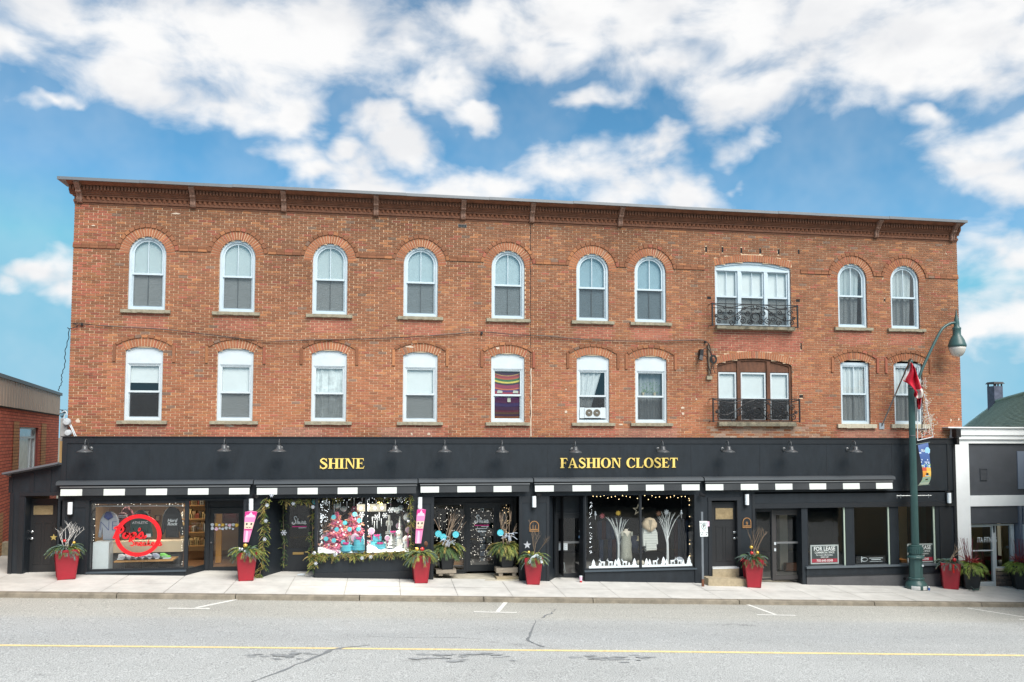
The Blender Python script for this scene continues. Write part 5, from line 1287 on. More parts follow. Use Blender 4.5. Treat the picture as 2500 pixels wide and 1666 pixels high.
# metal siding above: individual sheets with standing seams
zsd = zm_n; M_sid = mat('brown_siding', lin(184, 160, 138), .5, noise=.08, nscale=2)
pts = [wp(XA, 1066), wp(XB, 1066)]; L = (pts[1]-pts[0]).length; n = int(L/.42)
for i in range(n):
    if i*.42 < L-17: continue
    a, b = pts[0]+dv*(i*.42+.03), pts[0]+dv*((i+1)*.42-.03); q = MB(); o1 = nv*.06; o2 = nv*.03
    q.hexa([(a+o1).to_tuple()[:2]+(zsd,), (b+o1).to_tuple()[:2]+(zsd,), (b+o1).to_tuple()[:2]+(zt_n,), (a+o1).to_tuple()[:2]+(zt_n,), (a+o2).to_tuple()[:2]+(zsd,), (b+o2).to_tuple()[:2]+(zsd,), (b+o2).to_tuple()[:2]+(zt_n,), (a+o2).to_tuple()[:2]+(zt_n,)]); q.build('siding_sheet', M_sid, nb)
q = MB(); vwall(q, XA, XB, zsd-.05, zt_n, .028); q.build('siding_backing', mat('seam_dark', lin(70, 60, 52), .8), nb)
q = MB(); a, b = pts; o1, o2 = nv*.10, nv*-.25
q.hexa([(a+o1).to_tuple()[:2]+(zt_n,), (b+o1).to_tuple()[:2]+(zt_n,), (b+o1).to_tuple()[:2]+(zt_n+.12,), (a+o1).to_tuple()[:2]+(zt_n+.12,), (a+o2).to_tuple()[:2]+(zt_n,), (b+o2).to_tuple()[:2]+(zt_n,), (b+o2).to_tuple()[:2]+(zt_n+.12,), (a+o2).to_tuple()[:2]+(zt_n+.12,)]); q.build('roof_edge', mat('edge_grey', lin(104, 108, 112), .5), nb)
q = MB(); e = b - nv*10; f_ = a - nv*10
q.quad((b.x, b.y, zg), (e.x, e.y, zg), (e.x, e.y, zt_n), (b.x, b.y, zt_n)).quad((a.x, a.y, zt_n), (b.x, b.y, zt_n), (e.x, e.y, zt_n), (f_.x, f_.y, zt_n)); q.build('rear_walls', M_nb, nb)
# tan boarded shed end seen in the gap
gp = thing('gap_boards', 'narrow tan boarded wall in the gap behind the meters', 'wall', tuple(at(150, 1140, 3.0)))
p, q_ = at(144, 1140, 3.2), at(170, 1140, 3.2); q = MB(); q.box(p.x, q_.x, 3.2, 3.4, 0, Z(1022, 3.2, 150)); q.build('boards', mat('tan_boards', lin(190, 160, 110), .8, noise=.3, nscale=4, stretch=(3, 1, .2)), gp)
# old wooden kerb block far left
kb = MB(); p = ground_hit(6, 1353); kb.box(p.x-1.2, p.x+.75, p.y-.3, p.y+.2, g(p.x), g(p.x)+.38); tag(kb.build('retaining_block', M_stone, loc=(p.x, p.y, g(p.x))), 'weathered stone block at the foot of the neighbour wall', 'block')

# ------------------------------------------------------------------ white and charcoal building on the right
wb = thing('white_and_charcoal_building', 'single-storey white and charcoal building with glazed gym door at the right edge', 'building', (21.5, 0, g(21.5)))
M_wst = mat('white_stucco', (.82, .85, .86), .8, noise=.05, nscale=2, bump=.15, bscale=60); M_chs = mat('charcoal_stucco', lin(70, 74, 80), .85, noise=.12, nscale=2, bump=.3, bscale=70)
YW = -.12
wx = lambda px, py=1250: X(px, YW, py)
w0 = FX1+.02; w1 = w0+9; pz = lambda py, px=2430: Z(py, YW, px)
gb = g(22)-.6
q = MB(); q.box(w0, wx(2371, 1300), YW, .4, gb, pz(1073)); q.build('pilaster', M_wst, wb)
q = MB(); q.box(w0-.05, w1, YW-.06, .5, pz(1073), pz(1063)); q.box(w0-.02, w1, YW-.10, .5, pz(1063)+.001, pz(1046)); q.box(w0-.30, w1, YW-.16, .6, pz(1046)+.001, pz(1043)); q.build('parapet', M_wst, wb)
q = MB(); q.box(wx(2371, 1300)+.001, w1, YW, .3, pz(1083), pz(1073)-.001); q.box(wx(2371, 1300)+.001, w1, YW-.005, .3, pz(1236), pz(1210)); q.build('white_beam', M_wst, wb)
q = MB(); q.box(wx(2371, 1300)+.001, w1, YW+.06, .3, pz(1210)+.001, pz(1083)-.001); q.build('charcoal_panel', M_chs, wb)
q = MB(); q.box(wx(2371, 1300)+.001, wx(2487), YW+.04, .9, pz(1279), pz(1236)-.001); q.build('charcoal_panel', M_chs, wb)
q = MB(); q.box(wx(2488), wx(2488)+.10, YW-.01, .4, gb, pz(1236)-.001); q.box(wx(2497), wx(2497)+2, YW-.01, .4, gb, pz(1236)-.001); q.build('slate_post', mat('slate_blue', lin(104, 114, 130), .6), wb)
q = MB(); a = wx(2487, 1150); q.box(a, a+2.2, YW+.03, YW+.2, pz(1195), pz(1102)); q.build('blue_panel', mat('slate_panel', lin(122, 134, 152), .5), wb)
q = MB(); a, b = wx(2395.5, 1159), wx(2413, 1159); q.ring(rect(a, b, pz(1173), pz(1144)), rect(a, b, pz(1173), pz(1144), .02), YW+.03, YW+.07); vt = q.build('louvre', M_chs, wb)
for k in range(8): q = MB(); zz = pz(1173)+.03+k*(pz(1144)-pz(1173)-.06)/8; q.box(a+.02, b-.02, YW+.035, YW+.07, zz, zz+.024); q.build('louvre_slat', mat('louvre_grey', lin(88, 92, 98), .5), vt)
q = MB(); q.quad((w0, .3, gb), (w0, 9, gb), (w0, 9, pz(1060)), (w0, .3, pz(1060))).quad((w0, .3, pz(1060)), (w1, .3, pz(1060)), (w1, 9, pz(1060)), (w0, 9, pz(1060))).quad((w0, 9, gb), (w1, 9, gb), (w1, 9, pz(1060)), (w0, 9, pz(1060))); q.build('rear_shell', M_chs, wb)
# dark downpipe head between the two buildings
q = MB(); a = X(2335, -.3, 1065); q.box(a-.09, a+.08, -.42, -.20, Z(1068, -.3, 2335), Z(1048, -.3, 2335)).box(a-.05, a+.04, -.38, -.22, Z(1086, -.3, 2335), Z(1068, -.3, 2335)-.001); q.build('rainwater_head', M_iron, wb)
# door, side light, stone stall riser
M_alu = mat('aluminium', lin(206, 214, 218), .4, metal=.1)
YG = .12
def gl(px0, px1, pyt, pyb, nm, st=.06, Y=YG, br=None):
    x0, x1 = X(px0, Y, 1350), X(px1, Y, 1350); zt, zb = Z(pyt, Y, 2420), Z(pyb, Y, 2420)
    q = MB(); q.ring(rect(x0, x1, zb, zt), [(x0+st, zb+(br or st)), (x0+st, zt-st), (x1-st, zt-st), (x1-st, zb+(br or st))], Y-.04, Y+.04); d = q.build(nm, M_alu, wb)
    q = MB(); flat(q, x0+st, x1-st, zb+(br or st), zt-st, Y); q.build('pane', M_shop, d); return d, x0, x1, zb, zt
gd = gl(2360, 2427, 1280, 1432, 'gym_door', .09, br=.16)
q = MB(); zz = Z(1344, YG, 2400); q.box(gd[1]+.09, gd[2]-.09, YG-.06, YG-.03, zz-.02, zz+.02); q.build('push_bar', M_alu, gd[0])
q = MB(); q.box(gd[2]-.04, gd[2]-.005, YG-.07, YG-.04, gd[4]-.28, gd[4]-.05); q.build('hinge', M_iron, gd[0])
gs = gl(2427.5, 2470, 1280, 1388, 'side_light', .05)
tt = text_mb('ITA FITNESS',   .25, YG-.045, 0, X(2377, YG, 1320)+.10, Z(1324, YG, 2400), 'LEFT', bold=.012, sx=.56); tt.build('lettering', M_white, gd[0])
bxw = [gd[2], X(2470, YG, 1400)]
q = MB(); q.box(bxw[0], bxw[1]+.1, YG-.14, YG+.05, Z(1392, YG, 2450), Z(1387, YG, 2450)); q.build('stone_ledge', mat('pale_ledge', lin(196, 184, 164), .8), wb)
q = MB(); q.box(bxw[0], bxw[1]+.1, YG-.05, YG+.05, gb, Z(1392, YG, 2450)-.001); sr = q.build('stone_riser', M_mortar, wb)
M_ldg = [mat('ledgestone%d' % k, lin(*c), .9, noise=.25, nscale=14, bump=.6, bscale=30) for k, c in enumerate(((128, 110, 98), (106, 92, 84), (146, 128, 112)))]
z = gb
while z < Z(1392, YG, 2450)-.03:
    h = rb.choice((.055, .07, .09)); h = min(h, Z(1392, YG, 2450)-.005-z); x = bxw[0]
    while x < bxw[1]+.09:
        l = min(rb.uniform(.16, .38), bxw[1]+.1-x); q = MB(); q.box(x+.004, x+l-.004, YG-.10+rb.uniform(-.015, .015), YG-.04, z+.004, z+h-.004); q.build('ledge_stone', rb.choice(M_ldg), wb); x += l
    z += h
z = gb                                           # the same ledgestone on the foot of the white pilaster
while z < Z(1393, YW, 2360)-.03:
    h = rb.choice((.055, .07, .09)); h = min(h, Z(1393, YW, 2360)-z)
    for (a_, b_) in ((X(2333, YW, 1400), X(2352, YW, 1400)), (X(2352, YW, 1400), X(2371, YW, 1400))):
        q = MB(); q.box(a_+.004, b_-.004, YW-.05+rb.uniform(-.012, .012), YW+.02, z+.004, z+h-.004); q.build('ledge_stone', rb.choice(M_ldg), wb)
    z += h
q = MB(); q.box(X(2470, YG, 1350), X(2474, YG, 1350), YG-.06, YG+.06, gb, gs[4]); q.box(X(2484, YG, 1350)+.02, X(2487, YG, 1350)+.02, YG-.4, YG+.06, gb, gs[4]); q.build('frame_post', M_alu, wb)
# what shows inside: ochre wall, red machines
M_och = mat('ochre_wall', lin(176, 148, 84), .9); M_redm = mat('gym_red', lin(150, 30, 34), .5)
q = MB(); q.box(X(2360, 2.5, 1350), X(2405, 2.5, 1350), 2.6, 2.7, gb, 3).box(X(2450, 1.6, 1350), X(2470, 1.6, 1350), 1.6, 1.7, gb, 3); q.build('ochre_wall', M_och, wb)
q = MB(); q.quad((w0, 4, gb), (w0+5, 4, gb), (w0+5, 4, 3), (w0, 4, 3)).quad((w0, YG, gb+.3), (w0+5, YG, gb+.3), (w0+5, 4, gb+.3), (w0, 4, gb+.3)); q.build('gym_room', mat('gym_grey', lin(120, 112, 100), .9), wb)
gm = thing('gym_machine', 'red gym machine standing behind the glazed door', 'gym machine', (X(2415, 1.8, 1400), 1.8, gb+.3))
p = at(2415, 1430, 1.8); q = MB(); q.tube([(p.x-.1, 1.8, gb+.3), (p.x-.25, 1.8, gb+1.6)], .05, 8).tube([(p.x+.3, 1.8, gb+.3), (p.x+.1, 1.8, gb+1.3)], .05, 8); q.build('frame', M_redm, gm)
q = MB(); q.box(p.x-.2, p.x+.5, 1.7, 1.9, gb+1.25, gb+1.38); q.build('arm', M_redm, gm); q = MB(); q.box(p.x-.3, p.x+.1, 1.6, 2.0, gb+.75, gb+.85); q.build('seat', M_redm, gm)
kn = MB(); p = at(2459, 1336, 1.55); kn.ball(tuple(p), .05); tag(kn.build('wall_button', M_white, loc=tuple(p)), 'small round white button on the ochre wall inside the gym', 'button')

# ------------------------------------------------------------------ green-roofed house behind
def along(px, py, depth): d = ray(px, py); return CAM + d*(depth/d.dot(_f))
gh = thing('green_roofed_house', 'house with green shingled roof behind the white parapet', 'house', tuple(along(2480, 1060, 40)))
A = along(2432, 981, 45); B0 = along(2500, 963, 37.2); rd = (B0-A); rd.z = 0; rd.normalize(); B = A+rd*22
Ce = along(2460, 1046, 34.7); ez = Ce.z
best = None
for k in range(-200, 300):                        # far end of the eave: where it meets the line of the gable edge
    P = Ce - rd*(k*.1); P.z = ez; v = P-CAM; zz = v.dot(_f); px, py = PW/2+FPX*v.dot(_r)/zz, PPY-FPX*v.dot(_u)/zz
    ty = 981+(px-2432)*(1043-981)/(2350-2432)
    if best is None or abs(py-ty) < best[0]: best = (abs(py-ty), P.copy())
E0 = best[1]; E1 = E0+rd*28; B = A+rd*28
M_shing = mat('green_shingle', lin(126, 152, 140), .85, noise=.14, nscale=1.5, bump=.2, bscale=30)
nrm = (E1-E0).cross(A-E0).normalized(); nrm = nrm if nrm.dot(CAM-A) > 0 else -nrm
q = MB(); t = nrm*.06; q.hexa([tuple(p) for p in (E0-t, E1-t, B-t, A-t, E0-t*3, E1-t*3, B-t*3, A-t*3)]); gr = q.build('roof', M_shing, gh)
sl_len = (A-E0).length; rows_n = 26; cnt = 0; extra = MB()
up = (A-E0)/rows_n
proto = None
for i in range(rows_n):                           # shingle courses, each a lapped strip of tabs
    strip = MB(); o_ = rb.uniform(0, .3); L = 27.5; x = o_
    while x < 27:
        w = .31; a_, b_ = E0+up*i+rd*x, E0+up*i+rd*(x+w-.02); c_, d_ = b_+up*1.05, a_+up*1.05; h = nrm*(.03+rb.uniform(0, .012)); l = nrm*.004
        strip.quad(tuple(a_+h), tuple(b_+h), tuple(c_+l), tuple(d_+l)); strip.quad(tuple(a_), tuple(b_), tuple(b_+h), tuple(a_+h)); x += w
    strip.build('shingle_course', mat('green_shingles', lin(150, 172, 160), .85, island=.16, noise=.1, nscale=3), gr)
q = MB(); q.tube([A+Vector((0, 0, .03)), B+Vector((0, 0, .03))], .09, 6); q.build('ridge_cap', M_shing, gr)
rb_dir = Vector((rd.y, -rd.x, 0)); rb_dir = rb_dir if rb_dir.dot(A-E0) > 0 else -rb_dir
back = rb_dir*((A-E0).dot(rb_dir)); q = MB()
F0, F1 = A+back, B+back; F0.z = F1.z = ez
q.quad(tuple(A), tuple(B), tuple(F1), tuple(F0)); q.build('rear_slope', M_shing, gh)
q = MB(); s0, s1 = E0+back*.05, E1+back*.05; r0, r1 = F0-back*.05, F1-back*.05
for a_, b_ in ((s0, s1), (s1, r1), (r1, r0), (r0, s0)): q.quad((a_.x, a_.y, -2), (b_.x, b_.y, -2), (b_.x, b_.y, ez-.03), (a_.x, a_.y, ez-.03))
q.tri((s0.x, s0.y, ez-.03), (r0.x, r0.y, ez-.03), tuple(A-Vector((0, 0, .2)))); q.build('wall', mat('cream_siding', lin(226, 206, 170), .8), gh)
q = MB(); q.tube([E0-nrm*.12, E1-nrm*.12], .05, 6); q.build('eave_board', mat('eave_brown', lin(120, 96, 76), .7), gh)
ch = A + rd*(-.1) + back*.10; c0 = along(2430, 985, 45.2); w_ = .27
q = MB(); q.box(c0.x-w_, c0.x+w_, c0.y-w_, c0.y+w_, c0.z-1.5, along(2430, 943, 45).z); q.build('chimney_flue', mat('flue_metal', lin(92, 96, 112), .5, metal=.3, noise=.35, nscale=5), gh)
zt2 = along(2430, 943, 45).z; q = MB()
for sx in (-1, 1):
    for sy in (-1, 1): q.box(c0.x+sx*w_*.85-.03, c0.x+sx*w_*.85+.03, c0.y+sy*w_*.85-.03, c0.y+sy*w_*.85+.03, zt2, zt2+.13)
q.box(c0.x-.03, c0.x+.03, c0.y-w_, c0.y-w_+.05, zt2, zt2+.13); q.build('cap_leg', M_iron, gh)
q = MB(); q.prism_z([(c0.x-w_*1.25, c0.y-w_*1.25), (c0.x+w_*1.35, c0.y-w_*1.25), (c0.x+w_*1.35, c0.y+w_*1.25), (c0.x-w_*1.25, c0.y+w_*1.25)], zt2+.13, zt2+.24, .78); q.build('chimney_cap', M_iron, gh)

# ------------------------------------------------------------------ the other side of the street, mirrored in the shop glass
ob = thing('opposite_terrace', 'terrace across the street that shows only as reflections in the shop glass', 'building', (6, -36, 0))
q = MB(); q.box(-45, 55, -44, -36, -3, 3.2); q.build('shopfronts', mat('opposite_dark', (.035, .037, .04), .5), ob); q = MB(); q.box(-45, 55, -44, -36.1, 3.201, 7.2); q.build('upper_wall', mat('opposite_brick', (.22, .235, .24), .9, noise=.2), ob)
for k in range(16):
    q = MB(); x = -42+k*6; q.box(x, x+1.6, -36.1, -36.03, 4.2, 6.2); q.build('window', M_dark, ob)
# ------------------------------------------------------------------ foliage helpers
M_fir = mat('fir_green', (.075, .135, .045), .6, island=.45, noise=.2, nscale=10); M_fir2 = mat('cedar_green', (.25, .27, .06), .6, island=.45, noise=.2, nscale=10)
M_spruce = mat('blue_spruce', (.10, .16, .14), .6, island=.4); M_lime = mat('lime_cedar', (.24, .34, .06), .6, island=.4)
M_gold2 = mat('gilded_cedar', (.36, .27, .08), .55, island=.45)
M_twig = mat('bare_twig', (.22, .16, .11), .8, noise=.2); M_twigw = mat('frosted_twig', (.62, .60, .57), .7); M_redtw = mat('dogwood_red', (.16, .02, .035), .6); M_curly = mat('curly_willow', (.38, .28, .20), .7)
M_redb = mat('red_bauble', (.5, .02, .02), .15, coat=.5); M_goldb = mat('gold_bauble', (.75, .50, .10), .2, metal=.6); M_silver = mat('silver_glitter', (.62, .64, .68), .3, metal=.5, noise=.3, nscale=60)
M_redleaf = mat('red_leaf', (.36, .04, .035), .5, island=.4)
M_cyan = mat('candy_cyan', (.06, .50, .60), .3); M_cyanl = mat('candy_pale', (.30, .72, .78), .3); M_silvr = mat('silver_ribbon', (.60, .66, .74), .35, noise=.2, nscale=20)
rf = random.Random(5)
def frond(mb, p, d, length, width, droop=.5, k=5):
    """flat cedar-like spray: a drooping midrib with paired blades"""
    p = Vector(p); d = Vector(d).normalized(); step = length/k
    for i in range(k):
        side = d.cross(Vector((0, 0, 1)))
        side = side.normalized() if side.length > 1e-3 else Vector((1, 0, 0))
        w = width*(1-.55*i/k)*rf.uniform(.7, 1.2)
        for s in (-1, 1):
            tip = p + d*step*1.5 + side*s*w + Vector((0, 0, -w*.25*rf.random()))
            m1 = p + d*step*.9 + side*s*w*.35 + Vector((0, 0, .012)); m2 = p + d*step*.35 + side*s*w*.55
            mb.quad(tuple(p), tuple(m2), tuple(tip), tuple(m1))
        mb.quad(tuple(p-side*.004), tuple(p+side*.004), tuple(p+d*step*1.4+side*.003), tuple(p+d*step*1.4-side*.003))
        p = p + d*step; d = (d + Vector((rf.uniform(-.12, .12), rf.uniform(-.12, .12), -droop/k*2))).normalized()
def bouquet(par, c, mats, n, r, l0, l1, w=.05, up=.6, droop=.8, name='evergreen_sprays'):
    for mi, (m, share) in enumerate(mats):
        mb = MB()
        for i in range(int(n*share)):
            t = rf.uniform(0, 2*math.pi); e = rf.uniform(-.2, up); rr = r*math.sqrt(rf.random())
            d = Vector((math.cos(t)*math.cos(e), math.sin(t)*math.cos(e), math.sin(e)))
            frond(mb, (c[0]+math.cos(t)*rr*.7, c[1]+math.sin(t)*rr*.7, c[2]+rf.uniform(-.03, .10)), d, rf.uniform(l0, l1), w, droop)
        mb.build(name, m, par, kind='stuff')
def branch(mb, p, d, l, r, depth=2, n=3, bend=.25, spread=.6):
    p = Vector(p); d = Vector(d).normalized(); P = [tuple(p)]; k = 5
    for i in range(k):
        d = (d+Vector((rf.uniform(-bend, bend), rf.uniform(-bend, bend), rf.uniform(-.05, .12)))*.6).normalized(); p = p+d*(l/k); P.append(tuple(p))
        if depth > 0 and i >= 1 and rf.random() < .62:
            a = rf.uniform(0, 6.28); branch(mb, p, d+Vector((math.cos(a), math.sin(a), .2))*spread, l*(1-i/k)*.75+.05, r*.6, depth-1, n, bend, spread)
    mb.tube(P, [r*(1-.65*i/k) for i in range(k+1)], 5)
def bauble(par, p, r, m): q = MB(); q.ball(tuple(p), r, 12, 8); o = q.build('bauble', m, par, smooth=True); return o
def star(par, p, r, m, n=5, k=.42, th=.02, name='star'):
    pts = [(p[0]+(r if i % 2 == 0 else r*k)*math.sin(math.pi*i/n), p[2]+(r if i % 2 == 0 else r*k)*math.cos(math.pi*i/n)) for i in range(2*n)][::-1]
    q = MB(); q.prism(pts, p[1]-th/2, p[1]+th/2); return q.build(name, m, par)
# ------------------------------------------------------------------ planters
M_redpot = mat('red_planter', (.33, .010, .024), .32, noise=.14, nscale=2, coat=.3, bump=.03, bscale=30); M_blkpot = mat('black_planter', (.022, .025, .028), .5)
def pot(name, label, px, py_base, Yb, w_top, w_bot, h, m, rz=0.0, group='tall red planters along the pavement', zbase=None):
    """square tapering planter: base centre at a pixel on the pavement"""
    p = at(px, py_base, Yb); zb = zs(p.x, Yb) if zbase is None else zbase; c = Vector((p.x, Yb, zb))
    o = thing(name, label, 'planter', tuple(c), group)
    def sq(w, z, ins=0): 
        pts = []
        for sx, sy in ((-1, -1), (1, -1), (1, 1), (-1, 1)):
            for a, b in (((sx*(w-.02), sy*w), (sx*w, sy*(w-.02))) if sx*sy > 0 else ((sx*w, sy*(w-.02)), (sx*(w-.02), sy*w))): pts.append((a, b))
        ca, sa = math.cos(rz), math.sin(rz)
        return [(c.x+x*ca-y*sa, c.y+x*sa+y*ca, c.z+z) for x, y in pts]
    q = MB(); lev = [sq(w_bot/2, 0), sq(w_top/2*.985, h*.93), sq(w_top/2, h*.94), sq(w_top/2, h), sq(w_top/2-.025, h), sq(w_top/2-.03, h-.08)]
    L = [q.add(l) for l in lev]
    for a, b in zip(L, L[1:]):
        for i in range(8): j = (i+1) % 8; q._f(a+i, a+j, b+j, b+i)
    q._f(*range(L[0]+7, L[0]-1, -1)); q.build('pot', m, o)
    q = MB(); n = q.add(sq(w_top/2-.03, h-.06)); q._f(*range(n, n+8)); q.build('soil', mat('soil', (.03, .022, .015), .95), o)
    return o, Vector((c.x, c.y, c.z+h-.03))
# 1: by the lean-to
o, c = pot('red_planter', 'wide red planter with frosted twigs and spruce between lean-to and sneaker shop', 161, 1407, -.75, .60, .44, .80, M_redpot, R(24))
o.scale = (1, 1, 1)
bouquet(o, c, ((M_spruce, .5), (M_fir, .35), (M_fir2, .15)), 105, .22, .26, .46, .06)
for k in range(5):
    q = MB(); branch(q, c+Vector((rf.uniform(-.12, .12), rf.uniform(-.1, .1), 0)), (rf.uniform(-.35, .5), rf.uniform(-.2, .2), 1), rf.uniform(.5, .72), .012, 2, spread=.9); q.build('twig', M_twigw, o)
bauble(o, c+Vector((0, -.18, .27)), .045, M_redb); bauble(o, c+Vector((.24, -.18, .22)), .042, M_goldb); star(o, c+Vector((-.3, -.12, .36)), .09, M_gold2)
# 2: by the sneaker shop door
o, c = pot('red_planter', 'red planter with gold bauble and drooping cedar beside the sneaker shop door', 600, 1416, -.62, .56, .40, .80, M_redpot, R(12))
bouquet(o, c, ((M_fir, .4), (M_fir2, .3), (M_spruce, .3)), 115, .2, .28, .48, .062)
bauble(o, c+Vector((0, -.2, .22)), .062, M_goldb)
for k in range(6): bauble(o, c+Vector((rf.uniform(-.2, .02), -.24, .05+rf.uniform(0, .1))), .035, M_silver)
# 3: by Shine window
o, c = pot('red_planter', 'red planter with red and orange baubles at the right of the pink display', 1027, 1418, -.62, .54, .38, .80, M_redpot, R(4))
bouquet(o, c, ((M_fir, .35), (M_fir2, .45), (M_spruce, .2)), 115, .2, .3, .52, .062)
bauble(o, c+Vector((-.12, -.22, .22)), .06, M_goldb); bauble(o, c+Vector((.03, -.24, .22)), .062, M_redb)
q = MB(); q.lathe([(0, .1), (.05, .06), (.06, 0), (.03, -.07), (0, -.08)], tuple(c+Vector((.14, -.1, .34))), 10); q.build('pine_cone', M_brownwood, o)
# 4: number 11
o, c = pot('red_planter', 'red planter with silver star and white ribbon below the number 11 plaque', 1301, 1425, -.62, .55, .38, .80, M_redpot, R(-6))
bouquet(o, c, ((M_fir, .45), (M_fir2, .35), (M_spruce, .2)), 105, .2, .28, .46, .062)
star(o, c+Vector((-.2, -.15, .40)), .12, M_silver); bauble(o, c+Vector((-.17, -.25, .2)), .045, M_goldb)
for k in range(4): q = MB(); branch(q, c+Vector((.05, 0, 0)), (rf.uniform(-.2, .8), rf.uniform(-.2, .2), 1), rf.uniform(.6, .95), .010, 2); q.build('twig', M_twig, o)
for s in (-1, 1): q = MB(); q.ribbon([(c.x+.05, c.z+.12), (c.x+.05+s*.12, c.z+.05), (c.x+.02+s*.2, c.z-.12)], .07, c.y-.30, c.y-.295); q.build('ribbon', M_white, o)
# 5: beside the shop to let
o, c = pot('red_planter', 'red planter with red and cream baubles at the foot of the number 9 plaque', 1838, 1427, -.62, .58, .42, .86, M_redpot, R(-14))
bouquet(o, c, ((M_spruce, .35), (M_fir, .5), (M_redleaf, .15)), 100, .2, .26, .42, .055, up=.9)
for (a, b, m) in ((-.12, .24, M_redb), (.07, .25, M_goldb), (-.13, .42, M_goldb)): bauble(o, c+Vector((a, -.2, b)), .055, m)
for k in range(5): q = MB(); branch(q, c, (rf.uniform(-.4, .6), rf.uniform(-.2, .2), 1), rf.uniform(.7, 1.0), .011, 2); q.build('twig', M_twig, o)
# 6: right end
o, c = pot('red_planter', 'red planter with one red bauble beside the white gym pilaster', 2319, 1437, -.45, .60, .44, .84, M_redpot, R(-28))
bouquet(o, c, ((M_spruce, .7), (M_twig, .15), (M_fir, .15)), 95, .2, .25, .42, .055)
bauble(o, c+Vector((0, -.25, .15)), .06, M_redb); q = MB(); q.ribbon([(c.x-.12, c.z+.02), (c.x-.13, c.z-.15), (c.x-.12, c.z-.25)], .07, c.y-.37, c.y-.365); q.build('ribbon', M_redb, o)
for k in range(3): q = MB(); branch(q, c, (rf.uniform(-.3, .6), 0, 1), rf.uniform(.5, .75), .012, 1, bend=.5); q.build('twig', M_curly, o)
# dark planters on timber stands in the entrance
def stand(name, label, px0, px1, pyt, pyb, Y, depth, zb=None):
    a, b = X(px0, Y, pyt), X(px1, Y, pyt); zt = Z(pyt, Y, (px0+px1)/2); z0 = Z(pyb, Y, (px0+px1)/2) if zb is None else zb
    o = thing(name, label, 'stand', ((a+b)/2, Y, z0), 'grey timber stands in the entrance'); Mt = mat('grey_timber', lin(150, 140, 126), .85, noise=.25, nscale=8, stretch=(.3, 3, 3))
    n = 3
    for k in range(n): y0 = Y+depth*k/n; q = MB(); q.box(a, b, y0+.004, y0+depth/n-.004, zt-.02-(zt-z0)*.5, zt); q.build('plank', Mt, o)
    for xx in (a+.08, b-.2): q = MB(); q.box(xx, xx+.12, Y+.03, Y+depth-.03, z0, zt-.021-(zt-z0)*.5); q.build('leg', Mt, o)
    return (a+b)/2, zt
def darkpot(label, px, pyb, Y, zb, mats, tw, wt=.50, wb=.34, h=.62, grp='charcoal planters in the central entrance', rz=0.1):
    o, c = pot('charcoal_planter', label, px, pyb, Y, wt, wb, h, M_blkpot, rz, grp, zb); return o, c
sx_, sz_ = stand('timber_stand', 'low grey timber stand under the left dark planter', 1065, 1114, 1392, 1406, .05, .42, None)
o, c = darkpot('charcoal planter with cyan candy discs and upright willow, left side of entrance 13', 1090, 1390, .28, sz_, None, None)
CW = [(M_fir, .5), (M_fir2, .3), (M_gold2, .2)]
bouquet(o, c, CW, 130, .18, .34, .58, .075, up=.8, droop=1.0)
for k in range(7): q = MB(); branch(q, c+Vector((rf.uniform(-.1, .1), 0, 0)), (rf.uniform(-.35, .4), rf.uniform(-.15, .15), 1), rf.uniform(.9, 1.15), .016, 1, bend=.35, spread=.35); q.build('willow_stem', M_curly, o)
def disc(par, p, r, m1, m2):
    q = MB(); q.prism([(p[0]+r*math.cos(t), p[2]+r*math.sin(t)) for t in [2*math.pi*k/18 for k in range(18)]], p[1]-.012, p[1]+.012); d = q.build('candy_disc', m1, par)
    q = MB(); pts = [(p[0]+r*(.12+.78*i/30)*math.cos(i*.42), p[2]+r*(.12+.78*i/30)*math.sin(i*.42)) for i in range(31)]; q.ribbon(pts, r*.10, p[1]-.016, p[1]-.0125); q.build('candy_swirl', m2, d)
for (a, b) in ((-.27, .55), (-.12, .45), (.26, .52)): disc(o, tuple(c+Vector((a, -.22, b-.05))), .10, M_cyan, M_cyanl)
q = MB()
for k in range(16): frond(q, tuple(c+Vector((rf.uniform(-.1, .15), -.25, .3+rf.uniform(-.1, .1)))), (rf.uniform(-1, 1), -.3, rf.uniform(-.6, .6)), .16, .04, .2, 3)
q.build('ribbon_bow', M_silvr, o)
a, b = X(1211, .0, 1400), X(1268, .0, 1400); q = MB(); q.box(a, b+.0, -.16, .45, g(4)-.1, Z(1408, -.05, 1240)); q.build('concrete_block', M_step, bld)
sx_, sz_ = stand('timber_stand', 'taller grey timber stand on the concrete block under the right dark planter', 1212, 1267, 1387, 1407, -.02, .42, Z(1408, -.05, 1240)+.002)
o, c = darkpot('charcoal planter with one cyan candy disc and willow, right side of entrance 13', 1236, 1387, .2, sz_, None, None)
bouquet(o, c, [(M_fir, .45), (M_fir2, .4), (M_gold2, .15)], 130, .18, .34, .58, .075, up=.8, droop=1.0)
for k in range(6): q = MB(); branch(q, c+Vector((rf.uniform(-.1, .1), 0, 0)), (rf.uniform(-.3, .45), rf.uniform(-.15, .15), 1), rf.uniform(.9, 1.2), .016, 1, bend=.35, spread=.35); q.build('willow_stem', M_curly, o)
disc(o, tuple(c+Vector((-.22, -.22, .48))), .10, M_cyan, M_cyanl); q = MB()
for k in range(16): frond(q, tuple(c+Vector((rf.uniform(-.1, .2), -.25, .42+rf.uniform(-.1, .1)))), (rf.uniform(-1, 1), -.3, rf.uniform(-.6, .6)), .16, .04, .2, 3)
q.build('ribbon_bow', M_silvr, o)
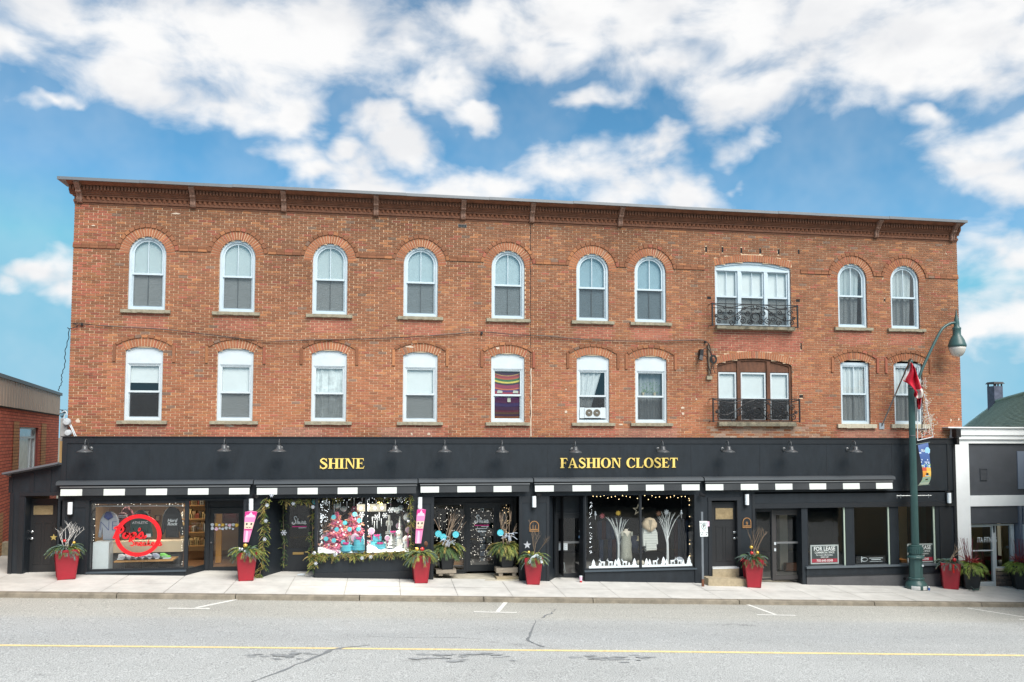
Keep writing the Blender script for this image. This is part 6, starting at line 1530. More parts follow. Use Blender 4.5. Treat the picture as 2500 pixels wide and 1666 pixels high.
# dark planters by the gym
for (px, pyb, Y, lab) in ((2370, 1441, -.52, 'black planter with red dogwood stems and lime cedar left of the gym door'), (2494, 1440, -.40, 'black planter with red dogwood stems cut by the right edge of the picture')):
    o, c = pot('black_planter', lab, px, pyb, Y, .62, .40, .78, M_blkpot, R(-24), 'black planters by the gym')
    bouquet(o, c, ((M_lime, .8), (M_fir2, .2)), 120, .22, .3, .5, .08, up=.5, droop=.9)
    bouquet(o, c+Vector((0, 0, .14)), ((M_redleaf, 1),), 26, .26, .14, .24, .06, up=1.2, droop=.1, name='red_leaves')
    for k in range(22): q = MB(); t = Vector((c.x+rf.gauss(0, .08), c.y+rf.gauss(0, .06), c.z)); d = Vector((rf.gauss(0, .17), rf.gauss(0, .12), 1)); q.tube([t, t+d*.45, t+d*.9+Vector((rf.gauss(0, .03), 0, 0))], [.008, .006, .003], 4); q.build('dogwood_stem', M_redtw, o)
p = at(2372, 1440, -.9); q = MB()
for k in range(9): frond(q, (p.x+rf.uniform(-.2, .2), -.9, zs(p.x, -.9)+.02), (rf.uniform(-1, 1), rf.uniform(-.4, .2), .25), .2, .04, .3)
tag(q.build('fallen_sprig', M_spruce, loc=(p.x, -.9, zs(p.x, -.9))), 'fallen evergreen sprig lying at the foot of the black planter', 'sprig')
# ------------------------------------------------------------------ nutcracker boards
M_pk, M_pk2, M_pkl, M_skin, M_bl = mat('hot_pink', (.62, .04, .24), .5), mat('pink', (.80, .25, .48), .5), mat('pale_pink', (.86, .55, .70), .5), mat('board_skin', (.80, .62, .48), .5), mat('print_black', (.02, .02, .025), .5)
def nutcracker(x0t, x1t, x0b, x1b, pyt, pyb, Y, lab):
    pm = (x0t+x1b)/2; tl, tr = at(x0t, pyt, Y), at(x1t, pyt, Y); bl, br = at(x0b, pyb, Y), at(x1b, pyb, Y)
    o = thing('nutcracker_board', lab, 'decoration', tuple((bl+br)/2), 'pink nutcracker boards in the planters')
    def P(u, v): a = bl.lerp(tl, v); b = br.lerp(tr, v); p = a.lerp(b, u); return (p.x, p.z)
    def lay(pts, m, k, nm): q = MB(); q.prism([P(*p) for p in pts], Y-.004*k-.012, Y-.004*k-.009); q.build(nm, m, o)
    q = MB(); q.prism([P(0, 0), P(1, 0), P(1, 1), P(.5, 1.035), P(0, 1)], Y-.008, Y+.01); q.build('board', M_pk2, o)
    lay([(0, .86), (1, .86), (1, 1), (0, 1)], M_pk, 1, 'plume'); lay([(.08, .82), (.92, .82), (.85, .9), (.7, .9), (.5, 1.0), (.3, .9), (.15, .9)], M_pkl, 2, 'crown')
    lay([(0, .66), (1, .66), (1, .84), (0, .84)], M_pk2, 1, 'hat'); lay([(.04, .44), (.96, .44), (.98, .66), (.02, .66)], M_skin, 1, 'face')
    for s in (-1, 1):
        lay([(.5+s*.24+.10*math.cos(t), .60+.033*math.sin(t)) for t in [2*math.pi*k/12 for k in range(12)]][::1], M_bl, 2, 'eye')
        lay(sorted([(.5+s*.04, .47), (.5+s*.38, .50), (.5+s*.22, .485), (.5+s*.06, .495)], key=lambda p: math.atan2(p[1]-.487, p[0]-(.5+s*.2))), M_bl, 2, 'moustache')
    lay([(.04, .40), (.96, .40), (.96, .44), (.04, .44)], M_pk, 2, 'collar'); lay([(.25, .0), (.75, .0), (.55, .36), (.3, .38)], M_pkl, 1, 'sash')
nutcracker(598.5, 628.5, 594, 607, 1250, 1324, -.56, 'tapered pink nutcracker board in the planter by the sneaker shop door')
nutcracker(1018, 1040, 1013.5, 1028, 1245, 1327, -.56, 'tapered pink nutcracker board in the planter right of the pink display')
# ------------------------------------------------------------------ garlands
def garland(name, label, pts, Y, r, n, mats, Ys=None, loops=0):
    P = bez([tuple(at(x, y, (Ys[i] if Ys else Y))) for i, (x, y) in enumerate(pts)], 8)
    o = thing(name, label, 'garland', P[len(P)//2], 'evergreen garlands round the shopfront')
    q = MB(); q.tube(P, .012, 5); q.build('stem', M_twig, o)
    for m, share in mats:
        q = MB()
        for k in range(int(n*share)):
            c = Vector(P[rf.randrange(len(P))]); t = rf.uniform(0, 6.28)
            frond(q, tuple(c+Vector((rf.gauss(0, .03), rf.gauss(0, .02), rf.gauss(0, .03)))), (math.cos(t), -.35, math.sin(t)*.8-.25), rf.uniform(r*.8, r*1.6), r*.28, .6, 4)
        q.build('cedar_sprays', m, o, kind='stuff')
    return o, P
GM = [(M_fir2, .45), (M_gold2, .3), (M_fir, .25)]
g1, P1 = garland('garland', 'hanging evergreen garland with snowflakes down the left of the Shine doorway', [(652, 1215), (645, 1250), (647, 1290), (643, 1330), (641, 1370), (632, 1412)], -.30, .15, 150, GM)
g2, P2 = garland('garland', 'evergreen garland hanging over the top of the Shine door', [(688, 1222), (705, 1221), (730, 1224), (755, 1219), (772, 1208)], -.05, .13, 75, GM)
g3, P3 = garland('garland', 'short dim garland down the left jamb of the Shine door', [(691, 1230), (692, 1290), (694, 1340), (692, 1378)], .7, .10, 70, [(M_fir, .8), (M_fir2, .2)])
g4, P4 = garland('garland', 'garland down the right jamb of the Shine door', [(764, 1212), (763, 1260), (763, 1310), (762, 1345), (757, 1365)], .2, .12, 70, [(M_fir, .5), (M_fir2, .3), (M_gold2, .2)], )
g5, P5 = garland('garland', 'long evergreen garland lying along the sill of the pink display window', [(757, 1360), (775, 1353), (800, 1358), (840, 1354), (875, 1356), (920, 1352), (960, 1352), (1005, 1350)], -.28, .14, 260, GM)
g6, P6 = garland('garland', 'end of the sill garland hanging over the corner with white snowflakes', [(775, 1355), (765, 1368), (762, 1385)], -.28, .12, 60, GM)
g7, P7 = garland('garland', 'swagged evergreen garland across the top of the pink display window', [(781, 1205), (800, 1213), (825, 1220), (850, 1210), (893, 1206), (920, 1214), (935, 1221), (960, 1212), (1003, 1204)], .12, .11, 150, [(M_fir2, .6), (M_gold2, .4)])
g8, P8 = garland('garland', 'garland down the right edge of the pink display window', [(1001, 1208), (1002, 1250), (1004, 1300), (1002, 1345)], -.2, .11, 90, GM)
def flake(par, p, r, m=M_silver):
    q = MB()
    for k in range(3):
        t = math.pi*k/3; dx, dz = math.cos(t)*r, math.sin(t)*r; q.ribbon([(p[0]-dx, p[2]-dz), (p[0]+dx, p[2]+dz)], r*.22, p[1]-.006-.001*k, p[1])
        for s in (-1, 1):
            for sg in (-1, 1): cx, cz = p[0]+s*dx*.6, p[2]+s*dz*.6; a = t+(0 if s > 0 else math.pi)+sg*.8; q.ribbon([(cx, cz), (cx+math.cos(a)*r*.35, cz+math.sin(a)*r*.35)], r*.16, p[1]-.008-.001*k, p[1])
    q.build('snowflake', m, par)
M_flw = mat('white_flake', (.58, .62, .70), .4)
for (x, y) in ((649, 1272), (652, 1234), (646, 1317), (663, 1210)): flake(g1, tuple(at(x, y, -.42)), .055, M_flw)
for (x, y) in ((716, 1230), (764, 1238)): flake(g2, tuple(at(x, y, -.12)), .055, M_flw)
flake(g3, tuple(at(693, 1301, .6)), .085, M_flw)
for (x, y) in ((771, 1376), (767, 1351), (884, 1363), (818, 1355), (905, 1360)): flake(g5, tuple(at(x, y, -.42)), .055, M_flw)
for (x, y) in ((821, 1354), (768, 1350), (1000, 1311), (997, 1273)): bauble(g5, at(x, y, -.42), .04, M_silver)
# ------------------------------------------------------------------ street lamp
M_green = mat('lamp_green', (.048, .105, .10), .4, noise=.10, nscale=5); M_chip = mat('bare_primer', (.62, .62, .60), .7)
YP = -.62; lb = at(2237, 1430, YP); lx = lb.x; lz = zs(lx, YP)
sp_ = thing('street_lamp', 'green cast-iron street lamp with fluted base and curved arm', 'street lamp', (lx, YP, lz))
def zz_(py): return Z(py, YP, 2237)
q = MB(); q.lathe([(.33, 0), (.335, .09), (.325, .14), (.30, .20), (.235, .27), (.225, .31), (.25, .33), (.25, .36), (.225, .37)], (lx, YP, lz), 24); q.build('base', M_green, sp_, smooth=True)
q = MB(); q.lathe([(.336, .01), (.342, .08), (.331, .13)], (lx, YP, lz), 24); q.f = [f for i, f in enumerate(q.f) if len(f) == 4 and (i % 24) in (14, 15, 16, 18, 19, 21)]; q.c = q.c[:len(q.f)]; q.build('bare_patch', M_chip, sp_, kind='stuff')
q = MB(); z0, z1 = lz+.37, zz_(1364); n = 16; q.lathe([(.205, z0-lz), (.198, z1-lz)], (lx, YP, lz), 8); q.build('pedestal', M_green, sp_)
q = MB(); q.lathe([(.198, 0), (.255, .02), (.265, .06), (.25, .09), (.20, .12), (.185, .14), (.185, .16), (.215, .17), (.215, .38), (.185, .39), (.20, .41), (.2, .43), (.135, .44)], (lx, YP, z1), 24); q.build('collar', M_green, sp_, smooth=False)
for k in range(22):
    t = 2*math.pi*k/22; q = MB(); cx, cy = lx+.216*math.cos(t), YP+.216*math.sin(t); q.box(cx-.012, cx+.012, cy-.012, cy+.012, z1+.18, z1+.37); q.build('collar_rib', M_green, sp_)
zp = z1+.43; zt = zz_(893); n = 20                # fluted shaft
q = MB(); base = len(q.v)
for (rr, z) in ((.118, zp), (.092, zt)):
    for k in range(2*n): t = math.pi*k/n; r_ = rr if k % 2 else rr*.90; q.v.append((lx+r_*math.cos(t), YP+r_*math.sin(t), z))
for k in range(2*n): j = (k+1) % (2*n); q._f(k, j, 2*n+j, 2*n+k)
q._f(*range(2*n, 4*n)); q.build('fluted_shaft', M_green, sp_)
q = MB(); q.lathe([(.10, 0), (.10, .02), (.05, .04), (.075, .08), (.085, .13), (.07, .18), (.03, .21), (0, .22)], (lx, YP, zt), 16); q.build('finial', M_green, sp_, smooth=True)
LPX = [(2243, 925), (2252, 900), (2268, 865), (2285, 830), (2300, 804), (2318, 791), (2333, 788)]
q = MB(); q.tube(bez([tuple(at(x, y, YP)) for x, y in LPX], 6), .045, 10); q.build('arm', M_green, sp_, smooth=True)
h = at(2335.5, 800, YP)
def zl_(py): return Z(py, YP, 2335)
prof = [(.0, 755), (.018, 760), (.025, 766), (.04, 772), (.06, 777), (.075, 784), (.085, 790), (.085, 797), (.10, 799), (.135, 801), (.135, 804), (.125, 806), (.125, 818), (.16, 822), (.22, 830), (.265, 840), (.28, 843), (.28, 847), (.26, 848)]
q = MB(); q.lathe([(r, zl_(y)-h.z) for r, y in prof], (h.x, YP, h.z), 24); q.build('lantern_hood', M_green, sp_, smooth=True)
q = MB(); q.lathe([(.262, zl_(848)-h.z), (.255, zl_(853)-h.z), (.22, zl_(861)-h.z), (.16, zl_(868)-h.z), (.08, zl_(871)-h.z), (0, zl_(871.8)-h.z)], (h.x, YP, h.z), 24)
q.build('globe', mat('globe_acrylic', (.62, .58, .52), .25, coat=.3), sp_, smooth=True)
for (x, y) in ((2230, 907),): q = MB(); p = at(x-8, y, YP); q.ball(tuple(p), .08, 12, 8); q.tube([tuple(p), (lx, YP, p.z)], .03, 6); q.build('side_knob', M_green, sp_)
p = at(2248, 1379, YP); q = MB(); q.lathe([(.035, 0), (.035, .006)], (0, 0, 0), 14); q.v = [(lx+.10+a, YP-.21-c, p.z+b) for a, b, c in q.v]; q.build('round_sticker', M_white, sp_)
for pyy in (1064, 947): 
    q = MB(); zc_ = zz_(pyy); q.lathe([(.108, -.015), (.108, .015)], (lx, YP, zc_), 16); q.build('clamp_band', M_metal, sp_)
q = MB(); zc_ = zz_(1210.5); q.tube([(X(2188, YP, 1210), YP, zc_), (X(2274, YP, 1210), YP, zc_)], .014, 6)
for px in (2190, 2199, 2267): xx = X(px, YP, 1210); q.ball((xx, YP, zc_), .03, 8, 5); q.tube([(xx, YP, zc_), (xx, YP, zc_-.08)], .008, 4)
q.build('banner_bar', mat('steel_bar', (.4, .42, .42), .4, metal=.6), sp_)
# banner
def bannermat():
    m = bpy.data.materials.new('banner_print'); m.use_nodes = True; t = m.node_tree; b = t.nodes['Principled BSDF']; b.inputs['Roughness'].default_value = .6
    a = t.nodes.new('ShaderNodeVertexColor'); a.layer_name = 'Col'; t.links.new(a.outputs['Color'], b.inputs['Base Color']); return m
M_ban = bannermat()
bn = thing('street_banner', 'curling festival banner reading TASTE hung on the street lamp', 'banner', tuple(at(2256, 1190, YP)))
NB, MC = 44, 10; ptsL = bez([(2241, 1087), (2244, 1105), (2249, 1130), (2253, 1155), (2251, 1172), (2241, 1186)], 9); ptsR = bez([(2266, 1081), (2268.5, 1105), (2271, 1130), (2273, 1155), (2272, 1170), (2266, 1184)], 9)
q = MB(); NB = len(ptsL)-1
def bp(i, u): a, b = ptsL[i], ptsR[i]; Yb = YP-.02-.20*math.sin(math.pi*i/NB)*.9; return at(a[0]+(b[0]-a[0])*u, a[1]+(b[1]-a[1])*u, Yb)
rn = random.Random(2)
for i in range(NB):
    for j in range(MC):
        f = (i+.5)/NB; u = (j+.5)/MC
        if f < .42: c = (.03, .085, .26)
        elif f < .50: c = rn.choice([(.06, .20, .55), (.6, .65, .7), (.05, .1, .3), (.30, .45, .2)])
        elif f < .55: c = (.55, .10, .05) if u < .55 else (.80, .45, .08)
        elif f < .72: c = (.80, .33, .05) if u < .5 else (.85, .55, .12)
        elif f < .9: c = (.42, .55, .36) if (i+j) % 5 else (.25, .45, .55)
        else: c = (.66, .75, .58)
        if .42 > f > .15 and rn.random() < .10: c = (.6, .68, .8)
        if .60 < f < .66 and .35 < u < .75: c = (.03, .03, .04)
        if .66 < f < .69 and .3 < u < .8: c = (.5, .7, .85)
        if .78 < f < .83 and .4 < u < .75: c = (.03, .03, .04)
        q.cur = c; q.quad(tuple(bp(i+1, j/MC)), tuple(bp(i+1, (j+1)/MC)), tuple(bp(i, (j+1)/MC)), tuple(bp(i, j/MC)))
q.build('cloth', M_ban, bn)
for (i, yy) in ((0, 0), (NB, 0)): a, b = bp(i, 0), bp(i, 1.15); q = MB(); q.tube([(lx, YP, a.z), tuple(b)], .014, 6); q.build('arm', M_green, bn)
p = bp(6, .18); tt = text_mb('TASTE', .145, p.y-.03, 0, p.x, p.z-.10, 'LEFT', bold=.03, sx=.78); tt.build('lettering', M_white, bn)
p = bp(7, .80); q = MB(); q.prism([(p.x+.09*math.cos(t), p.z-.02+.12*math.sin(t)) for t in [2*math.pi*k/18 for k in range(18)]], p.y-.026, p.y-.022); q.build('moon_print', mat('moon_blue', (.30, .58, .82), .6), bn)
# christmas light frame on the lamp
xf = thing('christmas_light_frame', 'white wire tree-shaped frame wound with fairy lights on the street lamp', 'decoration', tuple(at(2250, 1075, YP)))
def fp(x, y, d=0): return tuple(at(x, y, YP-.02-d))
Mwf = mat('frame_white', (.72, .74, .76), .5)
q = MB(); q.tube([fp(2239.5, 970), fp(2240, 1076)], .016, 6); q.tube([fp(2240, 1076), fp(2278, 1067)], .014, 6); q.tube([fp(2240, 970), fp(2256, 962), fp(2278, 1067)], .012, 6); q.tube([fp(2252, 990), fp(2251, 1072)], .012, 6); q.build('wire_frame', Mwf, xf)
q = MB(); q.tube([fp(2251, 985), fp(2251, 1060)], .018, 5); q.tube([fp(2251, 1064), fp(2273, 1058)], .014, 5); q.build('dark_wire', M_iron, xf)
q = MB(); bl_ = MB()
for k in range(9):
    c = [(2255, 940), (2262, 975), (2262, 990), (2258, 1015), (2268, 1025), (2275, 1028), (2262, 1045), (2272, 1052), (2250, 1050)][k]
    for j in range(20):
        a = fp(c[0]+rn.gauss(0, 6), c[1]+rn.gauss(0, 9), rn.uniform(-.1, .1)); b = fp(c[0]+rn.gauss(0, 6), c[1]+rn.gauss(0, 9), rn.uniform(-.1, .1)); 
        if j % 3 == 0: q.tube([a, b], .004, 3)
        bl_.ball(a, .018, 5, 3)
q.build('light_wire', Mwf, xf); bl_.build('bulbs', mat('unlit_bulb', (.72, .66, .52), .3), xf, kind='stuff')
# flag
fg = thing('wall_flag', 'red and white flag with wooden pole angled out from a bracket on the brick wall', 'flag', tuple(at(2153, 1043, 0)))
A_, B_ = at(2153, 1040, -.03), at(2223, 877, -1.25); q = MB(); q.tube([tuple(A_), tuple(A_.lerp(B_, .5))], .022, 8); q.build('metal_socket', M_metal, fg)
q = MB(); q.tube([tuple(A_.lerp(B_, .5)), tuple(B_)], .02, 8); q.build('pole', M_brownwood, fg); q = MB(); q.ball(tuple(B_), .035, 8, 6); q.build('finial', M_brownwood, fg)
q = MB(); q.box(A_.x-.09, A_.x+.09, -.03, .01, A_.z-.11, A_.z+.09); q.build('wall_bracket', mat('bracket_grey', lin(160, 170, 178), .5), fg)
rowsF = [[(2222, 883), (2226, 886), (2231, 893), (2234, 898)], [(2217, 905), (2228, 908), (2236, 912), (2240, 915)], [(2204, 928), (2222, 934), (2240, 933), (2246, 930)], [(2220, 938), (2230, 948), (2244, 948), (2251, 944)], [(2232, 953), (2238, 960), (2248, 958), (2255, 956)], [(2231, 966), (2238, 972), (2248, 972), (2254, 968)], [(2238, 972), (2243, 975), (2247, 976), (2250, 972)], [(2238, 985), (2243, 988), (2247, 988), (2249, 984)], [(2240, 998), (2243, 1000), (2247, 999), (2248, 994)]]
FR = [bez(r, 5) for r in rowsF]; cols_ = list(zip(*FR)); grid = [bez(list(c), 4) for c in cols_]; q = MB(); ni, nj = len(grid[0]), len(grid)
def fpt(i, j): x, y = grid[j][i]; return tuple(at(x, y, -1.2+.45*i/ni+.06*math.sin(j*1.0)+.05*math.sin(i*.7+j*.5)))
for i in range(ni-1):
    for j in range(nj-1):
        x, y = grid[j][i]; f = i/(ni-1); u = j/(nj-1)
        c = (.55, .012, .035)
        if f > .40 and f < .62 and u > .38+.9*(.5-f): c = (.72, .68, .62)
        if u > .86 and .05 < f < .6: c = (.72, .68, .62)
        if f < .22 and u < .10: c = (.75, .72, .70)
        q.cur = c; q.quad(fpt(i+1, j), fpt(i+1, j+1), fpt(i, j+1), fpt(i, j))
q.build('cloth', bannermat(), fg, smooth=True)
# parking sign
ps = thing('parking_sign', 'white free parking sign on a grey steel post beside door 9', 'sign', (X(1717, -.72, 1426), -.72, zs(9.5, -.72)))
YS = -.72; a = at(1716, 1427, YS); tp = at(1713.5, 1250, YS); q = MB(); q.prism([(a.x-.032, a.z-.05), (a.x+.032, a.z-.05), (tp.x+.032, tp.z), (tp.x-.032, tp.z)], YS-.02, YS+.02); q.build('post', mat('galvanised', lin(118, 124, 130), .5, metal=.3, noise=.15, nscale=6), ps)
q = MB(); za = zs(9.5, YS); q.prism([(a.x-.036, za), (a.x+.036, za), (a.x+.034, za+.22), (a.x-.036, za+.22)], YS-.024, YS+.024); q.build('rusty_foot', mat('rust', lin(110, 70, 50), .9, noise=.3, nscale=20), ps)
P4_ = [at(x, y, YS-.03) for x, y in ((1709.5, 1311), (1728.5, 1310), (1727, 1272.5), (1707.5, 1272.5))]; q = MB(); q.prism([(p.x, p.z) for p in P4_], YS-.035, YS-.025); pl = q.build('plate', mat('sign_white', (.78, .82, .83), .4), ps)
q = MB(); p = at(1729, 1279, YS); q.box(p.x-.03, p.x+.03, YS-.022, YS+.0, p.z-.08, p.z+.07); q.build('side_tag', M_pkl, ps)
cx_ = sum(p.x for p in P4_)/4; M_prt = mat('sign_black', (.03, .03, .03), .5); M_grn = mat('sign_green', (.01, .16, .12), .5)
def zsn(py): return Z(py, YS-.035, 1718)
text_mb('FREE PARKING', .038, YS-.037, 0, cx_-.005, zsn(1278.5), bold=.02).build('print', M_prt, pl)
q = MB(); q.ring([(cx_+.078*math.cos(t), zsn(1286)+.085*math.sin(t)) for t in [2*math.pi*k/24 for k in range(24)]], [(cx_+.064*math.cos(t), zsn(1286)+.070*math.sin(t)) for t in [2*math.pi*k/24 for k in range(24)]], YS-.037, YS-.036); q.build('print', M_grn, pl)
text_mb('P', .13, YS-.037, 0, cx_, zsn(1289), bold=.03).build('print', M_prt, pl); text_mb('3 h', .07, YS-.037, 0, cx_, zsn(1297.5), bold=.0).build('print', M_prt, pl)
text_mb('9 AM - 6 PM', .046, YS-.037, 0, cx_+.005, zsn(1302.5), bold=.01).build('print', M_prt, pl)
q = MB()
for s in (-1, 1): q.tri((cx_+.01+s*.06, YS-.037, zsn(1306)+.025), (cx_+.01+s*.06, YS-.037, zsn(1306)-.025), (cx_+.01+s*.10, YS-.037, zsn(1306)))
q.build('print', M_prt, pl)
# number plaques
def plaque(px, pyt, pyb, num, lab):
    x = X(px, YF, pyt); zt, zb = Z(pyt, YF, px), Z(pyb, YF, px); hw = .145; r = hw; zc_ = zt-r; Y = YF-.02
    o = thing('number_plaque', lab, 'plaque', (x, YF, zb), 'arched house number plaques')
    out = [(x+hw, zb), ] + [(x+r*math.cos(t), zc_+r*math.sin(t)) for t in [math.pi*k/14 for k in range(15)]] + [(x-hw, zb)]; inn = [(x+hw-.022, zb+.022)] + [(x+(r-.022)*math.cos(t), zc_+(r-.022)*math.sin(t)) for t in [math.pi*k/14 for k in range(15)]] + [(x-hw+.022, zb+.022)]
    q = MB(); q.prism(out, Y, YF-.001); q.build('panel', M_black2, o); mo = mat('plaque_gold', lin(176, 130, 82), .5, metal=.3)
    q = MB(); q.ring(out, inn, Y-.008, Y+.001); q.build('border', mo, o); text_mb(num, .17, Y-.006, 0, x, zc_-.10, bold=-.0).build('numeral', mo, o)
    q = MB(); q.box(x-.11, x+.11, Y-.005, Y-.001, zb+.045, zb+.075); q.build('name_bar', mo, o)
plaque(1304, 1272, 1298, '11', 'arched gold-rimmed plaque with number eleven beside the fashion shop'); plaque(1822.5, 1264, 1289, '9', 'arched gold-rimmed plaque with number nine by the panelled door')
# cameras under the awnings
for (px, py, lab) in ((625, 1211, 'small black security camera under the awning by the garland'), (1314, 1208, 'small black security camera by the number 11 pilaster'), (1713, 1209, 'small black security camera above the parking sign')):
    p = at(px, py, YF-.10); o = thing('security_camera', lab, 'camera', tuple(p)); q = MB(); q.box(p.x-.03, p.x+.03, YF-.06, YF-.001, p.z+.02, p.z+.08); q.build('mount', M_iron, o); q = MB(); q.tube([(p.x-.06, YF-.10, p.z+.02), (p.x+.05, YF-.22, p.z-.02)], .05, 10); q.build('housing', M_iron, o)
# litter on the pavement
p = at(1418, 1418, -.3); o = thing('paper_cup', 'pink drink cup left by the fashion shop door', 'cup', (p.x, -.3, zs(p.x, -.3))); q = MB(); q.lathe([(.035, 0), (.05, .17)], (p.x, -.3, zs(p.x, -.3)), 14); q.build('cup', M_pkl, o); q = MB(); q.lathe([(.052, .17), (.052, .185), (.045, .195)], (p.x, -.3, zs(p.x, -.3)), 14); q.build('lid', M_white, o); q = MB(); q.lathe([(.037, .0), (.039, .05)], (p.x, -.304, zs(p.x, -.3)), 14); q.build('band', M_redb, o)
p = at(2268, 1441, -.95); o = thing('drink_can', 'crushed drink can beside the street lamp base', 'can', (p.x, -.95, zs(p.x, -.95))); q = MB(); q.lathe([(.03, 0), (.034, .01), (.032, .07), (.036, .13), (.028, .15)], (p.x, -.95, zs(p.x, -.95)), 12); q.build('can_body', mat('can_silver', (.6, .62, .65), .3, metal=.7), o); q = MB(); q.lathe([(.0345, .03), (.034, .07), (.0355, .1)], (p.x, -.952, zs(p.x, -.95)), 12); q.build('can_print', mat('can_blue', (.05, .12, .35), .4), o)
p = at(735, 1402, .3); q = MB(); q.puff([(p.x-.10, zs(p.x, 0)+.008), (p.x+.12, zs(p.x, 0)+.008), (p.x+.14, zs(p.x, 0)+.05), (p.x+.02, zs(p.x, 0)+.06), (p.x-.1, zs(p.x, 0)+.035)], .1, .08); tag(q.build('crumpled_paper', M_white, loc=(p.x, .1, zs(p.x, 0))), 'scrap of white paper on the ground before the Shine door', 'paper')
# ------------------------------------------------------------------ things behind the shop glass
def cloth(name, label, poly, Y, depth, m, cat='garment', group=None, hanger=True):
    xs = [p[0] for p in poly]; zs_ = [p[1] for p in poly]
    o = thing(name, label, cat, (sum(xs)/len(xs), Y, min(zs_)), group)
    q = MB(); q.puff(poly, Y, depth, .12); smooth_by_angle(q.build('fabric', m, o), 50)
    if hanger:
        cx, zt = sum(xs)/len(xs), max(zs_); q = MB(); q.tube([(cx-.16, Y+.05, zt-.10), (cx, Y+.05, zt+.0), (cx+.16, Y+.05, zt-.10)], .01, 5); q.tube([(cx, Y+.05, zt), (cx, Y+.05, zt+.10)], .006, 5); q.build('hanger', M_brownwood, o)
    return o
def pxpoly(pts, Y): return [(p.x, p.z) for p in [at(x, y, Y) for x, y in pts]][::-1]
def shirt_px(x0, x1, yt, yb, sl=.22):             # top with hanging sleeves, clockwise from neck left
    w = x1-x0; h = yb-yt
    return [(x0+.40*w, yt), (x0+.60*w, yt), (x0+.78*w, yt+.10*h), (x0+.90*w, yt+.28*h), (x1, yt+.88*h), (x0+.90*w, yt+.92*h), (x0+.80*w, yt+.52*h), (x0+.78*w, yb), (x0+.22*w, yb), (x0+.20*w, yt+.52*h), (x0+.10*w, yt+.92*h), (x0, yt+.88*h), (x0+.10*w, yt+.28*h), (x0+.22*w, yt+.10*h)]
M_gsw = mat('grey_marl', (.34, .37, .43), .9, noise=.12, nscale=40); M_gjs = mat('green_jersey', (.012, .05, .045), .85); M_bjs = mat('black_jersey', (.02, .022, .025), .85); M_mar = mat('maroon', (.10, .012, .02), .85); M_nvy = mat('navy', (.02, .04, .2), .8)
Yd = .35
o = cloth('sweatshirt', 'grey sweatshirt with navy collar hanging in the sneaker shop window', pxpoly(shirt_px(237, 294, 1249, 1320), Yd), Yd, .14, M_gsw)
c = at(265, 1256, Yd-.02); q = MB(); q.puff([(c.x-.13, c.z-.08), (c.x, c.z-.17), (c.x+.13, c.z-.08), (c.x+.07, c.z+.07), (c.x-.07, c.z+.07)], Yd-.05, .06); q.build('collar', M_nvy, o)
text_mb('NE', .40, Yd-.012, 0, at(265, 1296, Yd).x, at(265, 1296, Yd).z, bold=-.03).build('print', M_nvy, o)
o = cloth('jersey', 'dark green jersey with white print behind the red ring', pxpoly(shirt_px(313, 372, 1246, 1318), Yd+.2), Yd+.2, .14, M_gjs)
for (t, y, s) in (('ATHLETIC', 1279, .095),): p = at(342, y, Yd+.18); text_mb(t, s, p.y+.005, 0, p.x, p.z, bold=.02).build('print', M_white, o)
q = MB(); p = at(362, 1308, Yd+.15); q.box(p.x-.06, p.x+.06, Yd+.17, Yd+.19, p.z-.05, p.z+.05); q.build('white_cuff', M_white, o)
o = cloth('t_shirt', 'black T-shirt with white script print at the right of the sneaker window', pxpoly(shirt_px(390, 448, 1238, 1314), Yd+.05), Yd+.05, .14, M_bjs)
for (t, y) in (('Hard', 1274.5), ('Rock', 1283)): p = at(420, y, Yd+.02); text_mb(t, .13, p.y+.005, 0, p.x, p.z, bold=.02, shear=.25).build('print', M_white, o)
o = cloth('hoodie', 'maroon top hanging behind the grey sweatshirt', pxpoly(shirt_px(286, 330, 1238, 1310), Yd+.6), Yd+.6, .14, M_mar)
q = MB(); p = at(299, 1262, Yd+.3); q.lathe([(.12, -.06), (.13, 0), (.10, .10), (0, .14)], tuple(p), 14); hb = tag(q.build('knit_hat', M_mar, loc=tuple(p)), 'maroon knit hat with white stripes in the sneaker window', 'hat')
for k in range(2): q = MB(); q.lathe([(.131-.004*k, .0), (.129-.006*k, .02)], (p.x, p.y, p.z-.01+.045*k), 14); q.build('stripe', M_white, hb)
rl = thing('hanging_rail', 'white clothes rail across the top of the sneaker shop window', 'rail', tuple(at(330, 1236, Yd+.1))); a, b = at(231, 1236, Yd+.1), at(446, 1235, Yd+.1); q = MB(); q.tube([tuple(a), tuple(b)], .022, 8); q.build('rod', M_white, rl)
for px in (265, 342, 420): p = at(px, 1236, Yd+.1); q = MB(); q.tube([tuple(p), (p.x, p.y, FZB+.1)], .005, 4); q.build('hook', M_iron, rl)
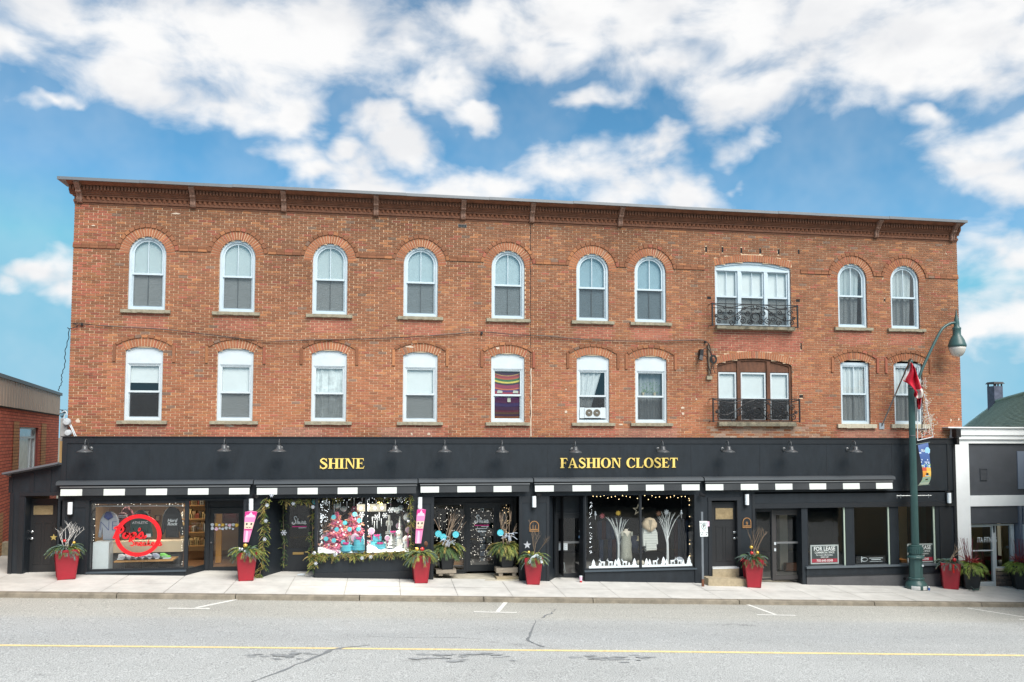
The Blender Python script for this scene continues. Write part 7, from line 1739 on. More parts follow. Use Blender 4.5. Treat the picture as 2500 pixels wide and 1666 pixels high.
# red ring logo with script lettering on the glass
YG_ = -.155; lg = thing('shop_logo', "red ring logo with script Pop's Sneakers on the shop glass", 'sign', tuple(at(337, 1310, YG_)))
M_logo = mat('logo_red', (.80, .012, .02), .45)
cc_ = at(338, 1307.5, YG_); rx_, rz_ = (at(395, 1307, YG_).x-at(281, 1307, YG_).x)/2, (at(338, 1256, YG_).z-at(338, 1359, YG_).z)/2
q = MB(); n = 48; q.ring([(cc_.x+rx_*math.cos(t), cc_.z+rz_*math.sin(t)) for t in [2*math.pi*k/n for k in range(n)]][::-1], [(cc_.x+rx_*.82*math.cos(t), cc_.z+rz_*.82*math.sin(t)) for t in [2*math.pi*k/n for k in range(n)]][::-1], YG_-.02, YG_); q.build('ring', M_logo, lg)
def script(strokes, ox, oy, sx, sy, w, Y, m, par, nm='script_letter'):
    for st_ in strokes:
        pts = bez([(at(ox+u*sx, oy-v*sy, Y).x, at(ox+u*sx, oy-v*sy, Y).z) for u, v in st_], 5); q = MB(); q.ribbon(pts, w, Y-.012, Y); q.build(nm, m, par)
# Pop's: each stroke drawn in units of x-height
POP = [[(.2, -.1), (.6, 1.0), (.95, 2.0)], [(.3, 1.75), (.9, 2.15), (1.6, 2.1), (1.75, 1.5), (1.3, 1.0), (.75, .95)],
       [(2.2, .9), (1.85, .7), (1.8, .2), (2.15, .0), (2.5, .3), (2.5, .75), (2.2, .9), (2.6, .75), (2.9, .8)],
       [(3.2, .95), (2.95, .1), (2.75, -.75)], [(3.05, .5), (3.4, .95), (3.75, .8), (3.65, .2), (3.3, .0), (3.0, .15)], [(3.7, .3), (4.1, .25), (4.4, .7)],
       [(4.25, 1.65), (4.4, 1.75), (4.35, 1.5), (4.15, 1.35)], [(4.4, .7), (4.75, 1.05), (4.9, .55), (4.85, .1), (4.4, .02), (4.25, .2)], [(4.85, .1), (5.2, .1), (5.45, .5)]]
script(POP, 274, 1314, 15.3, 13.0, .056, YG_-.021, M_logo, lg)
def low(seq, x):                                   # small cursive alphabet
    A = {'S': [[(.9, 1.7), (.55, 1.95), (.25, 1.6), (.6, 1.0), (.8, .5), (.45, .0), (.05, .2)]], 'n': [[(0, .8), (.15, .9), (.1, 0)], [(.1, .4), (.4, .9), (.6, .7), (.55, .1), (.85, .2)]],
         'e': [[(0, .35), (.42, .5), (.5, .78), (.28, .95), (.05, .6), (.15, .1), (.45, 0), (.8, .3)]], 'a': [[(.5, .8), (.2, .85), (.05, .3), (.3, .0), (.5, .5), (.55, .85), (.5, .1), (.85, .2)]],
         'k': [[(.15, 0), (.2, 1.0), (.35, 1.6)], [(.2, .4), (.55, .85), (.3, .5), (.6, .05), (.85, .2)]], 'r': [[(0, .4), (.2, .95), (.4, .8), (.4, .1), (.7, .2)]], 's': [[(.0, .2), (.35, .95), (.5, .4), (.3, .0), (.0, .1)], [(.4, .05), (.75, .3)]],
         'h': [[(.1, 0), (.2, 1.0), (.45, 1.7), (.3, 1.75), (.2, 1.2)], [(.15, .4), (.45, .9), (.6, .6), (.55, .1), (.85, .2)]], 'i': [[(.1, .8), (.1, .1), (.4, .15)]], 'o': [[(.35, .9), (.05, .5), (.3, 0), (.6, .45), (.35, .9), (.8, .8)]], 'p': [[(.2, .9), (.05, -.7)], [(.15, .5), (.5, .95), (.65, .4), (.2, .1)], [(.55, .2), (.85, .3)]]}
    out = []
    for c, w in seq:
        out += [[(x+u, v) for u, v in s] for s in A[c]]; x += w
    return out
script(low([('S', 1.0), ('n', .85), ('e', .75), ('a', .85), ('k', .85), ('e', .75), ('r', .7), ('s', .7)], 0), 318, 1332.5, 12.0, 8.4, .034, YG_-.022, M_logo, lg)
for (px, txt, sc_, Yq, lab) in ((732, None, 1.0, .80, 'white and pink script Shine lettering on the glass of the garlanded door'), (1177, None, 1.0, YE-.05, 'white and pink script Shine lettering on the glass of door 13')):
    oy = 1281 if px == 732 else 1278; Yq = .80 if px == 732 else YE-.05
    o = thing('door_lettering', lab, 'sign', tuple(at(px, oy, Yq)))
    SH = [[(1.5, 2.3), (1.2, 2.75), (.7, 2.6), (.75, 1.9), (1.1, 1.2), (.9, .4), (.3, .15), (-.1, .6), (.3, .8)]] + [[(u*1.0+1.5, v*.95+.25) for u, v in s] for s in low([('h', .95), ('i', .6), ('n', .95), ('e', .8)], 0)]
    script(SH, px-18, oy, 7.1, 7.2, .028, Yq, mat('vinyl_white', (.82, .84, .85), .5), o)
    q = MB(); a, b = at(px-19, oy+5, Yq), at(px+17, oy+5, Yq); q.box(a.x, b.x, Yq-.004, Yq, a.z-.018, a.z+.012); q.build('underline', M_pk, o)
    q = MB(); a, b = at(px-3, oy+8, Yq), at(px+16, oy+8, Yq); q.box(a.x, b.x, Yq-.004, Yq, a.z-.012, a.z+.008); q.build('small_line', M_white, o)
    if px == 1177:
        p = at(1177, 1249, Yq); text_mb('13', .14, Yq, 0, p.x, p.z).build('numeral', M_white, o)
        q = MB(); a = at(1165, 1297.5, Yq); b = at(1187, 1297.5, Yq); q.ribbon([(a.x+.05, a.z), (b.x, b.z)], .035, Yq-.003, Yq); q.tri((a.x, Yq-.003, a.z), (a.x+.07, Yq-.003, a.z-.05), (a.x+.07, Yq-.003, a.z+.05)); q.build('arrow', M_white, o)
        q = MB(); q.box(at(1161, 1293, Yq).x, at(1189, 1293, Yq).x, Yq-.003, Yq, a.z+.075, a.z+.092); q.build('small_line', M_white, o)
# sneaker display: counter, shelf with shoes, cabinets, frames, product wall
M_oak = mat('oak_board', lin(176, 132, 78), .6, noise=.2, nscale=5, stretch=(.4, 3, 3)); M_slate = mat('slate_grey', lin(66, 68, 72), .7); M_ltb = mat('light_beige', lin(196, 178, 150), .8)
q = MB(); a, b = at(226, 1391, .15), at(265, 1391, .15); q.box(a.x, b.x, .12, .5, a.z-.05, at(250, 1324, .15).z); tag(q.build('white_plinth', M_white, loc=((a.x+b.x)/2, .3, a.z)), 'white display plinth under the grey sweatshirt', 'plinth')
q = MB(); a, b = at(266, 1324, .5), at(446, 1324, .5); q.box(a.x, b.x, .5, .9, at(300, 1350, .5).z, a.z); tag(q.build('display_counter', M_ltb, loc=((a.x+b.x)/2, .7, .5)), 'beige display counter behind the red ring', 'counter')
for k, (p0, p1) in enumerate(((274, 306), (307, 345), (346, 383), (384, 440))):
    a, b = at(p0, 1388, .6), at(p1, 1388, .6); q = MB(); q.box(a.x+.01, b.x-.01, .6, .95, a.z-.1, at(p0, 1352, .6).z); o = tag(q.build('shoe_cabinet', M_slate, loc=((a.x+b.x)/2, .7, a.z)), '%s dark cabinet under the shoe shelf, counting from the left' % ORD[k], 'cabinet', 'dark cabinets under the shoe shelf')
a, b = at(279, 1371, .12), at(423, 1368, .12); q = MB(); q.hexa([(a.x, .08, a.z-.03), (b.x, .08, b.z-.02), (b.x, .08, b.z+.02), (a.x, .08, a.z+.01), (a.x+.15, .5, a.z+.01), (b.x+.05, .5, b.z+.02), (b.x+.05, .5, b.z+.05), (a.x+.15, .5, a.z+.05)]); tag(q.build('oak_shelf', M_oak, loc=((a.x+b.x)/2, .3, a.z)), 'oak shelf of sneakers low in the sneaker shop window', 'shelf')
sh_cols = [((.78, .80, .82), 'white'), ((.75, .76, .78), 'white and grey'), ((.74, .72, .74), 'white and maroon'), ((.76, .77, .80), 'white low-top'), ((.72, .74, .80), 'white and pale blue'), ((.45, .52, .68), 'blue'), ((.20, .62, .12), 'green')]
for k, ((c, nm), px) in enumerate(zip(sh_cols, (300, 316, 331, 347, 364, 383, 402))):
    p = at(px, 1367-.4*k, .14); o = thing('sneaker', '%s sneaker, %s from the left on the oak shelf' % (nm, ORD[k]), 'shoe', (p.x, .2, p.z), 'sneakers on the oak shelf')
    q = MB(); pr = [(-.15, 0), (.14, 0), (.15, .03), (.06, .06), (0, .10), (-.06, .13), (-.14, .12), (-.155, .06)]; q.puff([(p.x+x, p.z+.03+z) for x, z in pr], .15, .12, .15); smooth_by_angle(q.build('upper', mat('shoe_%d' % k, c, .6), o), 60)
    q = MB(); q.prism([(p.x-.16, p.z), (p.x+.155, p.z), (p.x+.165, p.z+.03), (p.x-.165, p.z+.03)], .145, .28); q.build('sole', M_white, o)
    q = MB(); q.ribbon([(p.x-.08, p.z+.06), (p.x, p.z+.07), (p.x+.07, p.z+.09)], .02, .143, .149); q.build('side_stripe', (M_mar if k == 2 else M_nvy if k in (3, 4) else M_gsw), o)
for k, (px, py, w, h) in enumerate(((262, 1243, 14, 18), (300, 1241, 16, 12), (352, 1245, 18, 12), (378, 1258, 16, 20), (400, 1246, 14, 14))):
    a, b = at(px, py, 4.3), at(px+w*.8, py+h*.8, 4.3); q = MB(); q.ring(rect(a.x, b.x, b.z, a.z), rect(a.x, b.x, b.z, a.z, .04), 4.3, 4.34); o = tag(q.build('picture_frame', M_brownwood, loc=((a.x+b.x)/2, 4.3, b.z)), '%s framed picture from the left on the back wall of the sneaker shop' % ORD[k], 'picture frame', 'framed pictures in the sneaker shop'); q = MB(); flat(q, a.x+.04, b.x-.04, b.z+.04, a.z-.04, 4.32); q.build('print', M_ltb, o)
# product shelves seen through the side light and door
for r_ in range(5):
    z = .75+r_*.42; a, b = X(440, 2.2, 1300), X(520, 2.2, 1300); q = MB(); q.box(a, b, 2.1, 2.5, z, z+.03); o = tag(q.build('product_shelf', M_oak, loc=((a+b)/2, 2.3, z)), '%s shelf up of goods behind the angled side light' % ORD[r_], 'shelf', 'shelves of goods in the sneaker shop')
    q = MB()
    for k in range(14): x = a+.03+k*(b-a-.06)/14; q.cur = rn.choice([(.3, .18, .08), (.5, .35, .15), (.12, .08, .05), (.4, .1, .06), (.55, .5, .4)]); q.box(x, x+.10, 2.12, 2.4, z+.031, z+.031+rn.uniform(.12, .3))
    q.build('goods', mat('goods', (.3, .2, .1), .7, attr=True), o, kind='stuff')
q = MB(); a = X(537, 1.6, 1300); q.box(a-.12, a+.05, 1.6, 1.7, .3, 2.9); tag(q.build('ochre_pillar', mat('ochre_pillar', lin(196, 138, 50), .8), loc=(a, 1.65, .3)), 'ochre pillar inside the sneaker shop door', 'pillar')
q = MB(); a = X(560, 2.6, 1300); q.puff([(a-.25, 1.4), (a+.25, 1.4), (a+.3, 2.2), (a+.12, 2.6), (a-.12, 2.6), (a-.3, 2.2)], 2.6, .2); tag(q.build('red_jersey', mat('jersey_red', (.2, .02, .02), .9), loc=(a, 2.6, 1.4)), 'red jersey hanging deep inside the sneaker shop', 'jersey')
stk = thing('door_stickers', 'row of small round and fruit-shaped stickers across the sneaker shop door', 'stickers', tuple(at(550, 1290, YD-.03)))
for k in range(15):
    px = 519+(k % 8)*8.3+rn.uniform(-1, 1); py = 1282 if k < 8 else 1291; p = at(px, py+rn.uniform(-1.5, 1.5), YD-.03); r_ = rn.uniform(.03, .055); q = MB(); q.prism([(p.x+r_*math.cos(t)*(1+.2*math.sin(3*t+k)), p.z+r_*math.sin(t)) for t in [2*math.pi*i/12 for i in range(12)]], YD-.028, YD-.024); q.build('sticker', rn.choice([M_white, M_pkl, M_goldb, M_silvr, mat('stk_red', (.5, .08, .06), .5), M_white]), stk)
# ------------------------------------------------------------------ fairy lights
M_fl = mat('fairy_white', (.9, .9, .9), .5, emit=(1, .93, .80, 2.2)); M_flw2 = mat('fairy_warm', (.9, .8, .6), .5, emit=(1, .72, .36, 2.2)); M_flc = mat('fairy_cool', (.9, .9, .9), .5, emit=(.86, .93, 1, 2.0))
def fairy(label, pts, m, r=.009, wire=None):
    o = thing('fairy_lights', label, 'fairy lights', tuple(pts[0]), 'fairy lights in the shop windows'); q = MB()
    for p in pts: x, y, z = p; n = q.add([(x-r, y, z), (x+r, y, z), (x, y-r, z), (x, y+r, z), (x, y, z-r), (x, y, z+r)]); [q._f(n+a, n+b, n+c) for a, b, c in ((0, 2, 5), (2, 1, 5), (1, 3, 5), (3, 0, 5), (2, 0, 4), (1, 2, 4), (3, 1, 4), (0, 3, 4))]
    q.build('bulbs', m, o, kind='stuff')
    if wire: q = MB(); q.tube(wire, .004, 3); q.build('wire', M_iron, o)
U = rn.uniform
fairy('tiny white lights sprinkled over the glass of the sneaker shop window', [at(U(228, 447), U(1226, 1234), .1) for _ in range(26)] + [at(446+U(-2, 1), U(1235, 1385), .1) for _ in range(16)] + [at(229+U(-1, 3), U(1240, 1320), .1) for _ in range(6)], M_fl, .009)
fairy('dense curtain of cool white lights at the top of the pink display', [at(U(781, 1000), 1206+abs(rn.gauss(0, 16)), U(.2, .5)) for _ in range(110)] + [at(U(782, 800), U(1206, 1275), .2) for _ in range(60)] + [at(783+U(-2, 4), U(1230, 1345), .15) for _ in range(50)] + [at(899+U(-2, 2), U(1230, 1330), .15) for _ in range(14)], M_flc, .009)
fairy('white and amber light curtain behind the left glass of entrance 13', [at(U(1062, 1134), U(1230, 1372), 1.3) for _ in range(80)], M_fl, .009)
fairy('white light curtain behind the glass of door 13', [at(U(1145, 1208), U(1232, 1382), 1.25) for _ in range(110)], M_fl, .008)
fairy('amber light curtain behind the right glass of entrance 13', [at(U(1218, 1266), U(1228, 1375), 1.3) for _ in range(90)], M_flw2, .009)
fairy('warm teardrop lights strung across the top of the fashion window', [at(x, 1206+8*math.sin(x*.13)**2+U(0, 6), .25) for x in range(1448, 1690, 9)] + [at(1685+U(-3, 3), U(1205, 1380), .2) for _ in range(26)], M_flw2, .016)
fairy('string of cool lights down the left edge of the fashion window', [at(1441+U(-2, 4), U(1225, 1378), .15) for _ in range(44)], M_flc, .009)
fairy('warm lights wound down the door jamb of the fashion shop', [at(1419+U(-1, 1), U(1262, 1300), .55) for _ in range(8)], M_flw2, .010)
# ------------------------------------------------------------------ pink display
WZ = at(885, 1340, .4).z
q = MB(); a, b = shine[1]+.07, shine[2]-.07; nx, ny = 40, 8; zb_ = shine[3]+.02; n0 = q.add([(a+(b-a)*i/nx, -.08+1.3*j/ny, (zb_-.04 if j == 0 else zb_+.09)+.10*j/ny+(.09 if j else 0)*max(0, math.sin(i*.55+j)*.5+math.sin(i*.23+1.3*j)*.6)) for j in range(ny+1) for i in range(nx+1)])
for j in range(ny):
    for i in range(nx): k = n0+j*(nx+1)+i; q._f(k, k+1, k+nx+2, k+nx+1)
o = tag(q.build('fake_snow', mat('snow', (.85, .87, .90), .8, bump=.4, bscale=25), smooth=True), 'white fake snow covering the floor of the pink display', 'snow', kind='stuff')
q = MB(); q.box(a, b, -.06, 1.3, shine[3]-.2, shine[3]+.015); tag(q.build('display_platform', M_nite, loc=((a+b)/2, .6, shine[3]-.2)), 'dark display platform under the fake snow', 'platform')
q = MB(); flat(q, a-.4, b+.4, zb_-.3, FZB+.1, 1.75); tag(q.build('display_backdrop', mat('backdrop_black', (.012, .012, .016), .9), loc=((a+b)/2, 1.75, zb_)), 'black backdrop behind the pink display', 'backdrop')
M_pt = [mat('pink_needles', (.92, .22, .42), .6, island=.35), mat('pale_pink_needles', (.94, .48, .58), .6, island=.3), mat('deep_pink_needles', (.72, .08, .28), .6, island=.35)]; M_peach = mat('peach_garland', (.85, .42, .28), .6, island=.3)
def pinktree(px, pyt, pyb, Y, wpx, lab, discs):
    p, t = at(px, pyb, Y), at(px, pyt, Y); H = t.z-p.z; W_ = wpx/2/1955*(Y-CAM.y)*1.0
    o = thing('pink_christmas_tree', lab, 'christmas tree', (p.x, Y, p.z), 'pink Christmas trees in the window'); q = MB(); q.tube([(p.x, Y, p.z-.1), (p.x, Y, t.z)], [.03, .01], 6); q.build('trunk', M_brownwood, o)
    for m, sh in zip(M_pt, (.45, .3, .25)):
        q = MB()
        for k in range(int(950*sh)):
            f = rf.random()**.85; zz = p.z+H*f; rr = W_*(1-f)*(.75+.25*math.sin(f*20))*rf.uniform(.55, 1.05); a_ = rf.uniform(0, 6.28)
            d = Vector((math.cos(a_), math.sin(a_), -.15)); frond(q, (p.x+d.x*rr*.65, Y+d.y*rr*.65, zz), d, .05+.14*(1-f), .02+.045*(1-f), .3, 3)
        q.build('needles', m, o, kind='stuff')
    q = MB()
    for k in range(170):
        f = k/170; a_ = f*5.2*2*math.pi; zz = p.z+H*(.04+.86*f)-.04*math.sin(a_*3); rr = W_*(1-f*.95)*.98; d = Vector((math.cos(a_+rf.uniform(-1, 1)), math.sin(a_+rf.uniform(-1, 1)), rf.uniform(-.5, .5))); frond(q, (p.x+rr*math.cos(a_), Y+rr*math.sin(a_), zz), d, .09, .035, .1, 2)
    q.build('tinsel', M_peach, o, kind='stuff')
    for (x, y) in discs: c = at(x, y, Y-W_*.8); disc(o, tuple(c), .068, M_cyan, M_cyanl)
    for k in range(16):
        f = rf.uniform(.05, .85); a_ = rf.uniform(3.4, 6.0); rr = W_*(1-f)*1.0; bauble(o, Vector((p.x+rr*math.cos(a_), Y+rr*math.sin(a_), p.z+H*f)), .032, rf.choice([M_silver, M_pkl, M_white]))
pinktree(821, 1250, 1341, .45, 86, 'left pink Christmas tree with peach tinsel and cyan discs', [(814.5, 1263), (822, 1293), (796, 1316), (815, 1320), (838, 1324)])
pinktree(863, 1236, 1330, .75, 84, 'taller pink Christmas tree, right of the pair', [(866, 1256), (877, 1271.5), (842, 1277), (853.5, 1293), (875.5, 1292.5)])
def hatbox(par, c, r, h, m): q = MB(); q.lathe([(r*.97, 0), (r*.97, h*.7), (r, h*.7), (r, h), (r*.96, h)], tuple(c), 18); q.lathe([(r*.96, h), (0, h)], tuple(c), 18); q.build('box', m, par)
M_tq = mat('turquoise_box', (.12, .55, .68), .5)
def giftstack(px, py, Y, tiers, lab):
    p = at(px, py, Y); o = thing('gift_boxes', lab, 'gift boxes', tuple(p), 'turquoise gift box stacks'); z = p.z
    for r, h in tiers: hatbox(o, (p.x, Y, z), r, h, M_tq); z += h
    r, h = tiers[-1]
    q = MB(); q.ribbon([(p.x-.03, z-h-.02), (p.x+.01, z+.01)], .03, Y-r-.02, Y-r-.012); q.ribbon([(p.x+.01, z), (p.x+.06, z-.14)], .025, Y-r-.03, Y-r-.02); q.ribbon([(p.x-.09, z-.01), (p.x, z-.03), (p.x+.09, z-.01)], .05, Y-r-.04, Y-r-.03); q.build('ribbon', M_pk, o)
giftstack(845, 1345, .1, [(.17, .18), (.11, .08)], 'turquoise gift boxes with pink ribbon before the left pink tree'); giftstack(876, 1342, .12, [(.22, .13), (.16, .17), (.13, .08)], 'tall turquoise stack of gift boxes beside the mullion')
giftstack(920.5, 1331, .5, [(.20, .12), (.14, .14), (.12, .07)], 'rear turquoise gift boxes right of the mullion'); giftstack(928, 1339, .2, [(.17, .13), (.12, .06)], 'front turquoise gift boxes right of the mullion'); giftstack(959.5, 1302, .6, [(.12, .08)], 'single turquoise box on the silver stand by the snowmen')
def lolly(px, py, Y, r, pyb, lab):
    c, b = at(px, py, Y), at(px, pyb, Y); o = thing('giant_lollipop', lab, 'lollipop', tuple(b), 'giant swirl lollipops'); q = MB(); q.tube([tuple(b), tuple(c)], .018, 6); q.build('stick', M_pk, o)
    q = MB(); q.prism([(c.x+r*math.cos(t), c.z+r*math.sin(t)) for t in [2*math.pi*k/22 for k in range(22)]], Y-.03, Y+.02); q.build('candy', M_white, o)
    q = MB(); q.ribbon([(c.x+r*(.05+.9*i/44)*math.cos(i*.43), c.z+r*(.05+.9*i/44)*math.sin(i*.43)) for i in range(45)], r*.13, Y-.036, Y-.031); q.build('swirl', M_pk2, o)
lolly(867, 1313, .15, .12, 1338, 'pink swirl lollipop in front of the pink trees'); lolly(907, 1297, .5, .105, 1320, 'pink swirl lollipop right of the mullion'); lolly(946, 1314, .25, .085, 1335, 'tilted pink lollipop by the silver tree'); lolly(792, 1310, .5, .09, 1335, 'pink lollipop half hidden at the left of the display'); lolly(996.5, 1294, .1, .09, 1335, 'pink lollipop at the right edge of the display'); lolly(974, 1284, .9, .10, 1320, 'dim pink lollipop behind the silver spiral tree')
M_slv = mat('silver_figure', (.42, .44, .42), .35, metal=.5, noise=.25, nscale=30)
def nutfig(px, pyt, pyb, Y, lab):
    b, t = at(px, pyb, Y), at(px, pyt, Y); H = t.z-b.z; o = thing('nutcracker_figure', lab, 'figurine', tuple(b), 'silver nutcracker figurines'); k = H/1.0
    q = MB(); q.box(b.x-.13*k, b.x+.13*k, Y-.1*k, Y+.1*k, b.z, b.z+.05*k); q.build('stand', M_slv, o)
    for s in (-1, 1): q = MB(); q.loft([(.05*k, .05*k, .06*k), (.2*k, .045*k, .05*k), (.42*k, .06*k, .06*k)], 10, (b.x+s*.06*k, Y, b.z)); q.build('leg', M_slv, o)
    q = MB(); q.loft([(.40*k, .12*k, .08*k), (.45*k, .10*k, .07*k), (.66*k, .13*k, .08*k), (.68*k, .06*k, .05*k)], 12, (b.x, Y, b.z)); q.build('torso', M_slv, o)
    for s in (-1, 1): q = MB(); q.tube([(b.x+s*.14*k, Y, b.z+.66*k), (b.x+s*.18*k, Y-.02*k, b.z+.52*k), (b.x+s*.17*k, Y-.03*k, b.z+.38*k)], [.04*k, .035*k, .03*k], 8); q.build('arm', M_slv, o)
    q = MB(); q.loft([(.67*k, .05*k, .05*k), (.70*k, .075*k, .075*k), (.80*k, .075*k, .075*k), (.82*k, .06*k, .06*k)], 12, (b.x, Y, b.z)); q.build('head', M_slv, o); q = MB(); q.loft([(.815*k, .075*k, .075*k), (.84*k, .075*k, .075*k), (1.0*k, .065*k, .065*k)], 12, (b.x, Y, b.z)); q.build('hat', M_slv, o)
nutfig(950, 1258, 1299, .6, 'tall silver nutcracker standing on the stand in the pink display'); nutfig(853.5, 1308, 1345, .2, 'small silver nutcracker between the gift boxes')
q = MB(); a, b = at(941, 1300, .6), at(967, 1300, .6); q.box(a.x, b.x, .45, .85, a.z-.04, a.z).box(a.x+.02, a.x+.08, .5, .56, at(945, 1342, .6).z, a.z-.041).box(b.x-.08, b.x-.02, .5, .56, at(945, 1342, .6).z, a.z-.041); tag(q.build('silver_stand', M_slv, loc=(a.x, .6, a.z)), 'small silver table carrying the nutcracker', 'stand')
def conetree(px, pyt, pyb, Y, w, tiers, lab, m):
    b, t = at(px, pyb, Y), at(px, pyt, Y); H = t.z-b.z; o = thing('tabletop_tree', lab, 'decoration', tuple(b), 'small silver and white trees'); q = MB(); q.tube([tuple(b), (b.x, Y, b.z+H*.15)], .025, 6); q.build('trunk', m, o)
    for k in range(tiers): z0 = b.z+H*(.1+.9*k/tiers); r = w*(1-k/tiers)*.95+.015; q = MB(); q.lathe([(r, 0), (r*.92, .01), (r*.3, H/tiers*1.15)], (b.x, Y, z0), 14); q.build('tier', m, o)
conetree(955, 1307, 1339, .2, .17, 4, 'silver layered metal tree at the front of the display', M_slv); conetree(976, 1262, 1310, .7, .10, 6, 'silver spiral tree behind the snowmen', M_slv); conetree(887, 1306, 1340, .3, .06, 5, 'slim white bottle-brush tree beside the mullion', M_white)
M_swh = mat('snowman_white', (.74, .73, .68), .8, bump=.3, bscale=30)
def snowman(px, pyt, pyb, Y, lab, k):
    b, t = at(px, pyb, Y), at(px, pyt, Y); H = t.z-b.z; o = thing('snowman', lab, 'snowman', tuple(b), 'plush snowmen in the display'); q = MB(); q.loft([(0, .18*H, .16*H), (.10*H, .24*H, .2*H), (.35*H, .25*H, .21*H), (.58*H, .17*H, .15*H), (.62*H, .14*H, .13*H), (.70*H, .19*H, .17*H), (.84*H, .20*H, .18*H), (.97*H, .10*H, .1*H), (1.0*H, .03*H, .03*H)], 16, tuple(b)); q.build('body', M_swh, o, smooth=True)
    q = MB(); q.lathe([(.165*H, .585*H), (.185*H, .60*H), (.185*H, .64*H), (.165*H, .655*H)], tuple(b), 16); sc_ = q.build('scarf', M_white, o); q = MB(); q.ribbon([(b.x-.12*H, b.z+.6*H), (b.x-.17*H, b.z+.35*H), (b.x-.16*H, b.z+.12*H)], .09*H, Y-.24*H, Y-.22*H); q.build('scarf_end', M_white, sc_)
    for j in range(5): q = MB(); zz = b.z+(.15+.09*j)*H; q.box(b.x-.205*H, b.x-.12*H, Y-.25*H, Y-.241*H, zz, zz+.03*H); q.build('scarf_check', M_bl, sc_)
    for s in (-1, 1): q = MB(); q.ball((b.x+s*.06*H, Y-.175*H, b.z+.80*H), .018*H, 8, 5); q.build('eye', M_bl, o)
    q = MB(); q.tube([(b.x, Y-.17*H, b.z+.76*H), (b.x-.03*H, Y-.27*H, b.z+.75*H)], [.022*H, .006*H], 8); q.build('nose', mat('carrot', (.7, .3, .08), .6), o)
    for s in (-1, 1): q = MB(); q.tube([(b.x+s*.17*H, Y, b.z+.52*H), (b.x+s*.30*H, Y-.06*H, b.z+.40*H)], [.05*H, .04*H], 8); q.build('arm', M_swh, o)
snowman(974, 1294, 1342, .55, 'plush snowman with checked scarf standing behind the other snowman', 0); snowman(991, 1308, 1350, .22, 'large plush snowman with black spots at the front right of the display', 1)
# lit drum chandelier
cl = thing('drum_chandelier', 'lit long crystal drum chandelier hanging in the pink display', 'chandelier', tuple(at(907, 1249, .9))); a, b = at(871, 1249, .9), at(943, 1231, .9)
q = MB(); 
for k in range(24): u, v = a.x+(b.x-a.x)*k/24, a.x+(b.x-a.x)*(k+1)/24; q.box(u+.004, v-.004, .80, 1.0, a.z, b.z)
q.build('crystal_drum', mat('crystal', (.85, .8, .68), .3, emit=(1, .90, .70, .35)), cl, kind='stuff')
for k in range(4): u = a.x+(b.x-a.x)*(.14+.24*k); q = MB(); q.ball((u, .79, (a.z+b.z)/2), .035, 8, 6); q.build('bulb', mat('bulb_lit', (1, 1, 1), .5, emit=(1, .94, .80, 3.0)), cl)
q = MB(); q.tube([((a.x+b.x)/2-.2, .9, b.z), ((a.x+b.x)/2-.2, .9, FZB+.1)], .008, 4).tube([((a.x+b.x)/2+.2, .9, b.z), ((a.x+b.x)/2+.2, .9, FZB+.1)], .008, 4); q.build('suspension', M_iron, cl)
lt_ = bpy.data.lights.new('display_fill_light', 'AREA'); lt_.shape = 'RECTANGLE'; lt_.size = 1.0; lt_.size_y = .25; lt_.energy = 42; lt_.color = (1, .93, .82); lo = bpy.data.objects.new('display_fill_light', lt_); col.objects.link(lo); lo.parent = cl; lo.location = Vector(((a.x+b.x)/2, .10, b.z+.1))-WORLD[cl.name]; lo.rotation_euler = (R(-28), 0, 0)  # area lamp added in front of the chandelier to brighten the display
for k, (px, py, r_) in enumerate(((823.5, 1236, .09), (839, 1243, .09), (971, 1248, .08), (979, 1240, .085), (994, 1263, .12))):
    p = at(px, py, .6); q = MB(); q.ball(tuple(p), r_, 14, 9); o = tag(q.build('paper_ball', mat('paper_ball', (.55, .58, .58), .8), loc=tuple(p), smooth=True), '%s hanging pale paper ball from the left in the pink display' % ORD[k], 'paper ball', 'hanging paper balls'); q = MB(); q.tube([tuple(p), (p.x, p.y, FZB+.1)], .004, 3); q.build('thread', M_iron, o)
ic = 0
for (px, py) in ((804, 1234), (816, 1241), (831, 1236), (847, 1234), (864.5, 1226), (884, 1219), (901.5, 1221), (918.5, 1230), (954, 1230), (909, 1272), (914, 1282), (920.5, 1281), (931, 1276), (926, 1262), (883, 1271)):
    p = at(px, py, .35); q = MB(); q.tube([(p.x, p.y, p.z+.12), (p.x, p.y, p.z-.12)], [.014, .004], 6); tag(q.build('glass_icicle', mat('icicle', (.70, .74, .78), .15), loc=tuple(p)), 'slim glass icicle hanging in the pink display', 'icicle', 'glass icicles hanging in the pink display')
os_ = thing('open_sign', 'white script sign reading open hung in the pink display', 'sign', tuple(at(968, 1243, .3)))
OP = low([('o', .95), ('p', .95), ('e', .85), ('n', .9)], 0); script(OP, 956, 1246, 7.2, 6.5, .035, .3, M_white, os_)
for (px, py) in ((792.5, 1227.5), (975, 1220), (989, 1213), (954, 1246), (883, 1257), (919, 1263), (940, 1259)): p = at(px, py, .2); o = thing('hanging_snowflake', 'glittery snowflake hanging on thread in the pink display', 'snowflake', tuple(p), 'hanging snowflakes in the pink display'); flake(o, tuple(p), .09)
for (lab, px, sd, m) in (('bare silver branches standing behind the left pink tree', 800, -1, M_curly), ('bare branches with beads between the pink trees', 838, 1, M_curly), ('berried branches behind the snowmen', 985, 1, M_twig)):
    p = at(px, 1330, .95); o = thing('bare_branches', lab, 'branches', tuple(p))
    for k in range(5): q = MB(); branch(q, p, (rf.uniform(-.5, .5)+sd*.15, rf.uniform(-.2, .2), 1), rf.uniform(.75, 1.15), .014, 2, spread=.8); q.build('branch', m, o)
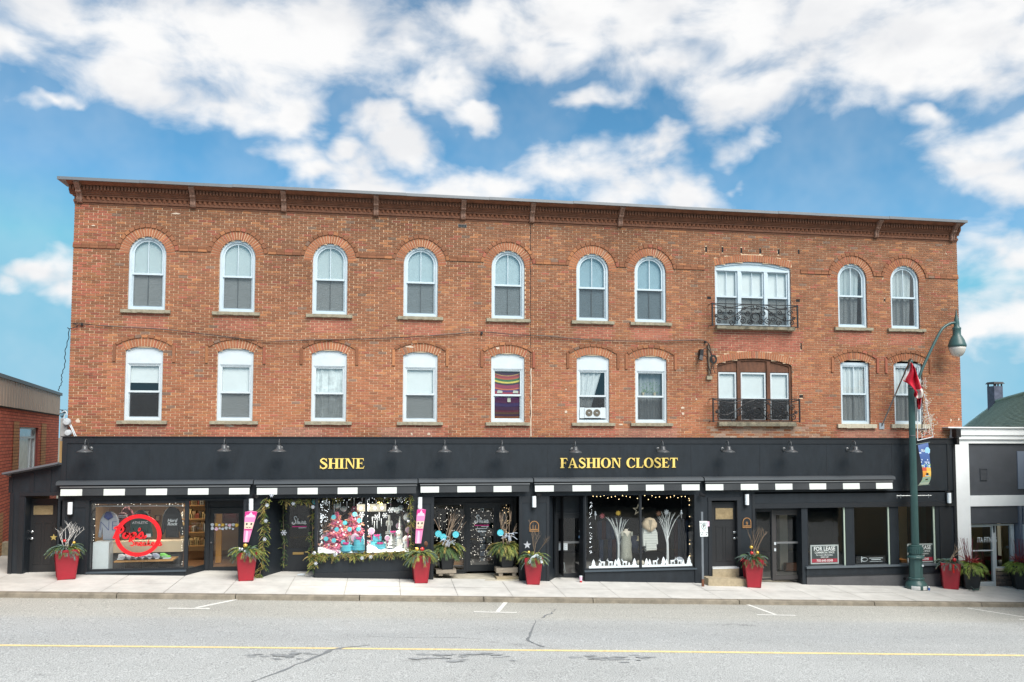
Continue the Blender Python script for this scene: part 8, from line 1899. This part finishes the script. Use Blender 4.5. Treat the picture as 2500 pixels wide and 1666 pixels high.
p, q2 = at(764, 1230, .2), at(764, 1230, .1); o = thing('teal_candy', 'teal candy disc hanging beside the Shine door', 'decoration', tuple(at(770, 1225, -.02))); disc(o, tuple(at(769.5, 1225, -.02)), .09, mat('teal', (.02, .22, .24), .4), M_cyan)
# dark interior pieces seen through entrance 13: greeting-card rack
cr = thing('card_rack', 'rack of greeting cards standing inside door 13', 'rack', tuple(at(1185, 1378, 2.0))); a, b = at(1170, 1378, 2.0), at(1202, 1295, 2.0); q = MB(); q.box(a.x, b.x, 2.05, 2.1, a.z, b.z); q.build('back', M_nite, cr)
for r_ in range(5):
    for c_ in range(2): x = a.x+.03+c_*(b.x-a.x)/2; z = a.z+.04+r_*(b.z-a.z)/5; q = MB(); q.box(x, x+(b.x-a.x)/2-.05, 2.02, 2.04, z, z+(b.z-a.z)/5-.05); q.build('card', mat('card_%d' % ((r_*2+c_) % 4), [(.25, .3, .35), (.3, .2, .15), (.15, .2, .3), (.3, .32, .3)][(r_*2+c_) % 4], .6), cr)
q = MB(); a = at(1105, 1390, 1.25); b = at(1133, 1372, 1.25); q.box(a.x, b.x, 1.25, 1.6, g(3), b.z); tag(q.build('cardboard_box', mat('cardboard', lin(150, 110, 70), .9), loc=((a.x+b.x)/2, 1.4, g(3))), 'tan carton low behind the left glass of entrance 13', 'box')
# ------------------------------------------------------------------ fashion window
bd = fash; a, b = bd[1]+.06, bd[2]-.06; zf = bd[3]+.04
q = MB(); q.box(a, b, .03, 1.5, bd[3]-.3, bd[3]+.005); tag(q.build('display_platform', M_greyf, loc=((a+b)/2, .7, bd[3]-.3)), 'low display platform in the fashion window', 'platform')
Yv = -.128; sd = thing('snow_scene_decal', 'white vinyl border of fir trees and deer along the bottom of the fashion window', 'decal', tuple(at(1563, 1385, Yv))); M_vin = mat('white_vinyl_film', (.80, .87, .90), .6)
def vz(py): return Z(py, Yv, 1563)
q = MB(); flat(q, X(1438, Yv, 1380), X(1560, Yv, 1380), vz(1385.5), vz(1380), Yv); flat(q, X(1567, Yv, 1380), X(1690, Yv, 1380), vz(1385.5), vz(1380), Yv); q.build('snow_bank', M_vin, sd)
for (px, h) in ((1449, 17), (1464, 9), (1503, 16), (1510, 20), (1536, 9), (1549, 18), (1578.5, 17), (1586, 15), (1620, 20), (1627, 14), (1668, 12), (1682, 20)):
    x = X(px, Yv, 1380); H = vz(1380-h)-vz(1380); w = H*.36; z0 = vz(1380)-.003
    pts = [(x-w, z0), (x+w, z0), (x+w*.55, z0+H*.33), (x+w*.75, z0+H*.33), (x+w*.38, z0+H*.64), (x+w*.5, z0+H*.64), (x, z0+H), (x-w*.5, z0+H*.64), (x-w*.38, z0+H*.64), (x-w*.75, z0+H*.33), (x-w*.55, z0+H*.33)]
    q = MB(); q.prism(pts, Yv-.002, Yv-.0005); q.build('fir_cutout', M_vin, sd)
for (px, s) in ((1471, -1), (1490, -1), (1525, -1), (1600, 1), (1643, 1), (1659, -1)):
    x, z0 = X(px, Yv, 1380), vz(1380); k = .11
    def D(pts): return [(x+s*u*k, z0+v*k) for u, v in pts]
    for pts in ([(-.7, .75), (-.75, 1.2), (.5, 1.25), (.55, .8)], [(-.7, .8), (-.62, 0), (-.52, 0), (-.45, .8)], [(-.35, .8), (-.38, 0), (-.28, 0), (-.2, .8)], [(.25, .85), (.28, 0), (.38, 0), (.42, .85)], [(.42, .85), (.5, 0), (.6, 0), (.56, .9)], [(.35, 1.15), (.55, .95), (.85, 1.6), (.72, 1.75)], [(.68, 1.55), (1.1, 1.5), (1.1, 1.62), (.72, 1.78)], [(.72, 1.7), (.65, 2.1), (.70, 2.1), (.80, 1.72)]):
        p = D(pts); ar = sum(p[i][0]*p[(i+1) % 4][1]-p[(i+1) % 4][0]*p[i][1] for i in range(4)); q = MB(); q.prism(p if ar > 0 else p[::-1], Yv-.002, Yv-.0005); q.build('deer_cutout', M_vin, sd)
M_wtree = mat('white_branch', (.74, .77, .77), .7, noise=.06, nscale=20)
def whitetree(px, pyb, pyt, Y, lab, seed):
    p, t = at(px, pyb, Y), at(px, pyt, Y); H = t.z-p.z; o = thing('white_branch_tree', lab, 'decorative tree', tuple(p), 'white branch trees in the fashion window'); q = MB(); q.tube(bez([tuple(p), (p.x+.01, Y, p.z+H*.3), (p.x, Y, p.z+H*.52)], 5), [.05-.0018*i for i in range(11)], 8); q.build('trunk', M_wtree, o); rr = random.Random(seed)
    for k in range(15):
        u = (k-7)/7*.5+rr.uniform(-.06, .06); z0 = p.z+H*rr.uniform(.34, .54); l = H*rr.uniform(.34, .5); y_ = rr.uniform(-.25, .25)
        P = bez([(p.x, Y, z0), (p.x+u*l*.35, Y+y_*l*.4, z0+l*.45), (p.x+u*l*.75, Y+y_*l*.8, z0+l*.85), (p.x+u*l*1.15, Y+y_*l, z0+l*1.08)], 4); q = MB(); q.tube(P, [.014*(1-.75*i/len(P)) for i in range(len(P))], 6)
        m = P[7]; q.tube([m, (m[0]+u*.2+rr.uniform(-.08, .08), m[1], m[2]+.22)], [.009, .004], 5); q.build('branch', M_wtree, o)
whitetree(1510, 1380, 1262, .45, 'white painted branch tree left of the sparkling dress', 1); whitetree(1629.5, 1380, 1248, .45, 'white painted branch tree right of the fur-collar coat', 2)
M_drs = mat('sequin_dress', (.40, .40, .34), .35, noise=.5, nscale=45, metal=.2); M_mann = mat('mannequin_cream', (.66, .60, .50), .6)
p = at(1529, 1372, .35); H = at(1529, 1292, .35).z-p.z; o = thing('dress_form', 'cream mannequin torso wearing a long sparkling grey-green dress', 'mannequin', tuple(p))
q = MB(); q.loft([(0, .20, .13), (.15*H, .20, .13), (.38*H, .17, .12), (.55*H, .185, .125), (.66*H, .15, .11), (.78*H, .165, .12), (.86*H, .17, .11), (.90*H, .165, .10)], 18, tuple(p)); q.build('dress', M_drs, o, smooth=True)
q = MB(); q.loft([(.86*H, .168, .095), (.905*H, .17, .09), (.935*H, .12, .075), (.95*H, .06, .055), (1.0*H, .048, .048)], 16, tuple(p)); q.build('torso', M_mann, o, smooth=True)
q = MB(); q.puff([(p.x-.09, p.z+.90*H), (p.x, p.z+.76*H), (p.x+.09, p.z+.90*H)], .35-.135, .05); q.build('neckline', M_mann, o)
q = MB()
for s in (-1, 1): q.ribbon([(p.x+s*.16, p.z+.80*H), (p.x+s*.155, p.z+.93*H)], .06, .35-.11, .35-.10)
q.build('strap', M_drs, o); q = MB(); q.tube([(p.x, .35, p.z-.15), (p.x, .35, p.z)], .02, 6); q.build('stand', M_iron, o)
M_coat = mat('cream_coat', (.62, .64, .60), .9, noise=.10, nscale=8, stretch=(.5, 1, 7)); M_fur = mat('fur_collar', (.66, .52, .36), .95, noise=.2, nscale=18, bump=1.0, bscale=30)
Yc = .40; pts = [(1577, 1280), (1598, 1279), (1607, 1300), (1609, 1330), (1605, 1331), (1603, 1318), (1606, 1346), (1577, 1348), (1576, 1322), (1574, 1336), (1569, 1335), (1568, 1306), (1571, 1290)]
o = cloth('coat', 'long pale quilted coat with thick fur collar in the fashion window', pxpoly(pts, Yc), Yc, .22, M_coat, 'coat', None, False)
q = MB(); c0 = [(1579, 1267), (1589, 1264), (1599, 1267), (1606, 1278), (1605, 1288), (1592, 1300), (1586, 1300), (1572, 1289), (1570, 1279)]; q.puff(pxpoly(c0, Yc-.08), Yc-.10, .24, .35); smooth_by_angle(q.build('fur_collar', M_fur, o), 60); q = MB(); q.prism(pxpoly([(1584, 1270), (1593, 1270), (1588.5, 1296)], Yc-.11), Yc-.112, Yc-.10); q.build('collar_opening', mat('collar_brown', (.36, .30, .22), .95), o)  # flat brown V laid over the collar opening
for k in range(8): q = MB(); z = at(1585, 1296+k*6.2, Yc).z; q.box(at(1572+.3*k, 1300, Yc).x, at(1604, 1300, Yc).x, Yc-.006, Yc-.001, z-.006, z+.006); q.build('quilt_seam', mat('seam_grey', (.42, .44, .42), .9), o)
sw_ = thing('wire_star', 'large wooden open star hanging at the mullion of the fashion window', 'star', tuple(at(1558, 1245, .12))); c = at(1558, 1245, .12)
R0 = .19; sp5 = [(c.x+(R0 if i % 2 == 0 else R0*.42)*math.sin(math.pi*i/5), c.z+(R0 if i % 2 == 0 else R0*.42)*math.cos(math.pi*i/5)) for i in range(10)][::-1]; in5 = [(c.x+(x-c.x)*.68, c.z+(z-c.z)*.68) for x, z in sp5]; q = MB(); q.ring(sp5, in5, .10, .14); q.build('frame', mat('driftwood', (.42, .36, .27), .8), sw_); q = MB(); q.tube([(c.x, .12, c.z+R0), (c.x, .12, FZB)], .004, 3); q.build('thread', M_iron, sw_)
for (px, py, lab) in ((1453.5, 1258, 'silver spindle ornament at the left of the fashion window'), (1663.5, 1255, 'silver spindle ornament at the right of the fashion window')):
    p = at(px, py, .2); o = thing('spindle_ornament', lab, 'ornament', tuple(p), 'silver spindle ornaments'); q = MB(); q.lathe([(0, -.16), (.012, -.1), (.012, -.03), (.045, .0), (.05, .03), (.02, .06), (.03, .09), (0, .13)], tuple(p), 12); q.build('spindle', M_silver, o, smooth=True); q = MB(); q.tube([(p.x, p.y, p.z+.13), (p.x, p.y, FZB)], .003, 3); q.build('thread', M_iron, o)
for (px, py, m, lab) in ((1470, 1260, mat('dull_red', (.22, .04, .05), .6), 'dull red starburst ornament in the fashion window'), (1509, 1253, M_goldb, 'silver and gold starburst ornament above the left white tree'), (1608, 1254, M_brownwood, 'brown starburst ornament right of the coat'), (1627, 1251, M_silver, 'silver starburst above the right white tree')):
    p = at(px, py, .3); o = thing('starburst_ornament', lab, 'ornament', tuple(p)); star(o, tuple(p), .10, m, 8, .5, .04)
# rails of clothes and hanging frame inside
M_dc = [mat('dark_cloth_%d' % k, c, .9) for k, c in enumerate(((.02, .03, .07), (.03, .05, .10), (.06, .02, .03), (.025, .025, .03), (.05, .07, .12)))]
for k in range(11):
    px = 1462+k*5.2; o = cloth('hanging_garment', '%s dark garment from the left on the rear rail of the fashion shop' % ORD[k], pxpoly([(px-1, 1271), (px+5, 1271), (px+8, 1276), (px+7.5, 1375 if k % 2 else 1318), (px-2.5, 1375 if k % 2 else 1318), (px-4, 1276)], 1.6), 1.6+.05*(k % 2), .1, M_dc[k % 5], 'garment', 'garments on the rear rail', False)
for k in range(10):
    px = 1640+k*4.6; o = cloth('hanging_dress', '%s long dress from the left on the right-hand rail of the fashion shop' % ORD[k], pxpoly([(px, 1268), (px+3, 1268), (px+5.5, 1273), (px+6.5, 1366), (px-3, 1366), (px-2.5, 1273)], 1.3), 1.3+.04*(k % 2), .08, M_dc[(k*2+3) % 5], 'dress', 'dresses on the right-hand rail', False)
q = MB(); a, b = at(1536, 1350, .9), at(1575, 1320, .9); q.loft([(0, .3, .2), (.25, .34, .22), (.5, .26, .2), (.55, .1, .1)], 14, ((a.x+b.x)/2, .95, a.z)); tag(q.build('draped_stool', mat('navy_drape', (.02, .03, .06), .8), loc=((a.x+b.x)/2, .95, a.z), smooth=True), 'navy draped stool behind the dress', 'stool'); q = MB(); p = at(1558.5, 1320, .8); q.lathe([(.10, 0), (.04, .14)], tuple(p), 12); q.lathe([(.015, -.15), (.015, 0)], tuple(p), 8); tag(q.build('table_lamp', mat('lamp_cream', (.65, .55, .35), .7), loc=tuple(p)), 'small cream table lamp on the draped stool', 'lamp')
for (px, lab) in ((1563, 'cream pouffe at the bottom of the fashion window by the mullion'), (1659, 'grey knitted cap resting at the right of the fashion window')):
    p = at(px, 1377 if px < 1600 else 1369, .2); q = MB(); q.loft([(-.06, .12, .10), (0, .15, .12), (.08, .13, .10), (.12, .05, .04)] if px < 1600 else [(0, .16, .10), (.04, .14, .1), (.10, .08, .06), (.12, .02, .02)], 14, tuple(p)); tag(q.build('pouffe' if px < 1600 else 'knitted_cap', mat('knit_cream', (.55, .5, .42), .9) if px < 1600 else M_gsw, loc=tuple(p), smooth=True), lab, 'pouffe' if px < 1600 else 'cap')
nt_ = thing('door_notice', 'white notice sheet stuck on the fashion shop door glass', 'notice', tuple(at(1374, 1336, .41))); a, b = at(1364, 1344, .42), at(1385.5, 1327, .42); q = MB(); flat(q, a.x, b.x, a.z, b.z, .415); q.build('sheet', M_white, nt_); q = MB()
for k in range(6): z = b.z-.03-k*.033; q.box(a.x+.03, b.x-.03-.05*(k % 2), .411, .413, z-.012, z)
q.build('print', mat('print_grey', (.3, .33, .38), .6), nt_)
for (px, py, m, r_, lab) in ((1416, 1297, M_white, .035, 'round white sticker on the fashion shop door'), (1416, 1311, mat('sticker_blue', (.22, .38, .62), .5), .05, 'round blue sticker on the fashion shop door')):
    p = at(px, py, .42); q = MB(); q.prism([(p.x+r_*math.cos(t), p.z+r_*math.sin(t)) for t in [2*math.pi*i/16 for i in range(16)]], .408, .412); tag(q.build('door_sticker', m, loc=tuple(p)), lab, 'sticker')
st = thing('white_stool', 'white metal stool inside the fashion shop door', 'stool', tuple(at(1368, 1405, 1.0))); p = at(1366, 1376, 1.0)
q = MB(); q.lathe([(.17, 0), (.17, .025)], tuple(p), 16); q.build('seat', M_white, st)
for s in (-1, 1):
    for t in (-1, 1): q = MB(); q.tube([(p.x+s*.13, p.y+t*.1, p.z), (p.x+s*.19, p.y+t*.15, p.z-.55)], .013, 6); q.build('leg', M_white, st)
q = MB(); q.tube([(p.x-.17, p.y-.13, p.z-.35), (p.x+.17, p.y-.13, p.z-.35)], .01, 6); q.build('rung', M_white, st)
# ------------------------------------------------------------------ shop to let
M_sbk, M_srd = mat('sign_slate', (.030, .045, .048), .5), mat('sign_red', (.42, .02, .05), .5)
def leasesign(x0, x1, yt, yb, lab, Y=-.06):
    P = [at(x0+1.5, yb, Y), at(x1, yb-1, Y), at(x1-1.5, yt, Y), at(x0, yt+1, Y)]; xa, xb, za, zb = P[0].x, P[1].x, P[0].z, P[2].z; o = thing('lease_sign', lab, 'sign', ((xa+xb)/2, Y, za), 'for-lease signs in the empty shop'); w, h = xb-xa, zb-za; cx = (xa+xb)/2
    q = MB(); q.ring(rect(xa, xb, za, zb), rect(xa, xb, za, zb, .04), Y-.012, Y+.012); q.build('frame', mat('sign_alu', (.55, .60, .60), .4, metal=.3), o); q = MB(); q.box(xa+.04, xb-.04, Y-.003, Y+.006, za+.04, zb-.04); q.build('board', M_sbk, o)
    q = MB(); q.box(xa+.045, xb-.045, Y-.006, Y-.0035, za+.05, za+.05+h*.19); q.build('red_band', M_srd, o); wm = mat('sign_text', (.86, .88, .88), .5)
    for t, s, f, bd_, sx in (('FOR LEASE', .215, .70, .018, .86), ('COMMERCIAL SPACE', .102, .555, .015, .84), ('For more information,', .085, .435, .01, .9), ('please call', .085, .335, .01, .9)): text_mb(t, s*h/.72, Y-.007, 0, cx, za+h*f, bold=bd_, sx=sx).build('lettering', wm, o)
    text_mb('705-645-0248', .125*h/.72, Y-.009, 0, cx, za+.075, bold=.015, sx=.95).build('lettering', wm, o)
leasesign(1977.5, 2047.5, 1330, 1378, 'for-lease sign with red phone band in the first empty shop window'); leasesign(2214, 2281, 1327, 1374, 'for-lease sign half hidden behind the street lamp')
rs = thing('realty_sign', 'dark realty sign with white oval logo in the middle empty window', 'sign', tuple(at(2125, 1376, -.05))); a, b = at(2091, 1376, -.05), at(2161, 1357, -.05); q = MB(); q.box(a.x, b.x, -.055, -.045, a.z, b.z); q.build('board', mat('realty_black', (.02, .022, .025), .4), rs)
c = at(2110, 1366.5, -.06); q = MB(); q.ring([(c.x+.12*math.cos(t), c.z+.07*math.sin(t)) for t in [2*math.pi*k/24 for k in range(24)]][::-1], [(c.x+.015+.095*math.cos(t), c.z+.053*math.sin(t)) for t in [2*math.pi*k/24 for k in range(24)]][::-1], -.060, -.057); q.ribbon([(c.x-.10, c.z-.09), (c.x-.09, c.z+.10)], .025, -.061, -.058); q.build('oval_logo', M_white, rs)
for (w_, y, s) in ((.50, 1362.8, .018), (.34, 1366.5, .026), (.46, 1371, .012)): p = at(2139, y, -.06); q = MB(); q.box(p.x-w_/2, p.x+w_/2, -.059, -.0555, p.z-s/2, p.z+s/2); q.build('print_line', M_white, rs)   # small print too fine to read
# empty shop inside: pale partition, column, wainscot
q = MB(); a, b = at(1905, 1400, 2.5), at(1918, 1400, 2.5); q.box(a.x, b.x+.1, 2.5, 2.7, -.5, 3.4); tag(q.build('pale_column', M_cream, loc=(a.x, 2.6, -.5)), 'pale column inside the empty shop, seen through its door', 'column'); q = MB(); a, b = at(1920, 1385, 2.2), at(1952, 1375, 2.2); q.box(a.x, b.x, 2.2, 2.4, -.5, b.z); tag(q.build('brown_plinth', M_brownwood, loc=(a.x, 2.3, -.5)), 'low brown plinth inside the empty shop door', 'plinth')
q = MB(); a, b = at(2195, 1300, 1.5), at(2215, 1300, 1.5); q.box(a.x, b.x, 1.5, 1.7, -.5, 3.4); tag(q.build('tan_column', M_tan, loc=(a.x, 1.6, -.5)), 'tan column inside the third empty window', 'column')
q = MB(); a, b = at(2196, 1376, .4), at(2211, 1366, .4); q.hexa([(a.x, .3, a.z), (b.x, .3, a.z), (b.x, .3, b.z), (a.x, .3, b.z), (a.x, .7, a.z), (b.x, .7, a.z), (b.x, .7, b.z), (a.x, .7, b.z)]); tag(q.build('carton', mat('cardboard2', lin(170, 110, 50), .9), loc=(a.x, .5, a.z)), 'small orange-brown carton in the third empty window', 'box')

# lit strip light under the ceiling of the sneaker shop
cl2 = thing('added_strip_light', 'lit strip light near the ceiling of the sneaker shop', 'ceiling light', tuple(at(335, 1230, 1.2))); a, b = at(270, 1231, 1.2), at(430, 1231, 1.2)
q = MB(); q.box(a.x, b.x, 1.15, 1.3, FZB+.06, FZB+.11); q.build('housing', M_white, cl2); q = MB(); q.box(a.x+.05, b.x-.05, 1.18, 1.27, FZB+.035, FZB+.059); q.build('tube', mat('tube_lit', (1, .95, .85), .5, emit=(1, .86, .64, 3.0)), cl2)
l2 = bpy.data.lights.new('added_strip_lamp', 'AREA'); l2.shape = 'RECTANGLE'; l2.size = b.x-a.x; l2.size_y = .15; l2.energy = 36; l2.color = (1, .90, .76); o2 = bpy.data.objects.new('added_strip_lamp', l2); col.objects.link(o2); o2.parent = cl2; o2.location = Vector(((a.x+b.x)/2, 1.22, FZB+.03))-WORLD[cl2.name]
